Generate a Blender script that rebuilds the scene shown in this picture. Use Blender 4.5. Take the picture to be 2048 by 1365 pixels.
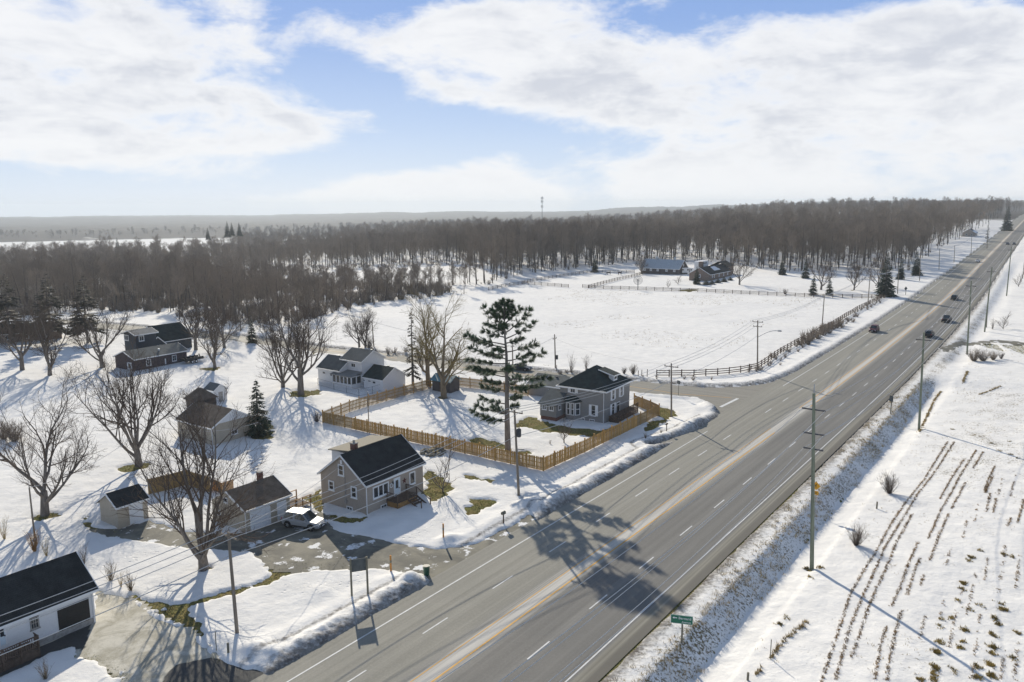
import bpy, math, random
import numpy as np
from mathutils import Vector, Matrix

for o in list(bpy.data.objects):
    bpy.data.objects.remove(o)
SC = bpy.context.scene
COL = SC.collection
PI = math.pi

# ------------------------------------------------------------------ camera
CAM_H, PITCH, ROLL, FPX = 34.0, math.radians(9.7), math.radians(0.3), 1593.0
cd = bpy.data.cameras.new('camera')
cd.sensor_width = 36.0
cd.lens = FPX / 2048 * 36.0
cd.clip_start, cd.clip_end = 0.5, 40000
cam = bpy.data.objects.new('camera', cd)
COL.objects.link(cam)
SC.camera = cam
fwd = Vector((0, math.cos(PITCH), -math.sin(PITCH)))
up0 = Vector((0, math.sin(PITCH), math.cos(PITCH)))
rt0 = Vector((1, 0, 0))
rt = rt0 * math.cos(ROLL) - up0 * math.sin(ROLL)
up = rt0 * math.sin(ROLL) + up0 * math.cos(ROLL)
M = Matrix((rt, up, -fwd)).transposed().to_4x4()
M.translation = (0, 0, CAM_H)
cam.matrix_world = M

# ------------------------------------------------------------------ exposure
SC.view_settings.view_transform = 'Standard'
SC.view_settings.look = 'None'
SC.view_settings.gamma = 1.0
SC.view_settings.use_curve_mapping = False
SC.view_settings.exposure = EXPOSURE = 0.45
SC.cycles.use_denoising = True
SC.cycles.max_bounces = 6
SC.cycles.diffuse_bounces = 3
SC.cycles.glossy_bounces = 2
SC.cycles.transmission_bounces = 2
SC.cycles.volume_bounces = 0
SC.cycles.caustics_reflective = False
SC.cycles.caustics_refractive = False

# ------------------------------------------------------------------ sun and sky
SUN_AZ, SUN_EL = math.radians(-15.2), math.radians(24.3)   # azimuth from the +Y axis towards +X
sl = bpy.data.lights.new('sun', 'SUN')
sl.energy = 4.25
sl.angle = math.radians(0.53)
sl.color = (1.0, 0.915, 0.765)
sun = bpy.data.objects.new('sun', sl)
COL.objects.link(sun)
sdir = Vector((math.sin(SUN_AZ) * math.cos(SUN_EL), math.cos(SUN_AZ) * math.cos(SUN_EL), math.sin(SUN_EL)))
sun.rotation_euler = (-sdir).to_track_quat('-Z', 'Y').to_euler()
sun.location = (0, 0, 300)

W = bpy.data.worlds.new('World')
SC.world = W
W.use_nodes = True


class NT:
    """small helper to write node trees"""
    def __init__(self, tree):
        self.t = tree
        tree.nodes.clear()

    def n(self, typ, **kw):
        nd = self.t.nodes.new(typ)
        for k, v in kw.items():
            setattr(nd, k, v)
        return nd

    def put(self, sock, v):
        if hasattr(v, 'is_linked') or hasattr(v, 'links'):
            self.t.links.new(v, sock)
        elif isinstance(v, (tuple, list)) and sock.type == 'RGBA' and len(v) == 3:
            sock.default_value = (*v, 1)
        else:
            sock.default_value = v

    def math(self, op, a, b=0.0, c=0.0, clamp=False):
        nd = self.n('ShaderNodeMath', operation=op, use_clamp=clamp)
        for i, v in enumerate((a, b, c)):
            self.put(nd.inputs[i], v)
        return nd.outputs[0]

    def mix(self, f, a, b, blend='MIX'):
        nd = self.n('ShaderNodeMix', data_type='RGBA', blend_type=blend)
        self.put(nd.inputs[0], f)
        self.put(nd.inputs[6], a)
        self.put(nd.inputs[7], b)
        return nd.outputs[2]

    def ramp(self, v, lo, hi, a=0.0, b=1.0, smooth=True):
        nd = self.n('ShaderNodeMapRange', interpolation_type='SMOOTHSTEP' if smooth else 'LINEAR')
        for i, q in enumerate((v, lo, hi, a, b)):
            self.put(nd.inputs[i], q)
        return nd.outputs[0]

    def noise(self, vec, scale, detail=4, rough=0.55, dist=0.0, dim='3D'):
        nd = self.n('ShaderNodeTexNoise', noise_dimensions=dim)
        if vec is not None:
            self.put(nd.inputs['Vector'], vec)
        self.put(nd.inputs['Scale'], scale)
        nd.inputs['Detail'].default_value = detail
        nd.inputs['Roughness'].default_value = rough
        nd.inputs['Distortion'].default_value = dist
        return nd.outputs['Fac']

    def mapping(self, vec, scale=(1, 1, 1), loc=(0, 0, 0), rot=(0, 0, 0)):
        nd = self.n('ShaderNodeMapping')
        self.put(nd.inputs[0], vec)
        nd.inputs[1].default_value = loc
        nd.inputs[2].default_value = rot
        nd.inputs[3].default_value = scale
        return nd.outputs[0]

    def comb(self, x, y, z=0.0):
        nd = self.n('ShaderNodeCombineXYZ')
        for i, v in enumerate((x, y, z)):
            self.put(nd.inputs[i], v)
        return nd.outputs[0]


def ray(px, py):
    """world direction through a point of the 2048 x 1365 photograph"""
    d = rt * (px - 1024) + up * (682.5 - py) + fwd * FPX
    return d.normalized()


w = NT(W.node_tree)
wo = w.n('ShaderNodeOutputWorld')
bg = w.n('ShaderNodeBackground')
w.t.links.new(bg.outputs[0], wo.inputs[0])
bg.inputs[1].default_value = SKY_STRENGTH = 0.10
sky = w.n('ShaderNodeTexSky', sky_type='NISHITA')
sky.sun_disc = False
sky.sun_elevation = SUN_EL
sky.sun_rotation = SUN_AZ
sky.altitude = 0
sky.air_density = 1.0
sky.dust_density = 0.25
sky.ozone_density = 2.5
gen = w.n('ShaderNodeTexCoord').outputs['Generated']
sep = w.n('ShaderNodeSeparateXYZ')
w.t.links.new(gen, sep.inputs[0])
az = w.math('ARCTAN2', sep.outputs[0], sep.outputs[1])
el = w.math('ARCSINE', sep.outputs[2])
# a cloud deck: patches are flattened towards the horizon because they are seen edge-on
deck = w.comb(az, w.math('MULTIPLY', el, 1.9))
warp = w.noise(deck, 3.2, 3)
n1 = w.noise(w.mapping(deck, loc=(3.1, 1.7, 0.2)), 5.2, 9, 0.60, 0.35)
n2 = w.noise(w.mapping(deck, loc=(9.3, 4.1, 2.2)), 16.0, 7, 0.62)
bias = None
#        centre px      radius px   weight
CL = [(150, 120, 330, 190, .62), (330, 230, 270, 95, .40), (505, 262, 170, 46, .34), (30, 300, 160, 50, .24), (655, 62, 75, 42, .26),
      (560, 105, 80, 55, .16), (900, 60, 150, 90, .34), (1080, 90, 190, 110, .40), (960, 185, 110, 34, .22),
      (1330, 170, 300, 95, .48), (1640, 190, 330, 110, .52), (1900, 230, 240, 150, .42), (1500, 55, 120, 45, .16),
      (1930, 40, 240, 70, .34), (1720, 290, 230, 80, .40), (850, 388, 190, 48, .80), (1010, 405, 120, 34, .5), (780, 110, 90, 40, .30), (950, 150, 120, 40, .30), (1240, 345, 120, 36, .34),
      (1480, 375, 260, 66, .62), (1880, 370, 300, 105, .60), (1000, 318, 80, 26, .22), (560, 408, 260, 24, .16)]
for (cx, cy, rx, ry, wt) in CL:
    d0, dx_, dy_ = ray(cx, cy), ray(cx + rx, cy), ray(cx, cy - ry)
    A = lambda d: math.atan2(d.x, d.y)
    E = lambda d: math.asin(d.z)
    ra, re = abs(A(dx_) - A(d0)), abs(E(dy_) - E(d0))
    u = w.math('MULTIPLY', w.math('SUBTRACT', az, A(d0)), 1 / ra)
    v = w.math('MULTIPLY', w.math('SUBTRACT', el, E(d0)), 1 / re)
    r2 = w.math('ADD', w.math('MULTIPLY', u, u), w.math('MULTIPLY', v, v))
    g = w.math('MULTIPLY', w.math('POWER', 2.718, w.math('MULTIPLY', r2, -1.0)), wt)
    bias = g if bias is None else w.math('ADD', bias, g)
# broken cloud carries on all round and overhead
away = w.ramp(w.math('ABSOLUTE', az), 0.62, 0.85)
high = w.ramp(el, 0.24, 0.36)
other = w.math('MAXIMUM', away, high)
bias = w.math('ADD', w.math('MINIMUM', bias, 0.42), w.math('MULTIPLY', other, 0.14))
n3 = w.noise(w.mapping(deck, loc=(5.3, 2.1, 8.2), scale=(1, 1.5, 1)), 11.0, 8, 0.66, 0.5)
dens = w.math('ADD', w.math('ADD', w.math('MULTIPLY', n1, 0.95), w.math('ADD', w.math('MULTIPLY', n2, 0.28), w.math('MULTIPLY', w.math('SUBTRACT', n3, 0.06), 0.42))), bias)
cov = w.math('POWER', w.ramp(dens, 0.95, 1.19, smooth=True), 0.8)
# body of the cloud: thick parts go grey-lavender, thin rims and sunlit puffs stay white
thick = w.ramp(dens, 1.10, 1.32)
soft = w.noise(w.mapping(deck, loc=(1.3, 7.7, 5.2), scale=(1, 1.7, 1)), 6.0, 7, 0.62, 0.4)
shade = w.math('MULTIPLY', w.math('MULTIPLY', thick, w.ramp(soft, 0.36, 0.62)), w.ramp(el, 0.02, 0.085, 0.1, 1.0))
CW, CG = 7.05, 5.1
white = (CW * 0.985, CW * 0.99, CW * 1.0)
grey = (CG * 0.965, CG * 1.0, CG * 1.085)
ccol = w.mix(shade, white, grey)
# the low sky: deep blue paling through the moisture near the horizon, the same all round
low = w.mix(w.ramp(el, 0.0, 0.11), (4.9, 5.65, 6.7), (3.65, 4.65, 6.45))
low = w.mix(w.ramp(el, 0.07, 0.235), low, (1.95, 3.05, 5.65))
skyc = w.mix(w.ramp(el, 0.24, 0.55, 0.94, 0.0), sky.outputs[0], low)
full = w.mix(w.math('MULTIPLY', cov, 0.94), skyc, ccol)
w.t.links.new(full, bg.inputs[0])

# ------------------------------------------------------------------ scene helpers
rnd = random.Random(7)


def tag(o, label=None, cat=None, group=None, kind=None):
    if label: o['label'] = label
    if cat: o['category'] = cat
    if group: o['group'] = group
    if kind: o['kind'] = kind
    return o


def empty(name, loc, rz=0.0, label=None, cat=None, group=None):
    o = bpy.data.objects.new(name, None)
    COL.objects.link(o)
    o.location = loc
    o.rotation_euler = (0, 0, rz)
    o.empty_display_size = 0.3
    return tag(o, label, cat, group)


def np_mesh(name, V, F, mats, smooth=False, midx=None):
    """V (n,3) array, F (m,k) array of equal-sized polygons"""
    V = np.asarray(V, np.float32)
    F = np.asarray(F, np.int32)
    me = bpy.data.meshes.new(name)
    k = F.shape[1]
    me.vertices.add(len(V))
    me.vertices.foreach_set('co', V.ravel())
    me.loops.add(F.size)
    me.loops.foreach_set('vertex_index', F.ravel())
    me.polygons.add(len(F))
    me.polygons.foreach_set('loop_start', np.arange(0, F.size, k, dtype=np.int32))
    me.polygons.foreach_set('loop_total', np.full(len(F), k, np.int32))
    if smooth:
        me.polygons.foreach_set('use_smooth', np.ones(len(F), bool))
    for m in (mats if isinstance(mats, (list, tuple)) else [mats]):
        me.materials.append(m)
    if midx is not None:
        me.polygons.foreach_set('material_index', np.asarray(midx, np.int32))
    me.update(calc_edges=True)
    return me


def link(name, me, parent=None, loc=None):
    o = bpy.data.objects.new(name, me)
    COL.objects.link(o)
    if parent is not None:
        o.parent = parent
    if loc is not None:
        o.location = loc
    return o


class MB:
    """collects simple solids into ONE mesh"""
    def __init__(self):
        self.v, self.f, self.m = [], [], []
        self.mats = []
        self.cur = 0

    def mat(self, m):
        if m not in self.mats:
            self.mats.append(m)
        self.cur = self.mats.index(m)
        return self

    def add(self, vs, fs):
        b = len(self.v)
        self.v += [tuple(q) for q in vs]
        self.f += [tuple(i + b for i in q) for q in fs]
        self.m += [self.cur] * len(fs)
        return self

    def box(self, c, s, rz=0.0):
        x, y, z = s[0] / 2, s[1] / 2, s[2] / 2
        ca, sa = math.cos(rz), math.sin(rz)
        vs = []
        for i, j, k in ((-1, -1, -1), (1, -1, -1), (1, 1, -1), (-1, 1, -1), (-1, -1, 1), (1, -1, 1), (1, 1, 1), (-1, 1, 1)):
            a, b = i * x, j * y
            vs.append((c[0] + a * ca - b * sa, c[1] + a * sa + b * ca, c[2] + k * z))
        return self.add(vs, [(3, 2, 1, 0), (4, 5, 6, 7), (0, 1, 5, 4), (1, 2, 6, 5), (2, 3, 7, 6), (3, 0, 4, 7)])

    def bar(self, p, q, wd, hg, up=(0, 0, 1)):
        p, q = Vector(p), Vector(q)
        d = (q - p).normalized()
        s = d.cross(Vector(up))
        if s.length < 1e-4:
            s = d.cross(Vector((1, 0, 0)))
        s.normalize()
        u = s.cross(d)
        vs = []
        for e in (p, q):
            for a, b in ((-1, -1), (1, -1), (1, 1), (-1, 1)):
                vs.append(e + s * a * wd / 2 + u * b * hg / 2)
        return self.add(vs, [(0, 1, 2, 3), (7, 6, 5, 4), (0, 4, 5, 1), (1, 5, 6, 2), (2, 6, 7, 3), (3, 7, 4, 0)])

    def tube(self, pts, rad, n=6, caps=True):
        pts = [Vector(p) for p in pts]
        if not isinstance(rad, (list, tuple)):
            rad = [rad] * len(pts)
        vs, fs = [], []
        for i, p in enumerate(pts):
            d = (pts[min(i + 1, len(pts) - 1)] - pts[max(i - 1, 0)]).normalized()
            s = d.cross(Vector((0, 0, 1)))
            if s.length < 1e-3:
                s = Vector((1, 0, 0))
            s.normalize()
            u = s.cross(d)
            for k in range(n):
                a = 2 * PI * k / n
                vs.append(p + (s * math.cos(a) + u * math.sin(a)) * rad[i])
        for i in range(len(pts) - 1):
            for k in range(n):
                fs.append((i * n + k, i * n + (k + 1) % n, (i + 1) * n + (k + 1) % n, (i + 1) * n + k))
        if caps:
            fs.append(tuple(range(n - 1, -1, -1)))
            fs.append(tuple((len(pts) - 1) * n + k for k in range(n)))
        return self.add(vs, fs)

    def quad(self, a, b, c, d):
        return self.add([a, b, c, d], [(0, 1, 2, 3)])

    def slab(self, poly, off):
        """polygon (list of 3D points) thickened by the vector off"""
        n = len(poly)
        off = Vector(off)
        vs = [Vector(p) for p in poly] + [Vector(p) + off for p in poly]
        fs = [tuple(range(n - 1, -1, -1)), tuple(range(n, 2 * n))]
        fs += [(i, (i + 1) % n, n + (i + 1) % n, n + i) for i in range(n)]
        return self.add(vs, fs)

    def mesh(self, name, m=None, smooth=False):
        me = bpy.data.meshes.new(name)
        me.from_pydata([tuple(p) for p in self.v], [], self.f)
        for q in (self.mats or [m]):
            me.materials.append(q)
        me.polygons.foreach_set('material_index', self.m)
        if smooth:
            me.polygons.foreach_set('use_smooth', [True] * len(me.polygons))
        me.update()
        return me

    def obj(self, name, m=None, parent=None, smooth=False):
        return link(name, self.mesh(name, m, smooth), parent)


def copy_tree(o, parent=None):
    c = o.copy()
    COL.objects.link(c)
    if parent is not None:
        c.parent = parent
    for ch in o.children:
        copy_tree(ch, c)
    return c


# ------------------------------------------------------------------ materials
def mat(name, col, rough=0.8, spec=0.3, metal=0.0, var=0.12, scale=6.0, bump=0.0, bscale=40.0, obvar=0.0, col2=None, stretch=(1, 1, 1), coords='Object'):
    m = bpy.data.materials.new(name)
    m.use_nodes = True
    t = NT(m.node_tree)
    out = t.n('ShaderNodeOutputMaterial')
    bs = t.n('ShaderNodeBsdfPrincipled')
    t.t.links.new(bs.outputs[0], out.inputs[0])
    tc = t.n('ShaderNodeTexCoord').outputs[coords]
    vec = t.mapping(tc, stretch)
    nz = t.noise(vec, scale, 5, 0.6)
    if col2 is None:
        c = t.mix(t.ramp(nz, 0.3, 0.7), tuple(q * (1 - var) for q in col), tuple(min(1, q * (1 + var)) for q in col))
    else:
        c = t.mix(t.ramp(nz, 0.35, 0.65), col, col2)
    if obvar:
        oi = t.n('ShaderNodeObjectInfo').outputs['Random']
        c = t.mix(t.math('MULTIPLY', oi, obvar), c, tuple(q * 0.45 for q in col))
    t.put(bs.inputs['Base Color'], c)
    bs.inputs['Roughness'].default_value = rough
    bs.inputs['Specular IOR Level'].default_value = spec
    bs.inputs['Metallic'].default_value = metal
    if bump:
        b = t.n('ShaderNodeBump')
        b.inputs['Strength'].default_value = bump
        b.inputs['Distance'].default_value = 0.05
        t.put(b.inputs['Height'], t.noise(vec, bscale, 4, 0.6))
        t.t.links.new(b.outputs[0], bs.inputs['Normal'])
    return m


def striped(name, col, axis, freq, depth=0.5, rough=0.7, var=0.1, dark=0.75, noise=8.0, edge=0.12, spec=0.25):
    """courses of siding or shingles: a dark joint and a bump every 1/freq metres along the object axis"""
    m = bpy.data.materials.new(name)
    m.use_nodes = True
    t = NT(m.node_tree)
    out = t.n('ShaderNodeOutputMaterial')
    bs = t.n('ShaderNodeBsdfPrincipled')
    t.t.links.new(bs.outputs[0], out.inputs[0])
    tc = t.n('ShaderNodeTexCoord').outputs['Object']
    sp = t.n('ShaderNodeSeparateXYZ')
    t.t.links.new(tc, sp.inputs[0])
    fr = t.math('FRACT', t.math('MULTIPLY', sp.outputs[axis], freq))
    jn = t.ramp(fr, 0.0, edge, 1.0, 0.0)
    nz = t.noise(tc, noise, 5, 0.65)
    nb = t.noise(tc, 1.1, 3, 0.5)
    v = t.ramp(t.math('ADD', t.math('MULTIPLY', nz, 0.6), t.math('MULTIPLY', nb, 0.4)), 0.3, 0.7)
    c = t.mix(v, tuple(q * (1 - var) for q in col), tuple(min(1, q * (1 + var)) for q in col))
    c = t.mix(t.math('MULTIPLY', jn, 1 - dark), c, tuple(q * 0.3 for q in col))
    t.put(bs.inputs['Base Color'], c)
    bs.inputs['Roughness'].default_value = rough
    bs.inputs['Specular IOR Level'].default_value = spec
    b = t.n('ShaderNodeBump')
    b.inputs['Strength'].default_value = depth
    b.inputs['Distance'].default_value = 0.03
    t.put(b.inputs['Height'], t.math('ADD', fr, t.math('MULTIPLY', nz, 0.06)))
    t.t.links.new(b.outputs[0], bs.inputs['Normal'])
    return m


def shingle(name, col, var=0.35, spec=0.12, rough=0.9):
    """asphalt shingles: mottled granules with dark course lines that follow the slope"""
    return striped(name, col, 2, 9.0, 0.25, rough, var, 0.55, 14.0, 0.22, spec)


MT = {}
MT['bark'] = mat('bark', (0.185, 0.16, 0.135), 0.95, 0.1, var=0.3, scale=3, bump=0.4, bscale=14, stretch=(1, 1, 0.25))
MT['bark_warm'] = mat('bark_warm', (0.20, 0.155, 0.10), 0.95, 0.1, var=0.3, scale=3, bump=0.4, bscale=14, stretch=(1, 1, 0.25))
MT['twig'] = mat('twig', (0.125, 0.096, 0.075), 0.95, 0.05, var=0.2, obvar=0.3)
MT['bark_wood'] = mat('bark_wood', (0.095, 0.082, 0.070), 0.95, 0.1, var=0.3, scale=2)
MT['twig_wood'] = mat('twig_wood', (0.285, 0.235, 0.185), 0.95, 0.05, var=0.3, obvar=0.55)
MT['twig_willow'] = mat('twig_willow', (0.22, 0.17, 0.07), 0.95, 0.05, var=0.2)
MT['needle'] = mat('needle', (0.042, 0.068, 0.040), 0.75, 0.25, var=0.45, scale=1.5, obvar=0.3)
MT['needle_pine'] = mat('needle_pine', (0.080, 0.135, 0.062), 0.7, 0.2, var=0.4, scale=1.2)
MT['needle_sparse'] = mat('needle_sparse', (0.075, 0.066, 0.042), 0.8, 0.2, var=0.4, scale=1.2)
MT['pole'] = mat('weathered_pole', (0.24, 0.20, 0.155), 0.9, 0.15, var=0.25, scale=2, bump=0.3, bscale=20, stretch=(4, 4, 0.3))
MT['pole_green'] = mat('green_grey_pole', (0.21, 0.225, 0.16), 0.9, 0.15, var=0.22, scale=2, bump=0.3, bscale=20, stretch=(4, 4, 0.3))
MT['metal_grey'] = mat('galvanised', (0.32, 0.33, 0.34), 0.45, 0.5, 0.6, var=0.1)
MT['dark_metal'] = mat('dark_metal', (0.06, 0.065, 0.07), 0.5, 0.4, 0.3)
MT['insul'] = mat('insulator', (0.10, 0.09, 0.085), 0.35, 0.5)
MT['wire'] = mat('aluminium_wire', (0.52, 0.51, 0.48), 0.6, 0.3, 0.0)
MT['cedar'] = mat('new_fence_wood', (0.54, 0.315, 0.10), 0.85, 0.2, var=0.25, scale=2.5, obvar=0.55, stretch=(3, 3, 0.4))
MT['cedar_old'] = mat('aged_fence_wood', (0.40, 0.26, 0.105), 0.9, 0.15, var=0.3, scale=2.5, obvar=0.5, stretch=(3, 3, 0.4))
MT['rail_wood'] = mat('rail_wood', (0.105, 0.072, 0.052), 0.9, 0.15, var=0.3, scale=2)
MT['deck'] = mat('stained_deck_wood', (0.12, 0.085, 0.062), 0.85, 0.2, var=0.25, scale=3)
MT['deck_new'] = mat('treated_deck_wood', (0.33, 0.19, 0.075), 0.85, 0.2, var=0.25, scale=3)
MT['white'] = mat('white_paint', (0.78, 0.78, 0.76), 0.55, 0.35, var=0.04)
MT['white_door'] = mat('white_door_paint', (0.70, 0.71, 0.71), 0.5, 0.35, var=0.06)
MT['pale_door'] = mat('pale_blue_door_paint', (0.62, 0.70, 0.74), 0.5, 0.35, var=0.04)
MT['glass'] = mat('window_glass', (0.03, 0.035, 0.04), 0.08, 0.6, var=0.5, scale=0.8)
MT['carglass'] = mat('car_glass', (0.02, 0.028, 0.03), 0.05, 0.8, var=0.2)
MT['rubber'] = mat('tyre_rubber', (0.018, 0.018, 0.018), 0.9, 0.2)
MT['rim'] = mat('alloy_rim', (0.45, 0.46, 0.47), 0.3, 0.5, 0.8)
MT['lamp'] = mat('lamp_glass', (0.75, 0.77, 0.78), 0.15, 0.6)
MT['red_lamp'] = mat('red_lamp_glass', (0.35, 0.02, 0.02), 0.2, 0.6)
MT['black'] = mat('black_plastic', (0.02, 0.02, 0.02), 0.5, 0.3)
MT['brick'] = mat('chimney_brick', (0.17, 0.085, 0.065), 0.9, 0.15, var=0.4, scale=9)
MT['concrete'] = mat('concrete_block', (0.33, 0.31, 0.28), 0.9, 0.15, var=0.2, scale=4)
MT['siding_taupe'] = striped('taupe_siding', (0.37, 0.315, 0.258), 2, 5.0, 0.5, 0.7, 0.09, 0.72, 6)
MT['siding_beige'] = striped('beige_siding', (0.43, 0.375, 0.29), 2, 5.0, 0.5, 0.7, 0.10, 0.74, 6)
MT['siding_grey'] = striped('grey_siding', (0.25, 0.245, 0.232), 2, 6.0, 0.5, 0.65, 0.07, 0.75, 6)
MT['siding_white'] = striped('white_siding', (0.74, 0.74, 0.73), 2, 5.0, 0.4, 0.6, 0.04, 0.85, 6)
MT['siding_navy'] = striped('navy_siding', (0.035, 0.045, 0.058), 2, 5.0, 0.4, 0.6, 0.12, 0.8, 6)
MT['siding_char'] = mat('charcoal_brick', (0.085, 0.066, 0.068), 0.9, 0.15, var=0.5, scale=5)
MT['siding_brown'] = striped('brown_board_siding', (0.10, 0.085, 0.075), 0, 3.0, 0.4, 0.8, 0.2, 0.7, 6)
MT['tan_brick'] = mat('tan_brick_wall', (0.22, 0.165, 0.13), 0.9, 0.15, var=0.3, scale=7)
MT['roof_black'] = shingle('black_shingles', (0.034, 0.036, 0.035), 0.5)
MT['roof_green'] = shingle('dark_green_shingles', (0.034, 0.045, 0.042), 0.5)
MT['roof_brown'] = shingle('brown_shingles', (0.15, 0.118, 0.09), 0.5)
MT['roof_grey'] = shingle('grey_shingles', (0.115, 0.125, 0.122), 0.3)
MT['roof_pale'] = shingle('pale_grey_shingles', (0.25, 0.245, 0.23), 0.2)
MT['roof_tan'] = mat('tan_metal_roof', (0.25, 0.225, 0.175), 0.85, 0.1, var=0.08)
MT['roof_metal'] = striped('ribbed_metal_roof', (0.36, 0.40, 0.42), 0, 1.1, 0.6, 0.4, 0.15, 0.7, 2, 0.2, 0.5)
MT['roof_teal'] = mat('teal_metal_roof', (0.10, 0.22, 0.26), 0.45, 0.4, var=0.15)
MT['snow_lump'] = mat('old_snow', (0.80, 0.80, 0.80), 0.9, 0.05, var=0.06, scale=2, bump=0.5, bscale=6)
MT['sign_green'] = mat('green_sign_face', (0.01, 0.15, 0.085), 0.4, 0.4, var=0.03)
MT['sign_yellow'] = mat('yellow_sign_face', (0.85, 0.40, 0.02), 0.4, 0.4, var=0.03)
MT['sign_back'] = mat('weathered_board', (0.115, 0.125, 0.12), 0.85, 0.2, var=0.15, scale=3)
MT['sign_post'] = mat('weathered_post', (0.19, 0.175, 0.13), 0.9, 0.2, var=0.25, scale=4)
MT['orange_post'] = mat('orange_post', (0.50, 0.22, 0.05), 0.8, 0.2, var=0.2)
MT['bin'] = mat('green_bin_plastic', (0.012, 0.07, 0.04), 0.45, 0.4)
MT['stone'] = mat('field_stone', (0.19, 0.17, 0.13), 0.95, 0.15, var=0.4, scale=5)
MT['horse'] = mat('dark_horse_coat', (0.05, 0.036, 0.03), 0.8, 0.2)
MT['straw'] = mat('dead_grass', (0.40, 0.30, 0.14), 0.95, 0.05, var=0.35, scale=1.2)
MT['stubble'] = mat('crop_stubble', (0.31, 0.20, 0.085), 0.95, 0.05, var=0.4, scale=0.9)
MT['reed'] = mat('rust_reed', (0.36, 0.20, 0.08), 0.95, 0.05, var=0.3, scale=1.2)
MT['weed'] = mat('olive_weed', (0.34, 0.25, 0.075), 0.95, 0.05, var=0.5, scale=1.5)
MT['turf'] = mat('turf_blades', (0.27, 0.24, 0.075), 0.95, 0.05, var=0.45, scale=0.7)
MT['star'] = mat('rust_red_metal', (0.10, 0.028, 0.022), 0.7, 0.3)

# ------------------------------------------------------------------ the lie of the land
RD_AZ = math.radians(35.7)
DX, DY = math.sin(RD_AZ), math.cos(RD_AZ)        # along the highway
NX, NY = math.cos(RD_AZ), -math.sin(RD_AZ)       # across it, to the right
T_L, T_R = -44.05, -27.6                         # painted edge lines


def hash2(ix, iy, seed):
    h = (ix.astype(np.int64) * 374761393 + iy.astype(np.int64) * 668265263 + seed * 1442695041) & 0xFFFFFFFF
    h = ((h ^ (h >> 13)) * 1274126177) & 0xFFFFFFFF
    h = h ^ (h >> 16)
    return (h & 0xFFFF) / 65535.0


def vnoise(x, y, seed=0):
    ix, iy = np.floor(x), np.floor(y)
    fx, fy = x - ix, y - iy
    fx, fy = fx * fx * (3 - 2 * fx), fy * fy * (3 - 2 * fy)
    a, b = hash2(ix, iy, seed), hash2(ix + 1, iy, seed)
    c, d = hash2(ix, iy + 1, seed), hash2(ix + 1, iy + 1, seed)
    return (a + (b - a) * fx) * (1 - fy) + (c + (d - c) * fx) * fy


def fbm(x, y, scale, octv=4, seed=0):
    x, y = np.asarray(x, float) / scale, np.asarray(y, float) / scale
    r, amp, tot = 0.0, 1.0, 0.0
    for i in range(octv):
        r = r + amp * vnoise(x + 17.3 * i, y - 9.1 * i, seed + i)
        tot += amp
        amp *= 0.5
        x, y = x * 2.03, y * 2.03
    return r / tot


def sst(v, a, b):
    u = np.clip((v - a) / (b - a), 0, 1)
    return u * u * (3 - 2 * u)


def curve(s):
    """the highway drifts left in the distance"""
    s = np.asarray(s, float)
    u = np.clip(s - 120, 0, 250)
    return -6e-5 * u * u - 0.03 * np.maximum(0, s - 370)


def st_of(x, y):
    s = x * DX + y * DY
    return s, x * NX + y * NY - curve(s)


def xy_of(s, t):
    t = t + curve(s)
    return s * DX + t * NX, s * DY + t * NY


def base(x, y):
    """bare ground height"""
    x, y = np.asarray(x, float), np.asarray(y, float)
    s, t = st_of(x, y)
    r = np.hypot(x, y)
    a = np.degrees(np.arctan2(x, np.maximum(y, 1e-3)))
    q = np.clip(s - 150, 0, 200)
    rise = 4e-5 * q * q + 0.016 * np.clip(s - 350, 0, 900)
    z = rise * sst(a, 2, 24)
    fall = 0.0165 * np.maximum(0, r - 430) * (1 - sst(a, 0, 24)) * (1 - 0.42 * sst(r, 1500, 5200))
    west = 1 - sst(a, -20, 0)
    z = z - fall * (1 - west) - west * (0.045 * np.clip(r - 240, 0, 460) + 0.02 * np.clip(r - 700, 0, 1200) + 0.0065 * np.maximum(0, r - 1900))
    # wooded rise on the far skyline
    z = z + 26 * sst(r, 4300, 6200) * (0.25 + 1.25 * fbm(a * 10, a * 0, 42, 4, 5)) * (1 - 0.4 * sst(a, 5, 25))
    off = sst(np.maximum(t - T_R - 8, T_L - 6 - t), 0, 12)
    z = z + off * 0.5 * (fbm(x, y, 38, 3, 11) - 0.5) * (1 - sst(r, 700, 1200))
    # ditch on the right of the highway
    live = sst(s, -60, -40) * (1 - sst(s, 166, 176)) + sst(s, 186, 196) * (1 - sst(s, 420, 520)) * 0.55
    prof = np.interp(t, [-25.6, -23.1, -21.1, -20.2, -18.0, -9.0, 0.0], [0.0, -0.04, -1.38, -1.40, -1.02, -0.38, -0.03])
    return z + prof * live


def ground(px, py, z=0.0):
    """where the line of sight through a photo point meets the ground"""
    d = ray(px, py)
    t = (z - CAM_H) / d.z
    x, y = d.x * t, d.y * t
    for _ in range(12):
        h = float(base(x, y)) + z
        t = (h - CAM_H) / d.z
        x, y = 0.5 * x + 0.5 * d.x * t, 0.5 * y + 0.5 * d.y * t
    return x, y


def G(px, py):
    return Vector((*ground(px, py), 0))


def polyg(pts):
    return np.array([ground(*p) for p in pts])


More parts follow.
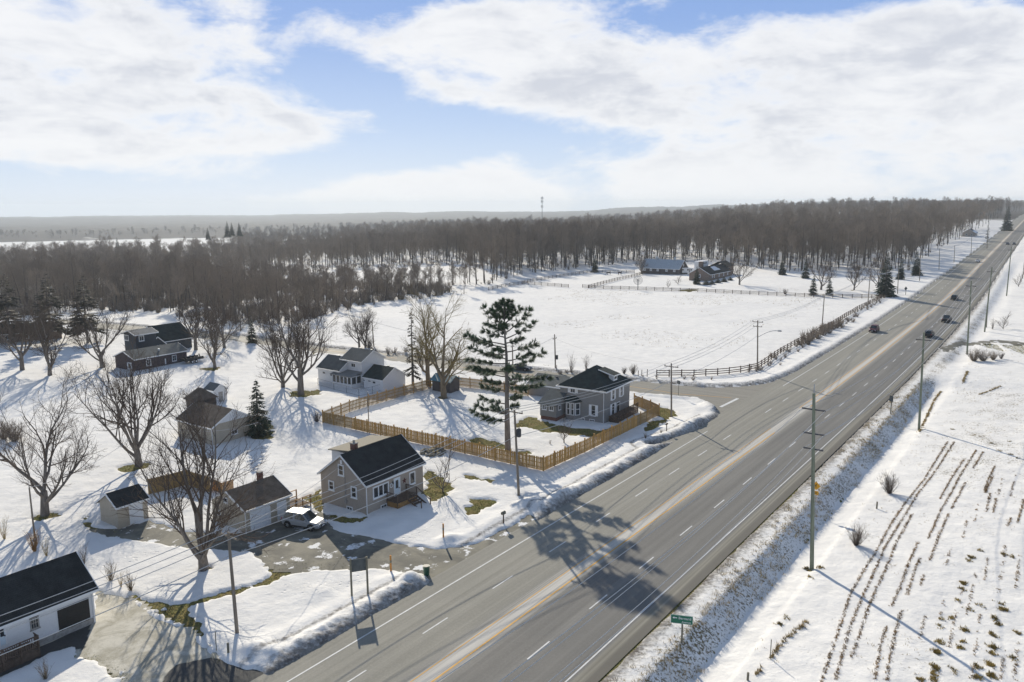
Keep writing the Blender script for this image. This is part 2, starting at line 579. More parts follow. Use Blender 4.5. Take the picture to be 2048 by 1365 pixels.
def sdf(px, py, poly):
    """signed distance to a polygon, positive inside"""
    px, py = np.asarray(px, float), np.asarray(py, float)
    d = np.full(px.shape, 1e9)
    ins = np.zeros(px.shape, bool)
    n = len(poly)
    for i in range(n):
        ax, ay = poly[i]
        bx, by = poly[(i + 1) % n]
        ex, ey = bx - ax, by - ay
        wx, wy = px - ax, py - ay
        u = np.clip((wx * ex + wy * ey) / (ex * ex + ey * ey + 1e-12), 0, 1)
        d = np.minimum(d, np.hypot(wx - ex * u, wy - ey * u))
        c = ((ay <= py) & (by > py)) | ((by <= py) & (ay > py))
        with np.errstate(divide='ignore', invalid='ignore'):
            ins ^= c & (px < ax + (py - ay) * ex / (ey if abs(ey) > 1e-12 else 1e-12))
    return np.where(ins, d, -d)


def sdf_fast(x, y, poly, pad=6.0):
    out = np.full(np.shape(x), -99.0)
    lo, hi = poly.min(0) - pad, poly.max(0) + pad
    k = (x > lo[0]) & (x < hi[0]) & (y > lo[1]) & (y < hi[1])
    if k.any():
        out[k] = sdf(x[k], y[k], poly)
    return out


# side road: lower then upper kerb line, read off the photograph and laid on the ground
SIDE = polyg([(1300, 893), (1374, 868), (1414, 849.6), (1437, 836.7), (1439.5, 823.8), (1432, 815.8), (1417.7, 804.5), (1398, 798), (1350, 795),
              (1250, 784), (1100, 765), (940, 746.3), (773, 721.7), (641.5, 706), (461, 684), (378.7, 679), (250, 664), (120, 650),
              (120, 640), (250, 651), (378.7, 664), (461, 670), (641.5, 695), (773, 707.6), (940, 728.7), (1100, 744), (1250, 760), (1350, 770.6),
              (1403, 776), (1463, 774.7), (1495, 773), (1540, 765.8), (1572.5, 753.7), (1640, 722), (1620, 800), (1500, 850)])
DRIVE_A = polyg([(197, 1183), (262, 1204), (307, 1237), (369, 1265), (406, 1290), (424, 1312), (470, 1340), (560, 1352), (600, 1400), (420, 1500), (300, 1420), (246, 1345), (166, 1307), (150, 1290), (80, 1315), (-40, 1372), (-60, 1330), (90, 1275), (185, 1235)])
DRIVE_B = polyg([(186, 1062), (240, 1060), (300, 1040), (345, 1060), (420, 1072), (490, 1068), (585, 1018), (650, 1030), (660, 1060), (715, 1072), (800, 1090), (880, 1102), (950, 1088), (1000, 1066), (1060, 1030), (1075, 1042), (880, 1175), (866, 1166), (850, 1148), (784, 1141), (690, 1136), (600, 1146), (535, 1132), (514, 1118), (497, 1104), (440, 1100), (380, 1098), (300, 1085), (240, 1078), (200, 1072)])
GRASS = [polyg(p) for p in (
    [(258, 1192), (300, 1219), (345, 1221), (420, 1205), (500, 1181), (562, 1156), (600, 1147), (700, 1142), (740, 1138), (690, 1131), (560, 1123), (522, 1128), (548, 1150), (500, 1172), (400, 1200), (340, 1213), (300, 1204), (264, 1188)],
    [(340, 1216), (378, 1222), (395, 1250), (425, 1290), (440, 1330), (420, 1310), (400, 1280), (360, 1250), (310, 1225)],
    [(165, 1307), (190, 1312), (246, 1343), (290, 1390), (250, 1380), (200, 1335)],
    [(929, 951), (950, 951), (986, 959), (982, 966), (950, 961), (932, 957)],
    [(942, 999), (990, 1000), (1003, 1007), (972, 1014), (950, 1033), (930, 1030), (938, 1015)],
    [(848, 940), (872, 950), (903, 966), (905, 985), (880, 997), (862, 1004), (848, 990)],
    [(243, 936), (262, 930), (306, 926), (300, 937), (262, 945), (244, 944)],
    [(66, 1032), (90, 1026), (118, 1026), (112, 1034), (82, 1041), (68, 1039)],
    [(157, 1040), (176, 1034), (182, 1060), (240, 1062), (238, 1068), (180, 1058), (160, 1048)],
    [(578, 786), (606, 781), (645, 782), (636, 791), (604, 797), (580, 795)],
    [(1034, 842), (1060, 834), (1100, 846), (1150, 858), (1208, 862), (1250, 845), (1200, 876), (1150, 872), (1096, 866), (1060, 858)],
    [(935, 880), (960, 876), (990, 882), (1012, 895), (1018, 902), (985, 897), (945, 888)],
    [(1036, 905), (1052, 902), (1062, 908), (1044, 910)],
    [(1316, 816), (1335, 816), (1358, 828), (1340, 840), (1318, 836)],
    [(1296, 845), (1332, 838), (1322, 850), (1290, 866), (1286, 858)],
    [(620, 700), (632, 694), (640, 704), (626, 712)],
    [(616, 996), (640, 980), (646, 1018), (655, 1034), (632, 1030), (622, 1012)],
    [(640, 1022), (660, 1030), (700, 1036), (736, 1034), (730, 1042), (690, 1046), (655, 1040)],
    [(860, 762), (900, 756), (884, 768), (866, 774)],
    [(2000, 690), (2047, 692), (2070, 700), (2050, 710), (2020, 700)],
    [(506, 880), (540, 880), (548, 870), (540, 866), (512, 868)],
    [(560, 1003), (575, 1006), (612, 1004), (600, 1012), (575, 1014)],
    [(440, 740), (420, 744), (400, 738), (430, 734)],
    [(1355, 582), (1378, 578), (1400, 580), (1378, 584)],
    [(1994, 688), (1975, 686), (1960, 692), (1975, 696), (2010, 704)],
    [(520, 850), (548, 848), (552, 858), (528, 862)],
    [(1022, 848), (1040, 846), (1058, 852), (1034, 858)],
)]
TREE_SKIRTS = [(408, 1142, .5), (45, 741, .8), (100, 751, .8), (205, 735, .7), (430, 736, .8), (565, 775, .6), (858, 772, .7), (887, 797, 1.0), (1492, 572, .9),
               (1704, 581, .9), (1624, 1140, .55), (1838, 860, .6), (1038, 995, .45), (1016, 902, .6), (2010, 659, 1.3)]
SK = np.array([(*ground(a, b), c) for a, b, c in TREE_SKIRTS])

POLYS_DRIVE = [DRIVE_A, DRIVE_B]
FARM_DRIVE = polyg([(1996, 686), (1925, 690), (1890, 705), (1880, 698), (1925, 684), (2000, 680), (2080, 690), (2080, 694)])


def fields(x, y):
    """masks of the cover at each point: asphalt distance, clearing, snow banks, grit, stubble"""
    x, y = np.asarray(x, float), np.asarray(y, float)
    s, t = st_of(x, y)
    dm = np.minimum(t - (T_L - 1.75), (T_R + 1.95) - t)          # inside the paved strip: positive
    near = (np.hypot(x, y) < 330)
    ds = np.full(x.shape, -99.0)
    ds[near] = sdf_fast(x[near], y[near], SIDE, 8)
    pave = np.maximum(dm, ds)
    drive = np.full(x.shape, -99.0)
    grass = np.full(x.shape, -99.0)
    for p in POLYS_DRIVE + [FARM_DRIVE]:
        drive[near] = np.maximum(drive[near], sdf_fast(x[near], y[near], p, 6))
    for p in GRASS:
        grass[near] = np.maximum(grass[near], sdf_fast(x[near], y[near], p, 5))
    for a, b, c in SK:
        grass = np.maximum(grass, c - np.hypot(x - a, y - b))
    return s, t, pave, drive, grass


def snow_height(x, y, full=False):
    s, t, pave, drive, grass = fields(x, y)
    r = np.hypot(x, y)
    rag = fbm(x, y, 1.3, 4, 21) - 0.5
    rag2 = fbm(x, y, 0.55, 3, 33) - 0.5
    depth = 0.19 + 0.10 * (fbm(x + 0.6 * y, 0.35 * y - .2 * x, 2.6, 3, 63) - 0.5) * (r < 260) + 0.20 * (fbm(x, y, 7, 4, 3) - 0.5) + 0.07 * rag + 0.05 * rag2
    clr = np.maximum(sst(pave + 0.35 * rag, -0.25, 0.15), sst(drive + 1.1 * rag, -0.35, 0.25))
    clr = np.maximum(clr, sst(grass + 1.9 * rag + 0.9 * rag2, -0.3, 0.3))
    # ploughed windrows along the left of the highway and round the corner
    out = -pave
    left = (t < -40)
    keep = 1 - sst(drive, -2.2, -0.3)
    amp = np.where(left, 0.52 * (1 - 0.55 * sst(s, 150, 230)) * (1 - sst(r, 300, 420)), 0.16)
    amp = np.where(left & (t < -62), 0.45, amp)
    lump = 0.25 + 0.8 * fbm(x, y, 2.4, 4, 8) + 0.9 * (fbm(x, y, .7, 3, 18) - .25)
    bank = amp * np.exp(-((out - 1.45) / 0.95) ** 2) * lump + 0.35 * amp * np.exp(-((out - 3.6) / 1.0) ** 2)
    # the heap pushed up at the mouth of the drive and at the corner
    for hx, hy, hr, hh in HEAPS:
        bank = bank + hh * np.exp(-(((x - hx) ** 2 + (y - hy) ** 2) / hr ** 2)) * (0.5 + lump * 0.6)
    depth = depth + bank * sst(out, 0.1, 0.7) * keep
    right = (t > -26.0)
    depth = np.where(right & (t < -18.5), depth * 0.45 + 0.10 * (fbm(x, y, 0.8, 3, 44) - 0.35), depth)
    h = depth * (1 - clr) - 0.16 * clr
    if full:
        grit = 1.05 * np.exp(-(np.maximum(out - 0.1, 0) / 1.5) ** 1.5) * (out > -0.5) * (1 - sst(r, 350, 600))
        grit = grit + 0.75 * np.exp(-((out - 2.7) / 0.4) ** 2) * left * (s < 120) * (s > 20)
        stub = np.where(right, np.interp(t, [-26, -25.2, -23.6, -23.0, -21.2, -20.7, -17, -12, 20, 200], [0, .42, .55, .72, .66, .12, .20, .34, .24, .20]), 0.10)
        stub = stub + np.where(right & (t > -17) & (t < 14), .22, 0) * sst(s, 95, 120) * (1 - sst(s, 165, 185))
        stub = np.where((~right) & (t < -60), 0.16 + 0.1 * fbm(x, y, 30, 2, 71), stub)
        return h, np.clip(grit, 0, 1), np.clip(stub * (1 - sst(r, 260, 420) * 0.6), 0, 1), clr
    return h


HEAPS = [(*ground(855, 1160), 1.5, 0.75), (*ground(820, 1150), 1.6, 0.35), (*ground(900, 1085), 1.2, 0.5), (*ground(1060, 1015), 1.3, 0.45), (*ground(1120, 1000), 1.4, 0.35),
         (*ground(1425, 820), 1.7, 0.5), (*ground(1400, 850), 1.6, 0.5), (*ground(1372, 856), 1.3, 0.45), (*ground(500, 1315), 1.9, 0.55), (*ground(440, 1290), 1.7, 0.4),
         (*ground(640, 1190), 1.5, 0.15), (*ground(850, 725), 0.3, 0.0)]


def top(x, y):
    """height of the visible surface at one point"""
    X, Y = np.array([float(x)]), np.array([float(y)])
    return float(base(X, Y)[0] + max(0.0, snow_height(X, Y)[0]))


def P(px, py, sink=0.0):
    """3D point on the visible ground under a photo point"""
    x, y = ground(px, py)
    return Vector((x, y, top(x, y) - sink))


def on(x, y, sink=0.0):
    return Vector((x, y, top(x, y) - sink))


# ------------------------------------------------------------------ ground sheets
def polar(r0, r1s, a0, a1, na):
    rs = [r0]
    for r_end, k in r1s:
        while rs[-1] < r_end:
            rs.append(rs[-1] * (1 + k))
    rs = np.array(rs)
    an = np.radians(np.linspace(a0, a1, na))
    R, A = np.meshgrid(rs, an, indexing='ij')
    x, y = (R * np.sin(A)).ravel(), (R * np.cos(A)).ravel()
    nr = len(rs)
    i = np.arange(nr - 1)[:, None] * na + np.arange(na - 1)[None, :]
    F = np.stack([i, i + 1, i + na + 1, i + na], -1).reshape(-1, 4)[:, ::-1]
    return x, y, F


def attr(me, name, v):
    a = me.attributes.new(name, 'FLOAT', 'POINT')
    a.data.foreach_set('value', np.asarray(v, np.float32))


def surface_mat(name):
    m = bpy.data.materials.new(name)
    m.use_nodes = True
    t = NT(m.node_tree)
    out = t.n('ShaderNodeOutputMaterial')
    bs = t.n('ShaderNodeBsdfPrincipled')
    t.t.links.new(bs.outputs[0], out.inputs[0])
    pos = t.n('ShaderNodeNewGeometry').outputs['Position']
    return m, t, bs, pos


def bump_into(t, bs, h, strength, dist):
    b = t.n('ShaderNodeBump')
    b.inputs['Strength'].default_value = strength
    b.inputs['Distance'].default_value = dist
    t.put(b.inputs['Height'], h)
    t.t.links.new(b.outputs[0], bs.inputs['Normal'])


# snow: packed, wind-scoured, gritty by the road, pricked by stubble
ms, t, bs, pos = surface_mat('snow_cover')
A_ = lambda n: t.n('ShaderNodeAttribute', attribute_name=n).outputs['Fac']
grit, stub, wood, trod = A_('grit'), A_('stub'), A_('wood'), A_('trod')
fine = t.noise(pos, 2.6, 6, 0.65)
mid = t.noise(pos, 0.45, 5, 0.6)
big = t.noise(pos, 0.035, 4, 0.55)
c = t.mix(t.ramp(mid, 0.3, 0.7), (0.75, 0.732, 0.695), (0.845, 0.822, 0.775))
c = t.mix(t.ramp(big, 0.42, 0.7, 0, 0.5), c, (0.69, 0.68, 0.66))
vor = t.n('ShaderNodeTexVoronoi')
t.t.links.new(pos, vor.inputs['Vector'])
vor.inputs['Scale'].default_value = 2.1
step = t.ramp(vor.outputs['Distance'], 0.10, 0.34, 1.0, 0.0)
trk = t.math('MULTIPLY', t.math('MULTIPLY', step, trod), t.ramp(t.noise(pos, 0.9, 3), 0.35, 0.55))
c = t.mix(t.math('MULTIPLY', trod, 0.22), c, (0.60, 0.585, 0.56))
gr = t.ramp(t.math('ADD', t.math('MULTIPLY', grit, 0.55), t.math('MULTIPLY', fine, 0.80)), 0.58, 1.0)
c = t.mix(gr, c, t.mix(t.ramp(mid, 0.35, 0.65), (0.13, 0.115, 0.10), (0.30, 0.285, 0.26)))
speck = t.noise(pos, 4.2, 4, 0.7)
patch = t.noise(pos, 0.22, 4, 0.6)
sv = t.math('ADD', t.math('MULTIPLY', speck, 0.85), t.math('ADD', t.math('MULTIPLY', stub, 0.34), t.math('MULTIPLY', patch, 0.36)))
sp_ = t.ramp(sv, 0.83, 0.94)
c = t.mix(sp_, c, t.mix(t.noise(pos, 1.3, 2), (0.24, 0.18, 0.09), (0.13, 0.115, 0.07)))
wd = t.ramp(t.math('ADD', wood, t.math('MULTIPLY', t.math('SUBTRACT', t.noise(pos, 0.02, 5, 0.6), 0.5), 1.1)), 0.35, 0.65)
c = t.mix(wd, c, t.mix(t.noise(pos, 0.05, 5, 0.7), (0.050, 0.045, 0.040), (0.12, 0.105, 0.09)))
t.put(bs.inputs['Base Color'], c)
bs.inputs['Roughness'].default_value = 0.95
bs.inputs['Specular IOR Level'].default_value = 0.04
bump_into(t, bs, t.math('SUBTRACT', t.math('ADD', t.math('MULTIPLY', fine, 0.5), t.math('MULTIPLY', mid, 1.7)), t.math('MULTIPLY', trk, 0.9)), 0.55, 0.18)

x, y, F = polar(38, [(150, 0.0042), (620, 0.009), (9500, 0.022)], -58, 62, 700)
h, g_, s_, clr = snow_height(x, y, True)
z = base(x, y) + h
r_ = np.hypot(x, y)
a_ = np.degrees(np.arctan2(x, y))
# far country: woods and open fields patchwork, crowns ruffle the skyline
wv = sst(r_, 900, 1300) * sst(fbm(x, y, 420, 3, 91), 0.36, 0.46)
openf = (1 - sst(a_, -21.5, -17)) * sst(r_, 1000, 1250) * (1 - sst(r_, 2100, 2350))
wv = np.clip(wv * (1 - openf) + sst(r_, 2300, 2700), 0, 1)
z = z + wv * sst(r_, 2200, 2600) * (6 + 16 * fbm(x, y, 60, 3, 61))
me = np_mesh('snow', np.column_stack([x, y, z]), F, ms, smooth=True)
attr(me, 'grit', g_)
attr(me, 'stub', s_)
attr(me, 'wood', wv)
TROD = [([(655, 1040), (640, 1000), (700, 930), (620, 925), (560, 935), (520, 960)], 1.6), ([(720, 1072), (790, 1040), (850, 1012), (880, 940), (866, 909), (770, 868)], .8), ([(300, 1040), (345, 1010), (410, 1000), (430, 1040)], 2.0),
        ([(760, 868), (700, 880), (600, 905), (560, 880)], 1.8), ([(1060, 845), (1000, 860), (930, 850), (890, 790)], 1.2), ([(1110, 870), (1080, 900), (1020, 905)], 1.1), ([(300, 742), (380, 738), (430, 745)], 2.0), ([(640, 800), (560, 830), (500, 800)], 1.2),
        ([(440, 905), (400, 930), (330, 960)], 1.0), ([(560, 1180), (640, 1180), (720, 1165)], 1.0), ([(1330, 830), (1280, 868), (1180, 915)], .9), ([(930, 1010), (860, 1060), (800, 1085)], .9), ([(1190, 560), (1240, 552), (1290, 556)], 5.0), ([(130, 1120), (200, 1140), (300, 1110)], 1.0)]
trod = np.zeros(len(x))
for rw, wd_ in TROD:
    q = polyg(rw)
    for a, b in zip(q[:-1], q[1:]):
        e = b - a
        k = (x > min(a[0], b[0]) - 8) & (x < max(a[0], b[0]) + 8) & (y > min(a[1], b[1]) - 8) & (y < max(a[1], b[1]) + 8)
        u = np.clip(((x[k] - a[0]) * e[0] + (y[k] - a[1]) * e[1]) / (e @ e), 0, 1)
        dd = np.hypot(x[k] - a[0] - e[0] * u, y[k] - a[1] - e[1] * u)
        trod[k] = np.maximum(trod[k], np.exp(-(dd / wd_) ** 2))
attr(me, 'trod', trod)
tag(link('snow', me), kind='structure')

# bare ground under the snow: winter turf, seen where the snow has melted back
mg, t, bs, pos = surface_mat('winter_turf')
n_a, n_b = t.noise(pos, 0.6, 5, 0.65), t.noise(pos, 5.0, 5, 0.7)
c = t.mix(t.ramp(n_a, 0.35, 0.65), (0.29, 0.225, 0.085), (0.20, 0.205, 0.058))
c = t.mix(t.ramp(n_b, 0.35, 0.7), c, (0.06, 0.05, 0.03))
t.put(bs.inputs['Base Color'], c)
bs.inputs['Roughness'].default_value = 0.95
bs.inputs['Specular IOR Level'].default_value = 0.05
bump_into(t, bs, n_b, 0.8, 0.1)
x, y, F = polar(37, [(150, 0.012), (420, 0.03)], -59, 63, 240)
tag(link('ground', np_mesh('ground', np.column_stack([x, y, base(x, y) - 1.1 * sst(np.hypot(x, y), 95, 150) * (st_of(x, y)[1] > -26) * (st_of(x, y)[1] < -4)]), F, mg, True)), kind='structure')


# ------------------------------------------------------------------ highway, side road and drives
def asphalt(name, col, salt, warm=0.0):
    m, t, bs, pos = surface_mat(name)
    uv = t.n('ShaderNodeAttribute', attribute_name='st').outputs['Vector']
    sp = t.n('ShaderNodeSeparateXYZ')
    t.t.links.new(uv, sp.inputs[0])
    S, T = sp.outputs[0], sp.outputs[1]
    streak = t.noise(t.mapping(uv, (0.012, 1.6, 1)), 1.0, 5, 0.6)
    streak2 = t.noise(t.mapping(uv, (0.03, 5.0, 1)), 1.0, 4, 0.6)
    grain = t.noise(pos, 6.0, 5, 0.7)
    blot = t.noise(pos, 0.10, 4, 0.55)
    v = t.math('ADD', t.math('MULTIPLY', streak, 0.55), t.math('ADD', t.math('MULTIPLY', streak2, 0.2), t.math('MULTIPLY', blot, 0.3)))
    c = t.mix(t.ramp(v, 0.38, 0.68), tuple(q * 0.86 for q in col), tuple(q * 1.14 for q in col))
    c = t.mix(t.math('MULTIPLY', t.ramp(grain, 0.4, 0.75), 0.25), c, tuple(q * 1.7 for q in col))
    if salt:
        c = t.mix(t.ramp(T, -38.5, -36.8, 1.0, 0.0), c, t.mix(1.0, c, (1.13, 1.12, 1.07), 'MULTIPLY'))
        c = t.mix(t.ramp(T, -35.2, -34.2), c, t.mix(1.0, c, (0.76, 0.76, 0.78), 'MULTIPLY'))
        # dried salt: a bright strip between the yellow lines, faint films along the wheel tracks
        d = t.math('ABSOLUTE', t.math('SUBTRACT', T, -36.15))
        strip = t.ramp(t.math('ADD', d, t.math('MULTIPLY', t.math('SUBTRACT', streak2, 0.5), 2.6)), 0.0, 1.35, 1.0, 0.0)
        strip = t.math('MULTIPLY', strip, t.ramp(t.noise(t.mapping(uv, (0.03, 0.6, 1)), 1.0, 3), 0.25, 0.5, 0.45, 1.0))
        c = t.mix(t.math('MULTIPLY', strip, 0.85), c, (0.60, 0.57, 0.51))
        film = t.math('MULTIPLY', t.ramp(t.noise(t.mapping(uv, (0.02, 0.55, 1)), 1.0, 4, 0.6), 0.52, 0.72), 0.30)
        c = t.mix(film, c, (0.36, 0.345, 0.31))
        for tt, wd_, am in ((-31.5, 0.75, 0.16), (-40.45, 0.5, 0.08)):
            d2 = t.math('ABSOLUTE', t.math('SUBTRACT', T, tt))
            b_ = t.math('MULTIPLY', t.ramp(d2, 0.1, wd_, 1.0, 0.0), t.ramp(t.noise(t.mapping(uv, (0.05, 1.0, 1)), 1.0, 4), 0.4, 0.65))
            c = t.mix(t.math('MULTIPLY', b_, am), c, (0.47, 0.455, 0.42))
        sh = t.ramp(T, T_R + 0.15, T_R + 0.5)
        sand = t.mix(t.ramp(streak2, 0.35, 0.65), (0.19, 0.178, 0.145), (0.27, 0.255, 0.21))
        c = t.mix(sh, c, t.mix(t.ramp(T, T_R + 0.85, T_R + 1.3), sand, (0.15, 0.14, 0.118)))
    t.put(bs.inputs['Base Color'], c)
    t.put(bs.inputs['Roughness'], t.ramp(blot, 0.3, 0.7, 0.72, 0.9))
    bs.inputs['Specular IOR Level'].default_value = 0.12
    bump_into(t, bs, grain, 0.25, 0.02)
    return m


def st_attr(me, s, t_):
    a = me.attributes.new('st', 'FLOAT_VECTOR', 'POINT')
    a.data.foreach_set('vector', np.column_stack([s, t_, np.zeros(len(s))]).astype(np.float32).ravel())


def strip(name, ts, s0, s1, ds, dz, m, wob=None):
    ss = np.arange(s0, s1 + ds / 2, ds)
    S, T = np.meshgrid(ss, np.array(ts, float), indexing='ij')
    if wob is not None:
        T = T + wob(S, T)
    x, y = xy_of(S, T)
    s, tt = S.ravel(), T.ravel()
    V = np.column_stack([x.ravel(), y.ravel(), base(x.ravel(), y.ravel()) + dz])
    k = len(ts)
    i = np.arange(len(ss) - 1)[:, None] * k + np.arange(k - 1)[None, :]
    F = np.stack([i, i + k, i + k + 1, i + 1], -1).reshape(-1, 4)[:, ::-1]
    me = np_mesh(name, V, F, m)
    st_attr(me, s, tt)
    return me


m_road = asphalt('highway_asphalt', (0.222, 0.214, 0.190), True)
m_side = asphalt('side_road_asphalt', (0.235, 0.222, 0.19), False)
tag(link('highway', strip('highway', [-46.3, -44, -40, -36, -32, -28, -25.7], -20, 2600, 4, 0.05, m_road)), kind='structure')


def draped(name, poly, step, dz, m, pad=0.6):
    """a sheet over a polygon, laid on the ground"""
    lo, hi = poly.min(0) - pad, poly.max(0) + pad
    xs, ys = np.arange(lo[0], hi[0] + step, step), np.arange(lo[1], hi[1] + step, step)
    X, Y = np.meshgrid(xs, ys, indexing='ij')
    k = len(ys)
    i = (np.arange(len(xs) - 1)[:, None] * k + np.arange(k - 1)[None, :])
    cx, cy = (X[:-1, :-1] + step / 2).ravel(), (Y[:-1, :-1] + step / 2).ravel()
    keep = sdf(cx, cy, poly) > -pad
    F = np.stack([i, i + k, i + k + 1, i + 1], -1).reshape(-1, 4)[keep]
    V = np.column_stack([X.ravel(), Y.ravel(), base(X.ravel(), Y.ravel()) + dz])
    u = np.unique(F)
    mp = np.full(len(V), -1)
    mp[u] = np.arange(len(u))
    me = np_mesh(name, V[u], mp[F], m)
    s, t_ = st_of(V[u][:, 0], V[u][:, 1])
    st_attr(me, t_, s)
    return me


tag(link('side_road', draped('side_road', SIDE, 1.0, 0.044, m_side)), kind='structure')

mc, t, bs, pos = surface_mat('worn_concrete')
n_a, n_b = t.noise(pos, 0.45, 6, 0.68, 0.6), t.noise(pos, 4.0, 5, 0.7)
c = t.mix(t.ramp(n_a, 0.38, 0.62), (0.36, 0.335, 0.265), (0.56, 0.53, 0.45))
c = t.mix(t.math('MULTIPLY', t.ramp(n_b, 0.5, 0.8), 0.5), c, (0.13, 0.12, 0.095))
s1_, t1_ = ground(250, 1245), None
far_end = t.n('ShaderNodeAttribute', attribute_name='mix').outputs['Fac']
c = t.mix(t.ramp(t.math('ADD', far_end, t.math('MULTIPLY', n_a, 0.5)), 0.65, 0.85), c, t.mix(n_b, (0.05, 0.05, 0.05), (0.10, 0.098, 0.09)))
t.put(bs.inputs['Base Color'], c)
bs.inputs['Roughness'].default_value = 0.85
bs.inputs['Specular IOR Level'].default_value = 0.15
bump_into(t, bs, n_b, 0.4, 0.04)
me = draped('driveway', DRIVE_A, 0.5, 0.036, mc)
co = np.empty(len(me.vertices) * 3, np.float32)
me.vertices.foreach_get('co', co)
co = co.reshape(-1, 3)
DARK = np.maximum(sdf(co[:, 0], co[:, 1], polyg([(112, 1282), (184, 1243), (168, 1306), (150, 1300), (84, 1320), (-60, 1380), (-70, 1350), (80, 1295)])),
                  sdf(co[:, 0], co[:, 1], polyg([(330, 1352), (352, 1330), (424, 1316), (560, 1340), (640, 1400), (420, 1520), (300, 1420)])))
attr(me, 'mix', sst(DARK, -0.4, 0.4))
tag(link('driveway', me), kind='structure')

md, t, bs, pos = surface_mat('gravel_drive')
n_a, n_b = t.noise(pos, 0.35, 6, 0.65, 0.5), t.noise(pos, 7.0, 5, 0.75)
c = t.mix(t.ramp(n_a, 0.38, 0.64), (0.115, 0.11, 0.09), (0.215, 0.20, 0.155))
c = t.mix(t.math('MULTIPLY', t.ramp(n_b, 0.5, 0.8), 0.4), c, (0.26, 0.25, 0.21))
ice = t.ramp(t.math('ADD', t.noise(t.mapping(pos, (1, 1, 1), rot=(0, 0, -0.55)), 0.5, 5, 0.62), t.math('MULTIPLY', n_b, 0.12)), 0.635, 0.68)
c = t.mix(ice, c, (0.74, 0.735, 0.72))
t.put(bs.inputs['Base Color'], c)
bs.inputs['Roughness'].default_value = 0.8
bs.inputs['Specular IOR Level'].default_value = 0.15
bump_into(t, bs, n_b, 0.5, 0.05)
o = tag(link('driveway', draped('gravel_driveway', DRIVE_B, 0.6, 0.038, md)), kind='structure')
tag(link('farm_lane', draped('farm_lane', FARM_DRIVE, 1.0, 0.03, md)), kind='structure')

# painted lines
mw = mat('road_white', (0.62, 0.62, 0.60), 0.7, 0.2, var=0.12, scale=1.5)
my = mat('road_yellow', (0.62, 0.33, 0.06), 0.7, 0.2, var=0.12, scale=1.5)


def lines(name, pieces, m, dz):
    V, F = [], []
    for (s0, s1, ta, wd) in pieces:
        n = max(1, int((s1 - s0) / 6))
        ss = np.linspace(s0, s1, n + 1)
        b = len(V)
        for s in ss:
            for e in (-1, 1):
                xx, yy = xy_of(s, ta + e * wd / 2)
                V.append((float(xx), float(yy), float(base(xx, yy)) + dz))
        F += [(b + 2 * i + 1, b + 2 * i, b + 2 * i + 2, b + 2 * i + 3)[::-1] for i in range(n)]
    return tag(link(name, np_mesh(name, V, F, m)), kind='structure')


cross0, cross1 = 112, 149
lines('edge_line', [(-20, cross0, T_L, 0.14), (cross1, 1500, T_L, 0.14), (-20, 1500, T_R, 0.13)], mw, 0.058)
yel = [(-20, 117, -35.5, 0.15), (136, 1500, -35.5, 0.15), (-20, 119, -36.75, 0.09), (134, 1500, -36.75, 0.12)]
lines('centre_line', yel, my, 0.058)
dash = [(54.6 + 9.32 * k - 1.5, 54.6 + 9.32 * k + 1.6, -40.45, 0.13) for k in range(-8, 70) if not 115 < 54.6 + 9.32 * k < 122]
dash += [(47.1 + 9.32 * k - 1.5, 47.1 + 9.32 * k + 1.6, -31.5, 0.13) for k in range(-7, 70)]
lines('lane_dash', dash, mw, 0.058)


def px_line(name, pts, wd, m, dz):
    P_ = [Vector((*ground(*p), 0)) for p in pts]
    V, F = [], []
    for i, p in enumerate(P_):
        d = (P_[min(i + 1, len(P_) - 1)] - P_[max(i - 1, 0)]).normalized()
        nn = Vector((-d.y, d.x, 0)) * wd / 2
        for q in (p - nn, p + nn):
            V.append((q.x, q.y, float(base(q.x, q.y)) + dz))
    F = [(2 * i, 2 * i + 2, 2 * i + 3, 2 * i + 1) for i in range(len(P_) - 1)]
    return tag(link(name, np_mesh(name, V, F, m)), kind='structure')


px_line('side_road_centre_line', [(1463, 796.7), (1408, 792.5), (1350, 788.4), (1319, 782.6), (1250, 772.5), (1100, 754.5), (940, 737.5), (773, 714.7), (641, 700.5), (461, 677)], 0.14, my, 0.056)
px_line('stop_bar', [(1441, 815), (1475.7, 798)], 0.55, mw, 0.056)

# ------------------------------------------------------------------ plants
class Segs:
    """tapering round segments, gathered and turned into one mesh with numpy"""
    def __init__(self):
        self.g = {}

    def add(self, p0, p1, r0, r1, n):
        self.g.setdefault(n, []).append((*p0, *p1, r0, r1))

    def arrays(self):
        VV, FF, b = [], [], 0
        for n, L in self.g.items():
            A = np.array(L, np.float64)
            p0, p1, r0, r1 = A[:, :3], A[:, 3:6], A[:, 6], A[:, 7]
            d = p1 - p0
            d /= np.linalg.norm(d, axis=1)[:, None] + 1e-9
            ref = np.where(np.abs(d[:, 2:3]) > 0.9, np.array([[1.0, 0, 0]]), np.array([[0, 0, 1.0]]))
            s = np.cross(d, ref)
            s /= np.linalg.norm(s, axis=1)[:, None]
            u = np.cross(s, d)
            a = 2 * PI * np.arange(n) / n
            ring = s[:, None, :] * np.cos(a)[None, :, None] + u[:, None, :] * np.sin(a)[None, :, None]
            V = np.concatenate([p0[:, None, :] + ring * r0[:, None, None], p1[:, None, :] + ring * r1[:, None, None]], 1)
            k = np.arange(n)
            f = np.stack([k, (k + 1) % n, n + (k + 1) % n, n + k], -1)
            F = f[None] + (np.arange(len(A)) * 2 * n)[:, None, None]
            VV.append(V.reshape(-1, 3))
            FF.append(F.reshape(-1, 4) + b)
            b += len(A) * 2 * n
        return np.concatenate(VV), np.concatenate(FF)

    def mesh(self, name, m):
        V, F = self.arrays()
        return np_mesh(name, V, F, m, smooth=True)


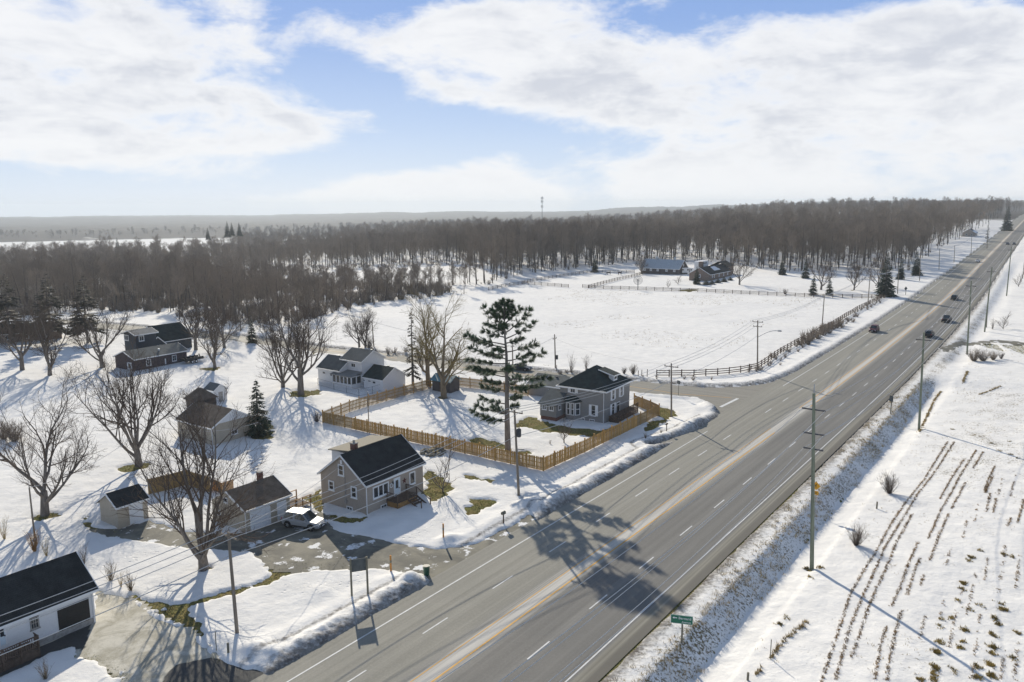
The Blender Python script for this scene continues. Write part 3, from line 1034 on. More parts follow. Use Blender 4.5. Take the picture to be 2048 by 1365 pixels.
def unit(v):
    n = math.sqrt(v[0] * v[0] + v[1] * v[1] + v[2] * v[2]) or 1.0
    return (v[0] / n, v[1] / n, v[2] / n)


def tilt(d, ang, rot):
    """turn direction d by ang away from itself, about a random side"""
    dx, dy, dz = d
    ref = (1.0, 0.0, 0.0) if abs(dz) > 0.9 else (0.0, 0.0, 1.0)
    s = unit((dy * ref[2] - dz * ref[1], dz * ref[0] - dx * ref[2], dx * ref[1] - dy * ref[0]))
    u = (s[1] * dz - s[2] * dy, s[2] * dx - s[0] * dz, s[0] * dy - s[1] * dx)
    c, si = math.cos(ang), math.sin(ang)
    a, b = math.cos(rot) * si, math.sin(rot) * si
    return unit(tuple(d[i] * c + s[i] * a + u[i] * b for i in range(3)))


def bare_tree(seed, H, R, r0, fork=0.22, limbs=6, kids=(7, 6, 4), lean=0.0, twig_r=0.013, up=0.16, droop=0.0, narrow=False, clear=0.35):
    """trunk and crown of a leafless broadleaf: H height, R reach of the crown"""
    rg = random.Random(seed)
    tr, cr = Segs(), Segs()
    sides = (8, 6, 4, 3, 3)

    def line(p, d, L, r, r_end, lev, nseg, wob, trop, out):
        pts, ds, rs = [p], [d], [r]
        for i in range(nseg):
            g = rg.gauss
            hang = -droop * (i / nseg) if lev >= 2 else 0
            d = unit((d[0] + g(0, wob), d[1] + g(0, wob), d[2] + g(0, wob) + trop + hang))
            q = tuple(p[k] + d[k] * L / nseg for k in range(3))
            ra, rb = r + (r_end - r) * i / nseg, r + (r_end - r) * (i + 1) / nseg
            out.add(p, q, ra, rb, sides[lev])
            p = q
            pts.append(p)
            ds.append(d)
            rs.append(rb)
        return pts, ds, rs

    def sub(pts, ds, rs, L, lev):
        n = kids[lev - 1]
        m = len(pts) - 1
        for i in range(n):
            u = (0.22 + 0.78 * (i + rg.random()) / n)
            k = min(m - 1, int(u * m))
            f = u * m - k
            p = tuple(pts[k][j] + (pts[k + 1][j] - pts[k][j]) * f for j in range(3))
            d = tilt(ds[min(k + 1, m)], rg.uniform(0.45, 0.95), rg.uniform(0, 2 * PI))
            l = L * rg.uniform(0.42, 0.66) * (1.15 - 0.55 * u)
            r = max(twig_r, rs[k] * rg.uniform(0.42, 0.62))
            end = lev == len(kids)
            q = line(p, d, l, r, twig_r * 0.55 if end else max(twig_r * 0.7, r * 0.4), min(lev + 1, 4), 2 if end else 3, 0.16, up * (0.9 if lev < 3 else 0.5), cr)
            if not end:
                sub(*q, l, lev + 1)

    d0 = unit((lean * math.cos(seed), lean * math.sin(seed), 1))
    if not narrow:
        hb = H * fork
        tp, td, trr = line((0, 0, -0.3), d0, hb + 0.3, r0 * 1.25, r0 * 0.85, 0, 4, 0.03, 0.1, tr)
        a0 = rg.uniform(0, 2 * PI)
        for i in range(limbs):
            central = i == limbs - 1
            a = a0 + 2 * PI * i / max(1, limbs - 1) + rg.uniform(-0.35, 0.35)
            tilt_a = rg.uniform(0.06, 0.2) if central else rg.uniform(0.5, 1.12)
            L = (H - hb) * (1.0 if central else rg.uniform(0.85, 1.05))
            k = rg.choice([2, 3, 3, 4]) if not central else 4
            d = (math.sin(tilt_a) * math.cos(a), math.sin(tilt_a) * math.sin(a), math.cos(tilt_a))
            L = min(L, R / max(0.25, math.sin(tilt_a)) * 1.05) if not central else L * 0.95
            r = r0 * rg.uniform(0.42, 0.62)
            q = line(tp[k], d, L, r, 0.035, 1, 6, 0.10, up, tr)
            sub(*q, L, 1)
    else:
        tp, td, trr = line((0, 0, -0.3), d0, H, r0, 0.04, 0, 7, 0.035, 0.08, tr)
        m = len(tp) - 1
        for i in range(limbs):
            u = clear + (0.97 - clear) * (i + rg.random()) / limbs
            k = min(m - 1, int(u * m))
            f = u * m - k
            p = tuple(tp[k][j] + (tp[k + 1][j] - tp[k][j]) * f for j in range(3))
            shape = math.sin(PI * min(1, (u - clear) / (1 - clear) * 0.86 + 0.14)) ** 0.7
            d = tilt(td[k], rg.uniform(0.55, 1.05), rg.uniform(0, 2 * PI))
            L = R * (0.5 + 0.75 * shape) * rg.uniform(0.8, 1.2)
            q = line(p, d, L, max(0.03, trr[k] * 0.45), 0.02, 1, 4, 0.12, up, cr)
            sub(*q, L, 1)
    return tr, cr


class Tris:
    def __init__(self):
        self.v = []

    def add(self, a, b, c):
        self.v += [a, b, c]

    def mesh(self, name, m):
        V = np.array(self.v, np.float32)
        return np_mesh(name, V, np.arange(len(V)).reshape(-1, 3), m)


def spray(T, rg, p, d, L, wdt, n, drop=0.25, tip=0.35):
    """flat needle spray: leaf-sized slivers either side of a bough"""
    side = unit((-d[1], d[0], 0.0001))
    for i in range(n):
        u = (i + rg.random()) / n
        q = tuple(p[k] + d[k] * L * u for k in range(3))
        for sg in (-1, 1):
            l = wdt * (1.1 - 0.75 * u) * rg.uniform(0.6, 1.25)
            e = (q[0] + (side[0] * sg * 0.85 + d[0] * 0.7) * l, q[1] + (side[1] * sg * 0.85 + d[1] * 0.7) * l, q[2] + d[2] * l * 0.5 - drop * l + rg.uniform(-.1, .12) * l)
            b = wdt * 0.22 + 0.05
            T.add((q[0] - d[0] * b, q[1] - d[1] * b, q[2] + .03), (q[0] + d[0] * b, q[1] + d[1] * b, q[2] + rg.uniform(-.05, .08)), e)
    q = tuple(p[k] + d[k] * L for k in range(3))
    T.add((q[0] + side[0] * wdt * .2, q[1] + side[1] * wdt * .2, q[2]), (q[0] - side[0] * wdt * .2, q[1] - side[1] * wdt * .2, q[2]), (q[0] + d[0] * tip, q[1] + d[1] * tip, q[2] - .05))


def conifer(seed, H, R, r0, clear=0.06, step=0.42, per=7, thin=1.0, droop=0.28):
    rg = random.Random(seed)
    S, T = Segs(), Tris()
    S.add((0, 0, -0.3), (0, 0, H * 0.5), r0, r0 * 0.6, 7)
    S.add((0, 0, H * 0.5), (0, 0, H), r0 * 0.6, 0.02, 6)
    z = H * clear
    while z < H * 0.985:
        u = (z / H - clear) / (1 - clear)
        rad = R * (1 - u) ** 0.85 * rg.uniform(0.86, 1.14) + 0.1
        n = max(4, int(per * (1.15 - 0.5 * u)))
        a0 = rg.uniform(0, 2 * PI)
        for i in range(n):
            if rg.random() > thin:
                continue
            a = a0 + 2 * PI * i / n + rg.uniform(-0.25, 0.25)
            L = rad * rg.uniform(0.72, 1.12)
            el_ = 0.25 * (u - 0.35) - droop * rg.uniform(0.5, 1.2)
            d = unit((math.cos(a), math.sin(a), el_))
            p = (0, 0, z + rg.uniform(-.15, .15))
            q = tuple(p[k] + d[k] * L for k in range(3))
            S.add(p, q, 0.035, 0.01, 3)
            spray(T, rg, p, d, L, 0.30 * L + 0.16, max(4, int(L * 5.0)))
            d2 = unit((d[0], d[1], d[2] - 0.25))
            spray(T, rg, (p[0] + d[0] * L * .3, p[1] + d[1] * L * .3, p[2] + d[2] * L * .3 - .05), d2, L * 0.65, 0.24 * L + 0.12, max(3, int(L * 3.2)), 0.5)
        z += step * rg.uniform(0.8, 1.2) * (0.75 + 0.5 * (1 - u))
    return S, T


def plume(T, rg, p, d, n, L):
    """tuft of long soft pine needles at a shoot end"""
    for _ in range(n):
        e = tilt(d, rg.uniform(0.1, 0.95), rg.uniform(0, 2 * PI))
        l = L * rg.uniform(0.65, 1.2)
        s = unit((e[1] + .01, -e[0], 0.3 * rg.uniform(-1, 1)))
        w_ = 0.042
        T.add(tuple(p[k] - s[k] * w_ for k in range(3)), tuple(p[k] + s[k] * w_ for k in range(3)), tuple(p[k] + e[k] * l for k in range(3)))


def white_pine(seed, H, boughs):
    """old white pine: bare lower trunk, flat plates of plumes; boughs = (height share, azimuth deg, length m, rise)"""
    rg = random.Random(seed)
    S, T, B = Segs(), Tris(), Segs()
    xs = [0.0]
    n = 9
    for i in range(n):
        xs.append(xs[-1] + rg.uniform(-0.10, 0.10))
    ax = lambda z: (np.interp(z / H * n, range(n + 1), xs), 0.0, z)
    for i in range(n):
        p, q = ax(H * i / n), ax(H * (i + 1) / n)
        S.add((p[0], 0, p[2] - (0.3 if i == 0 else 0)), q, 0.40 * (1 - i / n) + 0.05, 0.40 * (1 - (i + 1) / n) + 0.05, 9)
    for (hz, azd, L, rise) in boughs:
        L *= rg.uniform(0.92, 1.22)
        azd += rg.uniform(-18, 18)
        p = ax(H * hz)
        a = math.radians(azd)
        d = unit((math.cos(a), math.sin(a), rise))
        pts = [p]
        m = max(4, int(L / 0.75))
        for i in range(m):
            d = unit((d[0] + rg.gauss(0, .07), d[1] + rg.gauss(0, .07), d[2] + 0.045 + rg.gauss(0, .05)))
            q = tuple(pts[-1][k] + d[k] * L / m for k in range(3))
            B.add(pts[-1], q, 0.085 * (1 - i / m) + 0.02, 0.085 * (1 - (i + 1) / m) + 0.02, 5)
            pts.append(q)
            u = (i + 1) / m
            if u < 0.22:
                continue
            for _ in range(8 if u < 0.9 else 9):
                sd = tilt(d, rg.uniform(0.35, 1.15), rg.uniform(0, 2 * PI))
                sd = unit((sd[0], sd[1], sd[2] * 0.30 + 0.06))
                l = rg.uniform(0.4, 1.35) * min(1.0, 0.28 * L + .2) * (1.2 - .55 * u)
                e = tuple(q[k] + sd[k] * l for k in range(3))
                B.add(q, e, 0.022, 0.008, 3)
                for w_ in (0.3, 0.5, 0.72, 0.95):
                    plume(T, rg, tuple(q[k] + sd[k] * l * w_ for k in range(3)), sd, 11, 0.52)
        plume(T, rg, pts[-1], d, 18, 0.52)
    return S, B, T


TREE_ROOTS = {}


def place_tree(name, trunk, crown, loc, rz, label, cat='tree', group=None, scale=1.0, tilt_xy=(0, 0)):
    root = empty(name, loc, rz, label, cat, group)
    root.rotation_euler = (tilt_xy[0], tilt_xy[1], rz)
    root.scale = (scale,) * 3 if not isinstance(scale, tuple) else scale
    link('trunk', trunk, root)
    c = link('crown', crown, root)
    return root


def tree_meshes(args, bark, twig, **kw):
    tr, cr = bare_tree(*args, **kw)
    return tr.mesh('bare_trunk', bark), cr.mesh('bare_crown', twig)


# broad yard trees: four individuals' worth of branching, each reused turned and scaled
BARE = [tree_meshes((11, 14, 9.0, .42), MT['bark'], MT['twig'], fork=.16, limbs=7, kids=(9, 7, 5)),
        tree_meshes((23, 14, 6.5, .40), MT['bark'], MT['twig'], fork=.20, limbs=6, kids=(9, 7, 5)),
        tree_meshes((37, 15, 6.5, .42), MT['bark'], MT['twig'], fork=.12, limbs=7, kids=(9, 7, 5), up=.2),
        tree_meshes((41, 15, 8.0, .48), MT['bark'], MT['twig'], fork=.30, limbs=7, kids=(9, 7, 5))]
SMALL = [tree_meshes((53, 5, 2.2, .09), MT['bark'], MT['twig'], fork=.14, limbs=7, kids=(6, 4), twig_r=.011),
         tree_meshes((59, 10, 3.2, .2), MT['bark'], MT['twig'], fork=.2, limbs=7, kids=(7, 5, 3), up=.22)]
WILLOW = [tree_meshes((61, 17, 6.0, .48), MT['bark_warm'], MT['twig_willow'], fork=.24, limbs=7, kids=(8, 7, 5), up=.12, droop=.35),
          tree_meshes((67, 17, 4.5, .42), MT['bark_warm'], MT['twig_willow'], fork=.30, limbs=6, kids=(8, 6, 5), up=.2, droop=.2)]
WOOD = [tree_meshes((71, 21, 3.6, .24), MT['bark_wood'], MT['twig_wood'], limbs=16, kids=(8, 6, 4), narrow=True, clear=.40, twig_r=.018),
        tree_meshes((73, 19, 3.2, .20), MT['bark_wood'], MT['twig_wood'], limbs=15, kids=(8, 6, 4), narrow=True, clear=.34, twig_r=.018),
        tree_meshes((79, 23, 4.2, .28), MT['bark_wood'], MT['twig_wood'], limbs=17, kids=(8, 6, 4), narrow=True, clear=.46, twig_r=.018),
        tree_meshes((83, 18, 5.0, .27), MT['bark_wood'], MT['twig_wood'], limbs=15, kids=(8, 6, 4), narrow=True, clear=.28, twig_r=.018)]

for (px, py, k, sc, rz, label) in (
    (278, 932, 0, 1.0, 0.4, 'broad bare tree with forked limbs on open snow between the two left sheds'),
    (90, 1031, 1, 1.0, 2.0, 'tall bare tree with two main stems behind the leaning pole at the left edge'),
    (408, 1142, 2, 1.02, 1.1, 'bare tree with dark upright limbs beside the pole at the drive mouth'),
    (602, 790, 3, 1.05, 0.2, 'great bare tree with a thick grey trunk left of the white house'),
    (566, 776, 2, 0.88, 2.9, 'smaller bare tree standing close behind the thick grey tree'),
    (45, 742, 3, 0.86, 1.7, 'thick bare tree at the far left edge by the low house'),
    (100, 752, 2, 0.95, 4.0, 'bare tree with three splayed stems right of the thick left edge tree'),
    (205, 736, 1, 1.05, 5.0, 'bare tree with dense crown left of the charcoal outbuilding'),
    (430, 737, 2, 0.80, 0.8, 'slender bare tree right of the dark trailer'),
    (449, 698, 1, 0.85, 3.3, 'bare tree by the side road right of the navy house'),
    (392, 702, 3, 0.78, 2.2, 'forked bare tree against the right wall of the navy house'),
    (719, 699, 1, 0.62, 4.4, 'thin forked bare tree behind the white house ridge'),
    (731, 699, 2, 0.58, 0.1, 'straight thin bare tree beside the small pole behind the white house'),
    (1479, 571, 1, 0.86, 2.6, 'narrow bare tree on the lawn right of the ranch house'),
    (1642, 581, 1, 0.88, 1.2, 'narrow bare tree between the two small spruces and the wood'),
    (1708, 581, 0, 0.68, 3.0, 'spreading bare tree alone on the ranch lawn'),
    (1756, 576, 2, 0.72, 5.1, 'bare tree just left of the big spruce'),
    (1282, 549, 0, 0.55, 2.0, 'low spreading bare tree at the left end of the barn'),
):
    loc = P(px, py)
    place_tree('bare_tree', *BARE[k], loc, rz, label, 'tree', None, sc)
place_tree('willow_tree', *WILLOW[0], P(888, 797), 0.6, 'golden twigged bare willow in front of the teal roofed shed', 'tree')
place_tree('willow_tree', *WILLOW[1], P(857, 772), 2.0, 'golden twigged bare willow behind the fence left of the shed', 'tree')
place_tree('small_tree', *SMALL[1], P(1128, 888), 0.0, 'small bare tree in the yard by the bay window', 'tree', None, 0.38)
place_tree('small_tree', *SMALL[0], P(886, 984), 1.0, 'small many stemmed tree on turf beside the taupe house', 'tree', None, 0.98)
place_tree('small_tree', *SMALL[0], P(1356, 570), 1.0, 'round topped ornamental tree on the farm lawn', 'tree', None, (1.1, 1.1, .75))
place_tree('small_tree', *SMALL[0], P(1336, 577), 2.0, 'tiny ornamental tree near the dish', 'tree', None, (.7, .7, .62))
place_tree('small_tree', *SMALL[0], P(2006, 658), 0.5, 'low round bare tree on a turf ring at the right edge', 'tree', None, (1.1, 1.1, .8))
place_tree('small_tree', *SMALL[0], P(2037, 575), 0.2, 'bare shrub like tree at the far right edge by the poles', 'tree', None, 1.15)

# old pine in the fenced yard: boughs read from the photograph (height share, azimuth, reach, rise)
PINE = [(.20, 175, 4.4, .22), (.22, 210, 3.2, .1), (.27, 190, 3.8, .12), (.30, 0, 1.2, .1), (.33, 165, 3.0, .05), (.25, 120, 2.4, .2), (.36, 20, 1.4, .05),
        (.42, 178, 3.0, .05), (.44, 5, 4.4, .02), (.45, 60, 3.0, .05), (.47, 200, 2.8, .1), (.46, 320, 3.4, .05), (.50, 350, 4.8, .06), (.52, 170, 4.8, .02), (.53, 90, 3.0, .1),
        (.56, 200, 4.2, .04), (.57, 15, 4.8, .14), (.58, 280, 3.0, .1), (.61, 175, 4.3, .03), (.63, 340, 3.6, .12), (.64, 120, 3.0, .1), (.67, 185, 3.9, .05), (.69, 10, 3.9, .01),
        (.70, 240, 2.6, .1), (.72, 175, 5.0, .14), (.74, 195, 3.9, .16), (.75, 20, 2.2, .1), (.78, 0, 3.9, .30), (.79, 160, 2.8, .25), (.80, 90, 2.2, .3), (.82, 345, 4.2, .46),
        (.83, 190, 2.7, .42), (.85, 270, 2.0, .35), (.87, 170, 3.1, .72), (.88, 15, 2.7, .85), (.90, 70, 1.6, .6), (.91, 200, 1.9, .9), (.93, 330, 1.7, 1.0), (.95, 180, 1.7, 1.2), (.96, 20, 1.4, 1.3), (.985, 100, 0.9, 2.0)]
S_, B_, T_ = white_pine(5, 20.4, PINE)
root = empty('pine_tree', P(1016, 902), 0.0, 'tall ragged white pine rising from the fenced yard', 'tree')
root.rotation_euler = (0.0, -0.035, 0)
link('trunk', S_.mesh('pine_trunk', MT['bark']), root)
link('bough', B_.mesh('pine_boughs', MT['bark']), root)
link('crown', T_.mesh('pine_needles', MT['needle_pine']), root)

SPRUCE = []
for sd, H_, R_, kw in ((101, 8, 2.3, {}), (103, 14, 3.6, dict(step=.5)), (107, 15, 1.8, dict(thin=.46, step=.62, clear=.14)), (109, 14.5, 4.6, dict(thin=.66, step=.62, clear=.22, per=8, droop=.05))):
    S_, T_ = conifer(sd, H_, R_, .16 + .008 * H_, **kw)
    SPRUCE.append((S_.mesh('spruce_trunk', MT['bark']), T_.mesh('spruce_needles', MT['needle'] if sd < 107 else MT['needle_sparse'])))
for (px, py, k, sc, label) in (
    (518, 872, 0, 1.08, 'dark green spruce against the beige barn with the cupola wing'),
    (826, 773, 2, 1.0, 'tall thin sparse conifer beside the right wing of the white house'),
    (1626, 592, 0, 0.92, 'left one of two small spruces behind the rail fence'),
    (1658, 592, 0, 0.82, 'right one of two small spruces behind the rail fence'),
    (1770, 594, 1, 1.12, 'big dense spruce at the fence corner by the highway'),
    (1801, 560, 1, 0.62, 'dark spruce behind the big corner spruce'),
    (1832, 552, 1, 0.78, 'dark spruce at the edge of the wood by the poles'),
    (1393, 570, 1, 0.55, 'round dense spruce at the left corner of the ranch house'),
    (1190, 546, 1, 0.66, 'spruce standing alone left of the paddock horses'),
    (1611, 558, 0, 1.05, 'small spruce under the wood right of the ranch lawn'),
    (1564, 551, 1, 0.6, 'spruce in front of the wood behind the ranch lawn'),
    (2013, 462, 1, 1.55, 'tall dark conifer above the distant highway'),
    (1974, 483, 2, 1.0, 'narrow dark conifer beside the distant bungalow'),
    (22, 690, 3, 1.25, 'leftmost dark evergreen behind the left edge trees'),
    (104, 690, 3, 1.25, 'dark evergreen between the two left edge bare trees'),
    (176, 688, 3, 1.2, 'wide dark evergreen left of the navy house'),
    (505, 690, 0, 0.8, 'small evergreen beside the side road under the bare trees'),
):
    place_tree('spruce_tree', *SPRUCE[k], P(px, py), px * 0.7, label, 'tree', None, sc)


# ------------------------------------------------------------------ shrubs, reeds and stubble
def shrub_mesh(seed, H, R, n, m, r=0.014, forks=3):
    rg = random.Random(seed)
    S = Segs()
    for i in range(n):
        a = rg.uniform(0, 2 * PI)
        b = rg.uniform(0.05, 0.75) ** 1.0
        d = unit((math.cos(a) * b * R / H * 1.6, math.sin(a) * b * R / H * 1.6, 1))
        p = (math.cos(a) * R * .18 * rg.random(), math.sin(a) * R * .18 * rg.random(), -0.1)
        L = H * rg.uniform(0.7, 1.1)
        for k in range(3):
            d = unit((d[0] + rg.gauss(0, .09), d[1] + rg.gauss(0, .09), d[2] + .05))
            q = tuple(p[j] + d[j] * L / 3 for j in range(3))
            S.add(p, q, r * (1.4 - .35 * k), r * (1.05 - .35 * k), 3)
            for _ in range(forks):
                e = tilt(d, rg.uniform(.3, .8), rg.uniform(0, 2 * PI))
                l = L * rg.uniform(.15, .35)
                f = rg.random()
                o_ = tuple(p[j] + (q[j] - p[j]) * f for j in range(3))
                S.add(o_, tuple(o_[j] + e[j] * l for j in range(3)), r * .7, r * .35, 3)
            p = q
    return S.mesh('shrub_stems', m)


SHRUB = [shrub_mesh(3, 2.3, 1.35, 46, MT['twig'], .017, 4), shrub_mesh(5, 1.7, .75, 26, MT['bark_warm'], .014, 2), shrub_mesh(7, 3.6, .9, 16, MT['twig'], .016, 3), shrub_mesh(9, 2.6, 2.2, 70, MT['twig_wood'], .018, 4)]
REED = [shrub_mesh(13, 2.2, .55, 70, MT['reed'], .014, 1), shrub_mesh(17, 2.0, .35, 16, MT['straw'], .012, 1)]
for (px, py, me, sc, label) in (
    (1778, 990, SHRUB[0], 1.0, 'round bare shrub on the field edge above the wooden stake'),
    (1712, 1095, SHRUB[0], .86, 'round bare shrub on the field edge below the wooden stake'),
    (222, 1166, SHRUB[1], 1.0, 'upright bare shrub on snow nearer the white garage'),
    (262, 1185, SHRUB[1], .95, 'upright bare shrub at the edge of the concrete drive'),
    (168, 1133, SHRUB[2], .55, 'spindly shrub behind the white garage ridge end'),
    (92, 1362, SHRUB[1], .8, 'bare shrub on the snow heap at the bottom left'),
    (1143, 748, SHRUB[2], 1.0, 'tall thin shrub by the side road right of its pole'),
    (1172, 747, SHRUB[2], .9, 'thin shrub by the side road behind the grey house roof'),
    (1266, 752, SHRUB[0], .8, 'low bare shrub behind the end of the rail fence'),
    (1248, 752, SHRUB[0], .55, 'smaller low shrub left of the rail fence end'),
    (738, 700, SHRUB[0], 1.2, 'bushy shrub at the foot of the pole behind the white house'),
    (1948, 724, SHRUB[3], 1.0, 'brown bushy shrub at the foot of the pole past the ditch'),
    (1966, 724, SHRUB[3], .9, 'brown bushy shrub in the middle of the shrub clump'),
    (1986, 722, SHRUB[3], .7, 'brown bushy shrub at the outer end of the clump'),
    (2002, 720, SHRUB[0], .6, 'small sparse shrub beyond the shrub clump'),
    (1985, 660, SHRUB[2], .8, 'rusty shrub at the foot of the paired poles'),
    (30, 885, SHRUB[3], 1.1, 'dense bare bush at the left edge above the two stem tree'),
    (8, 880, SHRUB[3], 1.0, 'dense bare bush cut by the left frame edge'),
    (634, 846, SHRUB[0], .7, 'dark brush heap at the left corner of the picket fence'),
    (1322, 872, SHRUB[1], .4, 'dead weed clump on the roadside snow'),
    (1291, 884, SHRUB[1], .5, 'dark low shrub outside the picket fence'),
    (1100, 890, SHRUB[1], .35, 'tiny bare shrub inside the picket fence'),
    (845, 745, SHRUB[2], .9, 'bare shrub against the right gable of the white house'),
    (1570, 590, SHRUB[0], .8, 'bare shrub on the far rail fence below the narrow lawn tree'),
):
    o = link('shrub', me, None, P(px, py))
    o.rotation_euler = (0, 0, px)
    o.scale = (sc,) * 3
    tag(o, label, 'shrub')
for (px, py, me, sc, label) in ((70, 1108, REED[0], 1.0, 'rust brown clump of reeds at the foot of the leaning pole'), (94, 1117, REED[1], 1.1, 'straw coloured thin reeds right of the rust clump'),
                                (10, 1082, REED[1], 1.3, 'sparse straw reeds at the left frame edge'), (243, 1178, REED[1], .8, 'thin straw stalks between the two upright shrubs')):
    o = link('reed_clump', me, None, P(px, py))
    o.scale = (sc,) * 3
    tag(o, label, 'reeds')


def blades(name, pts, hgt, spread, per, m, seed, lean=.35, wd=.03):
    """dead grass as real blades: per slivers at each point"""
    rg = np.random.default_rng(seed)
    p = np.repeat(np.asarray(pts, float), per, 0)
    n = len(p)
    p[:, :2] += rg.normal(0, spread, (n, 2))
    a = rg.uniform(0, 2 * PI, n)
    h = hgt * rg.uniform(.5, 1.2, n)
    d = np.column_stack([np.cos(a) * lean * h, np.sin(a) * lean * h, h])
    s = np.column_stack([-np.sin(a), np.cos(a), np.zeros(n)]) * wd
    V = np.stack([p - s, p + s, p + d], 1).reshape(-1, 3)
    return tag(link(name, np_mesh(name, V, np.arange(3 * n).reshape(-1, 3), m)), kind='stuff')


def with_z(xy):
    xy = np.asarray(xy, float)
    return np.column_stack([xy, base(xy[:, 0], xy[:, 1]) + np.maximum(0, snow_height(xy[:, 0], xy[:, 1])) - .03])


rg = np.random.default_rng(2)
# stubble rows of the right hand field, traced on the ground
ROWS = [[(1895, 886), (1850, 960), (1795, 1030), (1745, 1118), (1731, 1140), (1700, 1193), (1686, 1237), (1657, 1327), (1640, 1380)],
        [(1908, 887), (1868, 950), (1834, 994), (1768, 1101), (1753, 1139), (1728, 1190), (1700, 1256), (1671, 1365)],
        [(1824, 1031), (1792, 1090), (1772, 1140), (1742, 1205), (1720, 1270), (1703, 1320)],
        [(1928, 922), (1905, 955), (1879, 1002)], [(1952, 903), (1920, 955), (1901, 991), (1880, 1026), (1856, 1082)], [(1966, 906), (1946, 940)],
        [(1931, 967), (1918, 992), (1903, 1021)], [(1897, 1031), (1880, 1070), (1859, 1125)],
        [(1836, 1088), (1815, 1135), (1800, 1180), (1782, 1217)], [(1839, 1120), (1828, 1150), (1813, 1194)], [(1847, 1152), (1840, 1176)],
        [(1772, 1258), (1760, 1300), (1748, 1365)], [(1803, 1224), (1790, 1270), (1778, 1330), (1772, 1370)], [(1985, 955), (1970, 990), (1973, 975)], [(1990, 935), (1975, 965), (1968, 985)],
        [(1980, 990), (1972, 1028)], [(1992, 1000), (1986, 1030)], [(2048, 1000), (2035, 1050)], [(2022, 1040), (2015, 1056)]]
pts = []
for k, rw in enumerate(ROWS):
    q = polyg(rw)
    for a, b in zip(q[:-1], q[1:]):
        n = int(np.hypot(*(b - a)) / .06)
        u = rg.random(n)[:, None]
        c_ = a + (b - a) * u + rg.normal(0, .07, (n, 2))
        keep = fbm(c_[:, 0] + 40 * k, c_[:, 1], 1.1, 2, 5) > .17
        pts.append(c_[keep])
ROWS2 = [[(1930, 1165), (1922, 1195)], [(1912, 1225), (1905, 1260), (1897, 1300)], [(1888, 1205), (1878, 1245)], [(1952, 1150), (1940, 1200), (1930, 1250)], [(1975, 1120), (1968, 1170)], [(2010, 1095), (2004, 1140), (1996, 1190)], [(2040, 1110), (2030, 1180)],
         [(1850, 1230), (1838, 1290)], [(1900, 1100), (1893, 1140)], [(1935, 1040), (1925, 1080)], [(1955, 1010), (1948, 1050)], [(2005, 960), (1995, 995)], [(2030, 950), (2020, 1000)], [(1960, 1230), (1950, 1300), (1942, 1365)], [(2035, 1290), (2028, 1365)], [(2008, 1300), (2000, 1365)]]
for k, rw in enumerate(ROWS2):
    q = polyg(rw)
    for a, b in zip(q[:-1], q[1:]):
        n = int(np.hypot(*(b - a)) / .11)
        c_ = a + (b - a) * rg.random(n)[:, None] + rg.normal(0, .07, (n, 2))
        pts.append(c_[fbm(c_[:, 0] + 70 * k, c_[:, 1], .9, 2, 6) > .42])
SPOT = [(1880, 1290, 30), (1873, 1310, 60), (1870, 1340, 50), (1866, 1352, 25), (1930, 1265, 35), (1925, 1288, 15), (1920, 1300, 25), (2007, 1225, 50), (1988, 1242, 30), (1996, 1252, 25), (1985, 1275, 30),
        (1987, 1300, 45), (1984, 1312, 25), (2033, 1270, 18), (2024, 1320, 18), (1980, 1335, 50), (1983, 1358, 60), (1955, 1340, 25), (1954, 1360, 30), (1926, 1170, 35), (1923, 1182, 18), (1942, 1118, 25),
        (1938, 1125, 15), (1960, 1105, 12), (2005, 1112, 16), (2023, 1118, 16), (1901, 1240, 18), (1884, 1243, 10), (1913, 1205, 12), (1940, 1225, 10), (2000, 1212, 12), (1962, 1216, 10), (1558, 1252, 25), (1570, 1240, 10),
        (1640, 1140, 22), (1612, 1140, 22), (1620, 1158, 14), (1880, 1258, 12), (1840, 1365, 30), (1905, 1345, 14), (1866, 1365, 25), (2018, 886, 8), (1999, 905, 10), (2020, 912, 14), (2035, 920, 10), (1905, 862, 10), (1985, 890, 10)]
spot_pts = []
for (px, py, n) in SPOT:
    q = np.array(ground(px, py))
    spot_pts.append(q + rg.normal(0, .17, (int(n * .9), 2)) * np.array([.8, 1.2]))
blades('crop_stubble', with_z(np.concatenate(pts)), .15, .03, 6, MT['stubble'], 3, .7, .02)
blades('weed_clump', with_z(np.concatenate(spot_pts)), .20, .05, 7, MT['weed'], 13, .6, .028)
# twig lines on the near field
pts = []
for rw in ([(1540, 1322), (1565, 1290), (1590, 1268), (1612, 1247)], [(1512, 1355), (1525, 1338)], [(1838, 868), (1870, 800), (1882, 785)], [(1958, 792), (2000, 775)], [(1935, 745), (1925, 770)]):
    q = polyg(rw)
    for a, b in zip(q[:-1], q[1:]):
        n = int(np.hypot(*(b - a)) / .12)
        pts.append(a + (b - a) * rg.random(n)[:, None] + rg.normal(0, .1, (n, 2)))
blades('dead_grass_line', with_z(np.concatenate(pts)), .3, .06, 9, MT['straw'], 4, .6, .03)
# verge and ditch bank: sparse tussocks poking through thin snow
n = 2600
s = rg.uniform(30, 165, n)
tt = np.where(rg.random(n) < .45, rg.uniform(-25.2, -23.0, n), rg.uniform(-23.2, -20.8, n))
xx, yy = xy_of(s, tt)
k = fbm(xx, yy, 3.2, 3, 9) + .25 * (np.abs(tt + 23.2) < .6) > .53
blades('verge_grass', with_z(np.column_stack([xx, yy])[k]), .30, .14, 8, MT['straw'], 5, .6, .022)
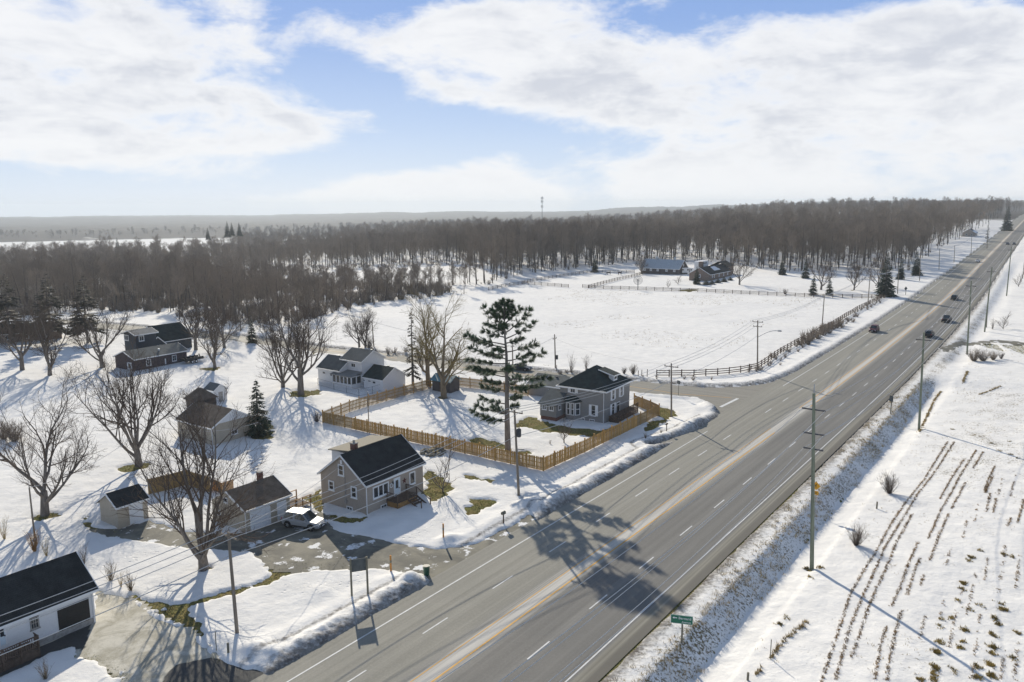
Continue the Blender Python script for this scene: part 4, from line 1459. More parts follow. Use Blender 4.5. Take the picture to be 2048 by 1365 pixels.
# field edges and lawns: scattered dead stalks
n = 5200
s = rg.uniform(20, 230, n)
tt = rg.uniform(-18.5, 26, n)
xx, yy = xy_of(s, tt)
k = fbm(xx, yy, 6, 3, 19) > .60
blades('field_stalks', with_z(np.column_stack([xx, yy])[k]), .2, .12, 4, MT['straw'], 6, .6, .022)
n = 5000
xx, yy = rg.uniform(-10, 110, n), rg.uniform(165, 320, n)
s, tt = st_of(xx, yy)
k = (fbm(xx, yy, 16, 3, 29) > .58) & (tt < -66)
blades('pasture_stalks', with_z(np.column_stack([xx, yy])[k]), .28, .25, 4, MT['straw'], 7, .6, .04)
# turf blades on the melted patches
pts = []
for g_ in GRASS:
    lo, hi = g_.min(0), g_.max(0)
    n = int(min(1600, (hi - lo).prod() * 16))
    q = lo + (hi - lo) * rg.random((n, 2))
    pts.append(q[sdf(q[:, 0], q[:, 1], g_) > -.1])
q = np.concatenate(pts)
blades('turf', np.column_stack([q, base(q[:, 0], q[:, 1]) - .01]), .11, .1, 3, MT['turf'], 8, .9, .035)
# thick brush along the roadside fence and the side road
def brush(name, rw, hgt, wid, dens, me_list, seed):
    rr = random.Random(seed)
    q = polyg(rw)
    V, F, b = [], [], 0
    for a, c_ in zip(q[:-1], q[1:]):
        for _ in range(int(np.hypot(*(c_ - a)) * dens)):
            u = rr.random()
            x_, y_ = a + (c_ - a) * u
            x_, y_ = x_ + rr.gauss(0, wid), y_ + rr.gauss(0, wid)
            me = rr.choice(me_list)
            sc = hgt * rr.uniform(.6, 1.15)
            n = len(me.vertices)
            co = np.empty(n * 3, np.float32)
            me.vertices.foreach_get('co', co)
            co = co.reshape(-1, 3) * sc
            ang = rr.uniform(0, 6.28)
            R2 = np.array([[math.cos(ang), -math.sin(ang)], [math.sin(ang), math.cos(ang)]])
            co[:, :2] = co[:, :2] @ R2.T
            lv = np.empty(len(me.loops), np.int32)
            me.loops.foreach_get('vertex_index', lv)
            V.append(co + np.array([x_, y_, top(x_, y_)]))
            F.append(lv.reshape(-1, 4) + b)
            b += n
    return tag(link(name, np_mesh(name, np.concatenate(V), np.concatenate(F), MT['twig_wood'])), kind='stuff')


HEDGE_SH = [shrub_mesh(23, 1, .7, 26, MT['twig_wood'], .012, 3), shrub_mesh(29, 1, .55, 20, MT['twig_wood'], .012, 3)]
brush('hedge_brush', [(1592, 697), (1612, 688), (1640, 672), (1660, 662), (1676, 652)], 2.3, .9, 1.15, HEDGE_SH, 1)
brush('fence_brush', [(1500, 752), (1540, 728), (1575, 706), (1600, 692)], 1.2, .9, .55, HEDGE_SH, 2)
brush('roadside_brush', [(745, 705), (775, 706), (815, 710), (850, 716)], 2.2, 1.0, .62, HEDGE_SH, 3)
brush('verge_brush', [(1095, 748), (1180, 756), (1260, 760), (1330, 763), (1450, 762)], .9, .9, .34, HEDGE_SH, 4)
brush('lawn_brush', [(1690, 650), (1722, 625), (1748, 606), (1770, 594)], 1.3, .8, .45, HEDGE_SH, 5)

# ------------------------------------------------------------------ buildings
class House:
    """a house root with a frame of its own: X along the ridge, -Y the front"""
    def __init__(self, name, label, cat, x, y, yaw, L, Wd, he, hr, z=None, group=None):
        self.L, self.W, self.he, self.hr = L, Wd, he, hr
        self.z = float(base(x, y)) if z is None else z
        self.yaw = math.radians(yaw)
        self.root = empty(name, (x, y, self.z), self.yaw, label, cat, group)
        self.inv = Matrix.Rotation(-self.yaw, 3, 'Z')
        self.o = Vector((x, y, self.z))
        self.cx = self.cy = 0.0

    def hit(self, side, px, py, off=0.0):
        """(u, z) where a line of sight meets a wall plane"""
        c = self.inv @ (Vector((0, 0, CAM_H)) - self.o)
        d = self.inv @ ray(px, py)
        if side in 'fb':
            pl = self.cy + (-1 if side == 'f' else 1) * (self.W / 2 + off)
            t = (pl - c.y) / d.y
            return c.x + d.x * t, c.z + d.z * t
        pl = self.cx + (-1 if side == 'l' else 1) * (self.L / 2 + off)
        t = (pl - c.x) / d.x
        return c.y + d.y * t, c.z + d.z * t

    def at(self, side, u, z, out):
        if side == 'f': return (u, self.cy - self.W / 2 - out, z)
        if side == 'b': return (u, self.cy + self.W / 2 + out, z)
        if side == 'l': return (self.cx - self.L / 2 - out, u, z)
        return (self.cx + self.L / 2 + out, u, z)

    def plate(self, mb, side, u, z, w_, h_, o0, o1):
        """box on a wall, from o0 to o1 metres proud of it"""
        c = Vector(self.at(side, u, z, (o0 + o1) / 2))
        s = (w_, o1 - o0, h_) if side in 'fb' else (o1 - o0, w_, h_)
        mb.box(c, s)

    def block(self, wall, cx=0.0, cy=0.0, L=None, Wd=None, he=None, hr=None, found=None, name='wall', gable=True, z0=-0.6):
        L, Wd, he, hr = L or self.L, Wd or self.W, he or self.he, hr or self.hr
        mb = MB().mat(wall)
        x0, x1, y0, y1 = cx - L / 2, cx + L / 2, cy - Wd / 2, cy + Wd / 2
        vs = [(x0, y0, z0), (x1, y0, z0), (x1, y1, z0), (x0, y1, z0), (x0, y0, he), (x1, y0, he), (x1, y1, he), (x0, y1, he)]
        fs = [(0, 1, 5, 4), (2, 3, 7, 6), (3, 2, 1, 0)]
        if gable:
            vs += [(x0, cy, hr), (x1, cy, hr)]
            fs += [(3, 0, 4, 8, 7), (1, 2, 6, 9, 5)]
        else:
            fs += [(3, 0, 4, 7), (1, 2, 6, 5), (4, 5, 6, 7)]
        mb.add(vs, fs)
        return mb.obj(name, parent=self.root)

    def gable_roof(self, roof, trim=None, cx=0.0, cy=0.0, L=None, Wd=None, he=None, hr=None, o=0.3, og=0.25, th=0.10, name='roof', backo=None):
        L, Wd, he, hr = L or self.L, Wd or self.W, he or self.he, hr or self.hr
        sl = (hr - he) / (Wd / 2)
        x0, x1 = cx - L / 2 - og, cx + L / 2 + og
        ob = o if backo is None else backo
        mb = MB().mat(roof)
        lift = 0.03
        for sg, oo in ((-1, o), (1, ob)):
            ye, ze = cy + sg * (Wd / 2 + oo), he - sl * oo + lift
            poly = [(x0, ye, ze), (x1, ye, ze), (x1, cy, hr + lift), (x0, cy, hr + lift)]
            if sg > 0:
                poly = poly[::-1]
            mb.slab(poly, (0, 0, th))
        r = mb.obj(name, parent=self.root)
        if trim:
            t = MB().mat(trim)
            for sg, oo in ((-1, o), (1, ob)):
                ye, ze = cy + sg * (Wd / 2 + oo), he - sl * oo + lift
                t.box(((x0 + x1) / 2, ye + sg * .015, ze + th / 2 - .05), (x1 - x0 + .04, .05, .20))
                for xe, sx in ((x0, -1), (x1, 1)):
                    t.bar((xe + sx * .015, ye, ze + th / 2 - .04), (xe + sx * .015, cy, hr + lift + th / 2 - .04), .05, .20)
            t.obj('fascia', parent=self.root)
        return r

    def window(self, side, a, b, cols=2, rows=2, frame=None, glass=None, bar=0.09, mun=0.045, shut=None, name='window', pane='pane'):
        """a, b: photo corners (top left, bottom right) of the outer frame, or u,z,w,h when b is None"""
        if b is not None:
            (u0, z1), (u1, z0) = self.hit(side, *a), self.hit(side, *b)
            u, z, w_, h_ = (u0 + u1) / 2, (z0 + z1) / 2, abs(u1 - u0), abs(z1 - z0)
        else:
            u, z, w_, h_ = a
        h_ = max(h_, .35)
        mb = MB().mat(frame or MT['white'])
        if shut:
            sw = w_ * .24
            for sg in (-1, 1):
                self.plate(mb, side, u + sg * (w_ / 2 - sw / 2), z, sw, h_, -.01, .05)
            w_ -= 2 * sw
        for sg in (-1, 1):
            self.plate(mb, side, u + sg * (w_ / 2 - bar / 2), z, bar, h_, -.02, .07)
            self.plate(mb, side, u, z + sg * (h_ / 2 - bar / 2), w_ - 2 * bar, bar, -.02, .068)
        self.plate(mb, side, u, z - h_ / 2 - .03, w_ + .12, .06, -.02, .11)
        gw, gh = w_ - 2 * bar, h_ - 2 * bar
        for i in range(1, cols):
            self.plate(mb, side, u - gw / 2 + gw * i / cols, z, mun, gh, -.02, .045)
        for j in range(1, rows):
            self.plate(mb, side, u, z - gh / 2 + gh * j / rows, gw, mun, -.02, .042)
        fr = mb.obj(name, parent=self.root)
        g = MB().mat(glass or MT['glass'])
        self.plate(g, side, u, z, gw, gh, -.015, .02)
        g.obj(pane, parent=fr)
        return fr

    def door(self, side, a, b, col, name='door', panels=0, lite=None, frame=True, handle=True, rows=0):
        if b is not None:
            (u0, z1), (u1, z0) = self.hit(side, *a), self.hit(side, *b)
            u, z, w_, h_ = (u0 + u1) / 2, (z0 + z1) / 2, abs(u1 - u0), abs(z1 - z0)
        else:
            u, z, w_, h_ = a
        mb = MB().mat(col)
        self.plate(mb, side, u, z, w_ - .12 if frame else w_, h_ - .06, -.02, .04)
        if rows:      # sectional garage door: proud panels between joints
            ph = h_ / rows
            for j in range(rows):
                for i in range(4):
                    self.plate(mb, side, u - w_ / 2 + w_ * (i + .5) / 4, z - h_ / 2 + ph * (j + .5), w_ / 4 - .12, ph - .12, .04, .055)
        if frame:
            mb.mat(MT['white'])
            for sg in (-1, 1):
                self.plate(mb, side, u + sg * (w_ / 2 - .03), z, .10, h_, -.02, .07)
            self.plate(mb, side, u, z + h_ / 2, w_ + .06, .10, -.02, .072)
        d = mb.obj(name, parent=self.root)
        if lite:
            g = MB().mat(MT['glass'])
            self.plate(g, side, u, z + h_ * lite[0], w_ * lite[1], h_ * lite[2], .03, .055)
            g.obj('pane', parent=d)
        if handle:
            g = MB().mat(MT['dark_metal'])
            self.plate(g, side, u + w_ * .32, z - h_ * .04, .06, .12, .04, .11)
            g.obj('handle', parent=d)
        return d


def part(h, name, mb):
    return mb.obj(name, parent=h.root if isinstance(h, House) else h)


# --- taupe house with black roof
h = House('house', 'taupe sided house with steep black roof and a front porch', 'house', -16.45, 89.69, 54.7, 9.4, 7.3, 3.69, 6.38)
taupe = h
h.block(MT['siding_taupe'])
h.gable_roof(MT['roof_black'], MT['white'], o=.3, og=.25)
h.window('l', (676.2, 927.9), (688.6, 953.5), 1, 2, bar=.14)
h.window('l', (657.1, 960.1), (669.1, 982.4), 1, 2, bar=.14)
h.window('l', (701.8, 971.8), (714.5, 998.2), 1, 2, bar=.14)
h.window('l', (693.7, 1011.4), (705.8, 1023.8), 2, 1)
h.window('f', (745, 975.5), (777.5, 986.5), 3, 1, bar=.14, mun=.14)
h.window('f', (817.8, 946.2), (830.3, 966.3), 1, 1, bar=.14)
h.window('f', (761.1, 1011.4), (773.9, 1019.4), 2, 1)
h.door('f', (786.8, 958.9), (800.4, 991.6), MT['pale_door'], lite=(.18, .42, .42))
mb = MB().mat(MT['star'])
u, z = h.hit('f', 808.7, 961.6)
pts = []
for k in range(10):
    a = PI / 2 + k * PI / 5
    r = .42 if k % 2 == 0 else .17
    pts.append((u + r * math.cos(a), h.cy - h.W / 2 - .02, z + r * math.sin(a)))
apex = (u, -h.W / 2 - .13, z)
mb.add(pts + [apex], [((k + 1) % 10, k, 10) for k in range(10)])
part(h, 'wall_star', mb)
mb = MB().mat(MT['white'])
u, z = h.hit('f', 782, 971.5)
mb.tube([(u + .22 * math.cos(a), -h.W / 2 - .06, z + .22 * math.sin(a)) for a in np.linspace(0, 2 * PI, 13)], .05, 5)
part(h, 'wreath', mb)
mb = MB().mat(MT['dark_metal'])
u, z = h.hit('f', 785, 966)
h.plate(mb, 'f', u, z, .14, .3, 0, .16)
part(h, 'wall_lantern', mb)
mb = MB().mat(MT['concrete'])
u, z = h.hit('l', 690, 955)
mb.tube([h.at('l', u, z, .06), h.at('l', u - .05, .9, .06)], .035, 6)
mb.box(h.at('l', u - .05, 1.1, .08), (.16, .3, .4))
part(h, 'service_mast', mb)
mb = MB().mat(MT['white'])
mb.box((-h.L / 2 - .16, -.05, h.hr - .75), (.05, .3, .45))
part(h, 'gable_vent', mb)
mb = MB().mat(MT['white'])
mb.tube([(-4.72, -3.75, 3.45), (-4.72, -3.75, .2)], .05, 6)
part(h, 'downspout', mb)
mb = MB().mat(MT['brick'])
mb.box((-1.9, .95, 6.15), (.62, .62, 1.5))
mb.mat(MT['concrete']).box((-1.9, .95, 6.95), (.72, .72, .10))
mb.tube([(-1.9, .95, 7.0), (-1.9, .95, 7.3)], .14, 8)
part(h, 'chimney', mb)
# rear dormer with a low tan roof
mb = MB().mat(MT['siding_white'])
mb.box((.7, 2.65, 4.4), (6.4, 2.9, 2.6))
part(h, 'rear_dormer', mb)
mb = MB().mat(MT['roof_tan'])
mb.slab([(-2.8, .9, 6.10), (4.2, .9, 6.10), (4.2, 4.4, 5.72), (-2.8, 4.4, 5.72)], (0, 0, .12))
part(h, 'dormer_roof', mb)
# porch: boards, posts and rails
du = h.hit('f', 793.6, 975)[0]
dz = max(.9, h.hit('f', 800.4, 991.6)[1] - .02)
yb = -h.W / 2
px0, px1, pd = du - 1.75, du + 1.55, 1.75
for i in range(11):
    mb = MB().mat(MT['deck'])
    mb.box(((px0 + px1) / 2, yb - .09 - i * .16, dz - .03), (px1 - px0, .145, .05))
    part(h, 'porch_board', mb)
mb = MB().mat(MT['deck_new'])
for zz in np.arange(.1, dz - .15, .16):
    mb.box(((px0 + px1) / 2, yb - pd + .02, zz), (px1 - px0 - .05, .04, .14))
    mb.box((px0 + .04, yb - pd / 2, zz), (.04, pd - .1, .14))
part(h, 'porch_skirt', mb)
for (ax, ay) in ((px0 + .05, yb - .08), (px0 + .05, yb - pd + .05), (px0 + 1.7, yb - pd + .05), (px1 - .05, yb - pd + .05), (px1 - .05, yb - .08)):
    mb = MB().mat(MT['deck'])
    mb.box((ax, ay, dz / 2 + .45), (.1, .1, dz + 1.1))
    part(h, 'porch_post', mb)
for (a, b_) in (((px0 + .05, yb - .1), (px0 + .05, yb - pd + .05)), ((px0 + .05, yb - pd + .05), (px0 + 1.7, yb - pd + .05)), ((px1 - .05, yb - .1), (px1 - .05, yb - pd + .05))):
    mb = MB().mat(MT['deck'])
    for zz in (dz + .12, dz + .95):
        mb.bar((*a, zz), (*b_, zz), .08, .06)
    n = int(math.hypot(b_[0] - a[0], b_[1] - a[1]) / .16)
    for i in range(1, n):
        mb.bar((a[0] + (b_[0] - a[0]) * i / n, a[1] + (b_[1] - a[1]) * i / n, dz + .12), (a[0] + (b_[0] - a[0]) * i / n, a[1] + (b_[1] - a[1]) * i / n, dz + .95), .035, .035, (1, 0, 0))
    part(h, 'porch_railing', mb)
for i in range(7):
    mb = MB().mat(MT['deck'])
    mb.box(((px0 + 1.75 + px1) / 2, yb - pd - .15 - i * .27, dz - .2 * (i + 1)), (px1 - px0 - 1.85, .28, .05))
    part(h, 'stair_tread', mb)
mb = MB().mat(MT['deck'])
for xx in (px0 + 1.72, px1 - .05):
    mb.bar((xx, yb - pd, dz + .95), (xx, yb - pd - 2.0, .95 - .2), .07, .07)
    mb.bar((xx, yb - pd, dz - .12), (xx, yb - pd - 2.0, -.15), .05, .22)
    mb.box((xx, yb - pd - 2.0, .4), (.1, .1, 1.2))
part(h, 'stair_rail', mb)

# --- garage beside it
h = House('garage', 'beige two door garage with brown shingle roof and chimney', 'garage', -28.72, 83.23, 54.5, 5.8, 5.8, 2.58, 4.07)
h.block(MT['siding_beige'])
h.gable_roof(MT['roof_brown'], MT['white'], o=.22, og=.2)
h.window('l', (447.2, 993.8), (456.4, 1007.1), 1, 1)
h.window('l', (432.8, 1018.4), (442.5, 1031.8), 2, 1)
h.door('f', (499.1, 1025.6), (541.5, 1048.2), MT['white_door'], 'garage_door', rows=4, handle=False)
h.door('f', (553.4, 1007.1), (573.3, 1034.8), MT['white_door'], 'door')
mb = MB().mat(MT['brick'])
mb.box((1.5, .25, 4.2), (.5, .5, 1.5))
mb.mat(MT['concrete']).box((1.5, .25, 4.98), (.58, .58, .08))
part(h, 'chimney', mb)
mb = MB().mat(MT['white'])
mb.tube([(-2.98, -3.0, 2.4), (-2.98, -3.0, .1)], .045, 6)
part(h, 'downspout', mb)

# --- shed
h = House('shed', 'small beige shed with black roof and white double doors', 'shed', -42.7, 83.17, 54.5, 3.4, 3.6, 2.5, 3.6)
h.block(MT['siding_beige'])
h.gable_roof(MT['roof_black'], MT['white'], o=.2, og=.18, backo=.75)
h.door('f', (257.6, 1013.8), (287.1, 1041), MT['white_door'], 'shed_door', handle=False)

# --- white garage cut by the frame
h = House('garage', 'white garage with black roof and open dark door cut by the left frame edge', 'garage', -40.54, 58.15, 54.5, 12, 5.8, 3.1, 5.25)
h.block(MT['siding_white'])
h.gable_roof(MT['roof_black'], MT['white'], o=.35, og=.3)
d = h.door('f', (113.8, 1219.3), (181.5, 1245.4), MT['black'], 'garage_door', rows=4, handle=False, frame=False)  # black panel stands in for the shade inside the open doorway
h.window('f', (58.5, 1237.8), (79, 1254.2), 3, 2, frame=MT['concrete'])
h.door('f', (-6, 1254), (14, 1288), MT['pale_door'], lite=(.15, .5, .4))
mb = MB().mat(MT['concrete'])
mb.box((3.0, -2.92, .25), (5.6, .08, .5))
part(h, 'plinth', mb)
mb = MB().mat(MT['white'])
mb.tube([(5.85, -3.0, 2.8), (5.85, -3.0, .1)], .05, 6)
part(h, 'downspout', mb)
u0 = h.hit('f', 30, 1290)[0]
d0x, d1x, dyb, ddz = u0 - 4.0, u0 + 1.0, -2.9, .75
for i in range(10):
    mb = MB().mat(MT['deck'])
    mb.box(((d0x + d1x) / 2, dyb - .1 - i * .16, ddz), (d1x - d0x, .145, .05))
    part(h, 'deck_board', mb)
for i in range(5):
    mb = MB().mat(MT['deck'])
    mb.box((d0x + (d1x - d0x) * i / 4, dyb - 1.62, .75), (.1, .1, 2.1))
    part(h, 'deck_post', mb)
mb = MB().mat(MT['deck'])
for zz in (.9, 1.75):
    mb.bar((d0x, dyb - 1.62, zz), (d1x, dyb - 1.62, zz), .07, .07)
    mb.bar((d1x, dyb - 1.62, zz), (d1x, dyb - .9, zz), .07, .07)
for i in range(34):
    xx = d0x + (d1x - d0x) * i / 33
    mb.box((xx, dyb - 1.66, 1.32), (.05, .03, .86))
for i in range(6):
    mb.box((d1x + .03, dyb - .95 - .12 * i, 1.32), (.03, .05, .86))
part(h, 'deck_railing', mb)
mb = MB().mat(MT['deck'])
for zz in np.arange(.06, .7, .14):
    mb.box(((d0x + d1x) / 2, dyb - 1.6, zz), (d1x - d0x, .03, .12))
part(h, 'deck_skirt', mb)

# --- beige barn
h = House('barn', 'beige barn with brown roof, white upper gable and raised rear wing', 'barn', -44.35, 115.34, -35.5, 8.6, 7.1, 2.76, 4.72)
h.block(MT['siding_beige'])
h.gable_roof(MT['roof_brown'], MT['white'], o=.25, og=.25)
mb = MB().mat(MT['siding_white'])
mb.slab([(h.L / 2 + .01, -2.95, 3.15), (h.L / 2 + .01, 2.95, 3.15), (h.L / 2 + .01, 0, 4.62)], (.04, 0, 0))
part(h, 'gable_siding', mb)
h.window('r', (462.5, 860.8), (475.4, 867.2), 2, 1, bar=.1)
h.window('f', (386, 862), (398, 872), 2, 1, name='window') if False else None
mb = MB().mat(MT['white'])
mb.tube([(h.L / 2 + .05, -3.6, 2.6), (h.L / 2 + .05, -3.6, .1)], .05, 6)
part(h, 'downspout', mb)
mb = MB().mat(MT['siding_brown'])
mb.box((-5.35, 1.3, 2.5), (2.9, 3.3, 5.0))
part(h, 'rear_wing', mb)
mb = MB().mat(MT['roof_brown'])
q = [(-7.1, -.65, 4.9), (-3.6, -.65, 4.9), (-3.6, 3.25, 4.9), (-7.1, 3.25, 4.9)]
ap, bp = (-5.9, 1.3, 6.5), (-4.7, 1.3, 6.5)
mb.add(q + [ap, bp], [(0, 1, 5, 4), (1, 2, 5), (2, 3, 4, 5), (3, 0, 4), (3, 2, 1, 0)])
part(h, 'wing_roof', mb)

# --- little white shed behind the barn
x_, y_ = ground(433, 803)
h = House('shed', 'small white garden shed with grey door just behind the beige barn', 'shed', x_, y_, -35.5, 2.7, 2.6, 2.3, 3.2)
h.block(MT['siding_white'])
h.gable_roof(MT['roof_grey'], MT['white'], o=.2, og=.2)
h.door('r', (0.0, 1.0, .85, 1.85), None, MT['concrete'], 'door', frame=False)
mb = MB().mat(MT['deck'])
mb.box((1.5, 0, .08), (1.0, 2.6, .12))
part(h, 'step', mb)

# --- charcoal outbuilding
h = House('outbuilding', 'long charcoal brick outbuilding with grey roof and white windows', 'outbuilding', -78.47, 170.44, 57, 12.4, 7.0, 2.61, 3.95)
h.block(MT['siding_char'])
h.gable_roof(MT['roof_grey'], MT['white'], o=.35, og=.3)
h.window('f', (291.7, 719.3), (302.5, 730.8), 2, 2, bar=.13)
h.window('f', (343.4, 711.3), (353.3, 721.9), 2, 2, bar=.13)
h.door('l', (254.5, 725), (265, 745), MT['white_door'], lite=(.15, .5, .4))
mb = MB().mat(MT['white'])
mb.box((.6, -1.9, 3.4), (.25, .25, .5))
mb.box((.6, -1.9, 3.68), (.36, .36, .08))
part(h, 'roof_vent', mb)
mb = MB().mat(MT['white'])
h.plate(mb, 'f', h.hit('f', 331, 728)[0], 1.0, .22, 1.2, 0, .12)
part(h, 'wall_heater_flue', mb)

# --- navy house
h = House('house', 'dark navy house with a tall wing and a white trimmed front gable', 'house', -83.6, 189.3, 57, 8.2, 9, 2.9, 6.0)
h.block(MT['siding_navy'])
h.gable_roof(MT['roof_green'], MT['white'], o=.4, og=.3)
# front gable
gx = h.hit('f', 311.4, 680, 1.2)[0]
mb = MB().mat(MT['siding_navy'])
vs = [(gx - 2.3, -6.2, -.3), (gx + 2.3, -6.2, -.3), (gx + 2.3, -3, -.3), (gx - 2.3, -3, -.3), (gx - 2.3, -6.2, 2.2), (gx + 2.3, -6.2, 2.2), (gx + 2.3, -3, 2.2), (gx - 2.3, -3, 2.2), (gx, -6.2, 4.3), (gx, -2.2, 4.3)]
mb.add(vs, [(0, 1, 5, 8, 4), (1, 2, 6, 5), (3, 0, 4, 7), (4, 8, 9, 7), (8, 5, 6, 9)])
part(h, 'front_gable', mb)
mb = MB().mat(MT['roof_green'])
for sg in (-1, 1):
    pl = [(gx + sg * 2.75, -6.5, 1.85), (gx, -6.5, 4.38), (gx, -1.9, 4.38), (gx + sg * 2.75, -1.9, 1.85)]
    mb.slab(pl if sg < 0 else pl[::-1], (0, 0, .1))
part(h, 'gable_roof', mb)
mb = MB().mat(MT['white'])
for sg in (-1, 1):
    mb.bar((gx + sg * 2.75, -6.53, 1.9), (gx, -6.53, 4.42), .05, .2)
part(h, 'bargeboard', mb)
h.cy = -1.7
h.window('f', (gx + .2, 2.0, 1.5, .9), None, 3, 1, bar=.12)
h.cy = 0
h.window('f', (355, 688), (361, 693), 2, 1, bar=.12)
# tall wing to the left
w2 = House('house', None, None, -83.85, 177.3, 57, 5.0, 4.3, 6.0, 6.75)
bpy.data.objects.remove(w2.root)
w2.root = empty('tall_wing', h.inv @ (w2.o - h.o), 0)
w2.root.parent = h.root
w2.block(MT['siding_navy'], name='wall')
w2.gable_roof(MT['roof_pale'], MT['white'], o=.45, og=.4)
w2.window('l', (247.9, 669.5), (258, 682), 3, 1, bar=.12)
w2.window('f', (277, 672.5), (288.5, 682), 2, 1, bar=.14)

# --- white house
h = House('house', 'white sided house of three stepped blocks with a glazed sunroom', 'house', -28.9, 151.6, -36.3, 5.5, 5.9, 5.0, 6.65)
h.block(MT['siding_white'])
h.gable_roof(MT['roof_grey'], MT['white'], o=.3, og=.25)
h.window('f', (702.2, 726.1), (711.5, 735.8), 2, 1, bar=.1)


def local(h, x, y):
    v = h.inv @ (Vector((x, y, h.z)) - h.o)
    return v.x, v.y


ax, ay = local(h, -33.5, 152.48)
h.block(MT['siding_white'], ax - .1, ay, 6.2, 5.9, 3.15, 5.1, name='wall')
h.gable_roof(MT['roof_grey'], MT['white'], ax - .1, ay, 6.2, 5.9, 3.15, 5.1, .3, .2)
bx, by = local(h, -24.13, 147.25)
h.block(MT['siding_white'], bx, by, 5.05, 5.9, 2.41, 4.16, name='wall')
h.gable_roof(MT['roof_green'], MT['white'], bx, by, 5.05, 5.9, 2.41, 4.16, .3, .25)
sv = (h.L, h.W, h.cx, h.cy)
h.L, h.W, h.cx, h.cy = 5.05, 5.9, bx, by
for a, b_ in (((725.9, 758.6), (730.8, 763)), ((735.6, 760.4), (742.6, 764.8)), ((744.9, 762.1), (751.9, 768.8))):
    h.window('f', a, b_, 1, 1, bar=.09)
h.L, h.W, h.cx, h.cy = 6.2, 5.9, ax - .1, ay
for a, b_ in (((645, 742.8), (651.5, 749)), ((660, 746.3), (666, 753.4)), ((679, 749), (684, 754))):
    h.window('f', a, b_, 1, 1, bar=.09)
h.L, h.W, h.cx, h.cy = sv
# sunroom
s0, s1, sy0, sy1 = -2.7, 2.6, -h.W / 2 - 2.6, -h.W / 2
mb = MB().mat(MT['siding_white'])
mb.box(((s0 + s1) / 2, (sy0 + sy1) / 2, .35), (s1 - s0, 2.6, 1.3))
part(h, 'sunroom_base', mb)
mb = MB().mat(MT['white'])
n = 5
for i in range(n + 1):
    mb.box((s0 + .06 + (s1 - s0 - .12) * i / n, sy0 + .06, 1.65), (.22, .12, 1.3))
for i in range(3):
    mb.box((s1 - .06, sy0 + .06 + (sy1 - sy0 - .1) * i / 2, 1.65), (.12, .22, 1.3))
    mb.box((s0 + .06, sy0 + .06 + (sy1 - sy0 - .1) * i / 2, 1.65), (.12, .22, 1.3))
mb.box(((s0 + s1) / 2, (sy0 + sy1) / 2, 2.36), (s1 - s0, 2.6, .14))
sf = part(h, 'sunroom_frame', mb)
mb = MB().mat(MT['glass'])
for i in range(n):
    u = s0 + .06 + (s1 - s0 - .12) * (i + .5) / n
    mb.box((u, sy0 + .1, 1.65), ((s1 - s0) / n - .23, .03, 1.28))
for i in range(2):
    v = sy0 + .06 + (sy1 - sy0 - .1) * (i + .5) / 2
    mb.box((s1 - .1, v, 1.65), (.03, 1.03, 1.28))
mb.obj('pane', parent=sf)
mb = MB().mat(MT['roof_pale'])
q = [(s0 - .3, sy0 - .3, 2.42), (s1 + .3, sy0 - .3, 2.42), (s1 + .3, sy1, 2.95), (s0 - .3, sy1, 2.95)]
mb.slab(q, (0, 0, .1))
part(h, 'sunroom_roof', mb)
for xx, yy, zz in ((-1.6, .9, 6.5), (1.5, .9, 6.5), (ax - 1, ay + .6, 5.0), (bx + .6, by + .5, 4.15)):
    part(h, 'roof_vent', MB().mat(MT['dark_metal']).box((xx, yy, zz), (.3, .3, .35)))
# porch hood on the left block
mb = MB().mat(MT['roof_green'])
mb.slab([(-3.6, -3.9, 2.7), (-2.55, -3.9, 2.7), (-2.55, -2.9, 3.4), (-3.6, -2.9, 3.4)], (0, 0, .1))
part(h, 'porch_hood', mb)

# --- grey hip roofed house
h = House('house', 'grey two storey house with dark hip roof and white shutters', 'house', 13.55, 126.75, -33, 8.0, 9.15, 5.34, 8.2)
h.block(MT['siding_grey'], gable=False)
o_ = .5
E_ = [(-4 - o_, -4.575 - o_, 5.3), (4 + o_, -4.575 - o_, 5.3), (4 + o_, 4.575 + o_, 5.3), (-4 - o_, 4.575 + o_, 5.3)]
rp = [(0, -.45, 8.25), (0, .45, 8.25)]
mb = MB().mat(MT['roof_green'])
mb.add(E_ + rp, [(0, 1, 4), (1, 2, 5, 4), (2, 3, 5), (3, 0, 4, 5), (3, 2, 1, 0)])
part(h, 'roof', mb)
mb = MB().mat(MT['white'])
for a, b_ in zip(E_, E_[1:] + E_[:1]):
    mb.bar((a[0], a[1], 5.27), (b_[0], b_[1], 5.27), .1, .2)
mb.box((0, 0, 5.17), (9.0, 10.1, .06))
part(h, 'fascia', mb)
mb = MB().mat(MT['white'])
mb.tube([(3.85, -4.75, 5.15), (3.85, -4.66, 4.8), (3.85, -4.66, .1)], .055, 6)
part(h, 'downspout', mb)
for xx, yy, zz in ((-.9, -1.0, 7.6), (-2.0, -1.6, 6.8), (1.2, -2.0, 7.0)):
    part(h, 'roof_vent', MB().mat(MT['dark_metal']).box((xx, yy, zz), (.28, .28, .4)))
h.window('f', (1136, 774.7), (1155.7, 787.5), 2, 1, shut=True)
h.window('f', (1178.2, 809), (1195.8, 833.6), 1, 2, shut=True)
h.window('r', (1221.3, 781.7), (1230.9, 797.6), 1, 2, shut=True)
h.window('r', (1238, 774.7), (1247.1, 790.5), 1, 2, shut=True)
h.window('r', (1220.4, 809.9), (1230.9, 829.2), 1, 2, shut=True)
h.door('r', (1232.7, 806.3), (1238.8, 827.4), MT['black'])
h.window('f', (h.hit('f', 1184, 847)[0], .35, .9, .4), None, 3, 1)
h.window('f', (h.hit('f', 1166, 843)[0], .35, .7, .4), None, 2, 1)
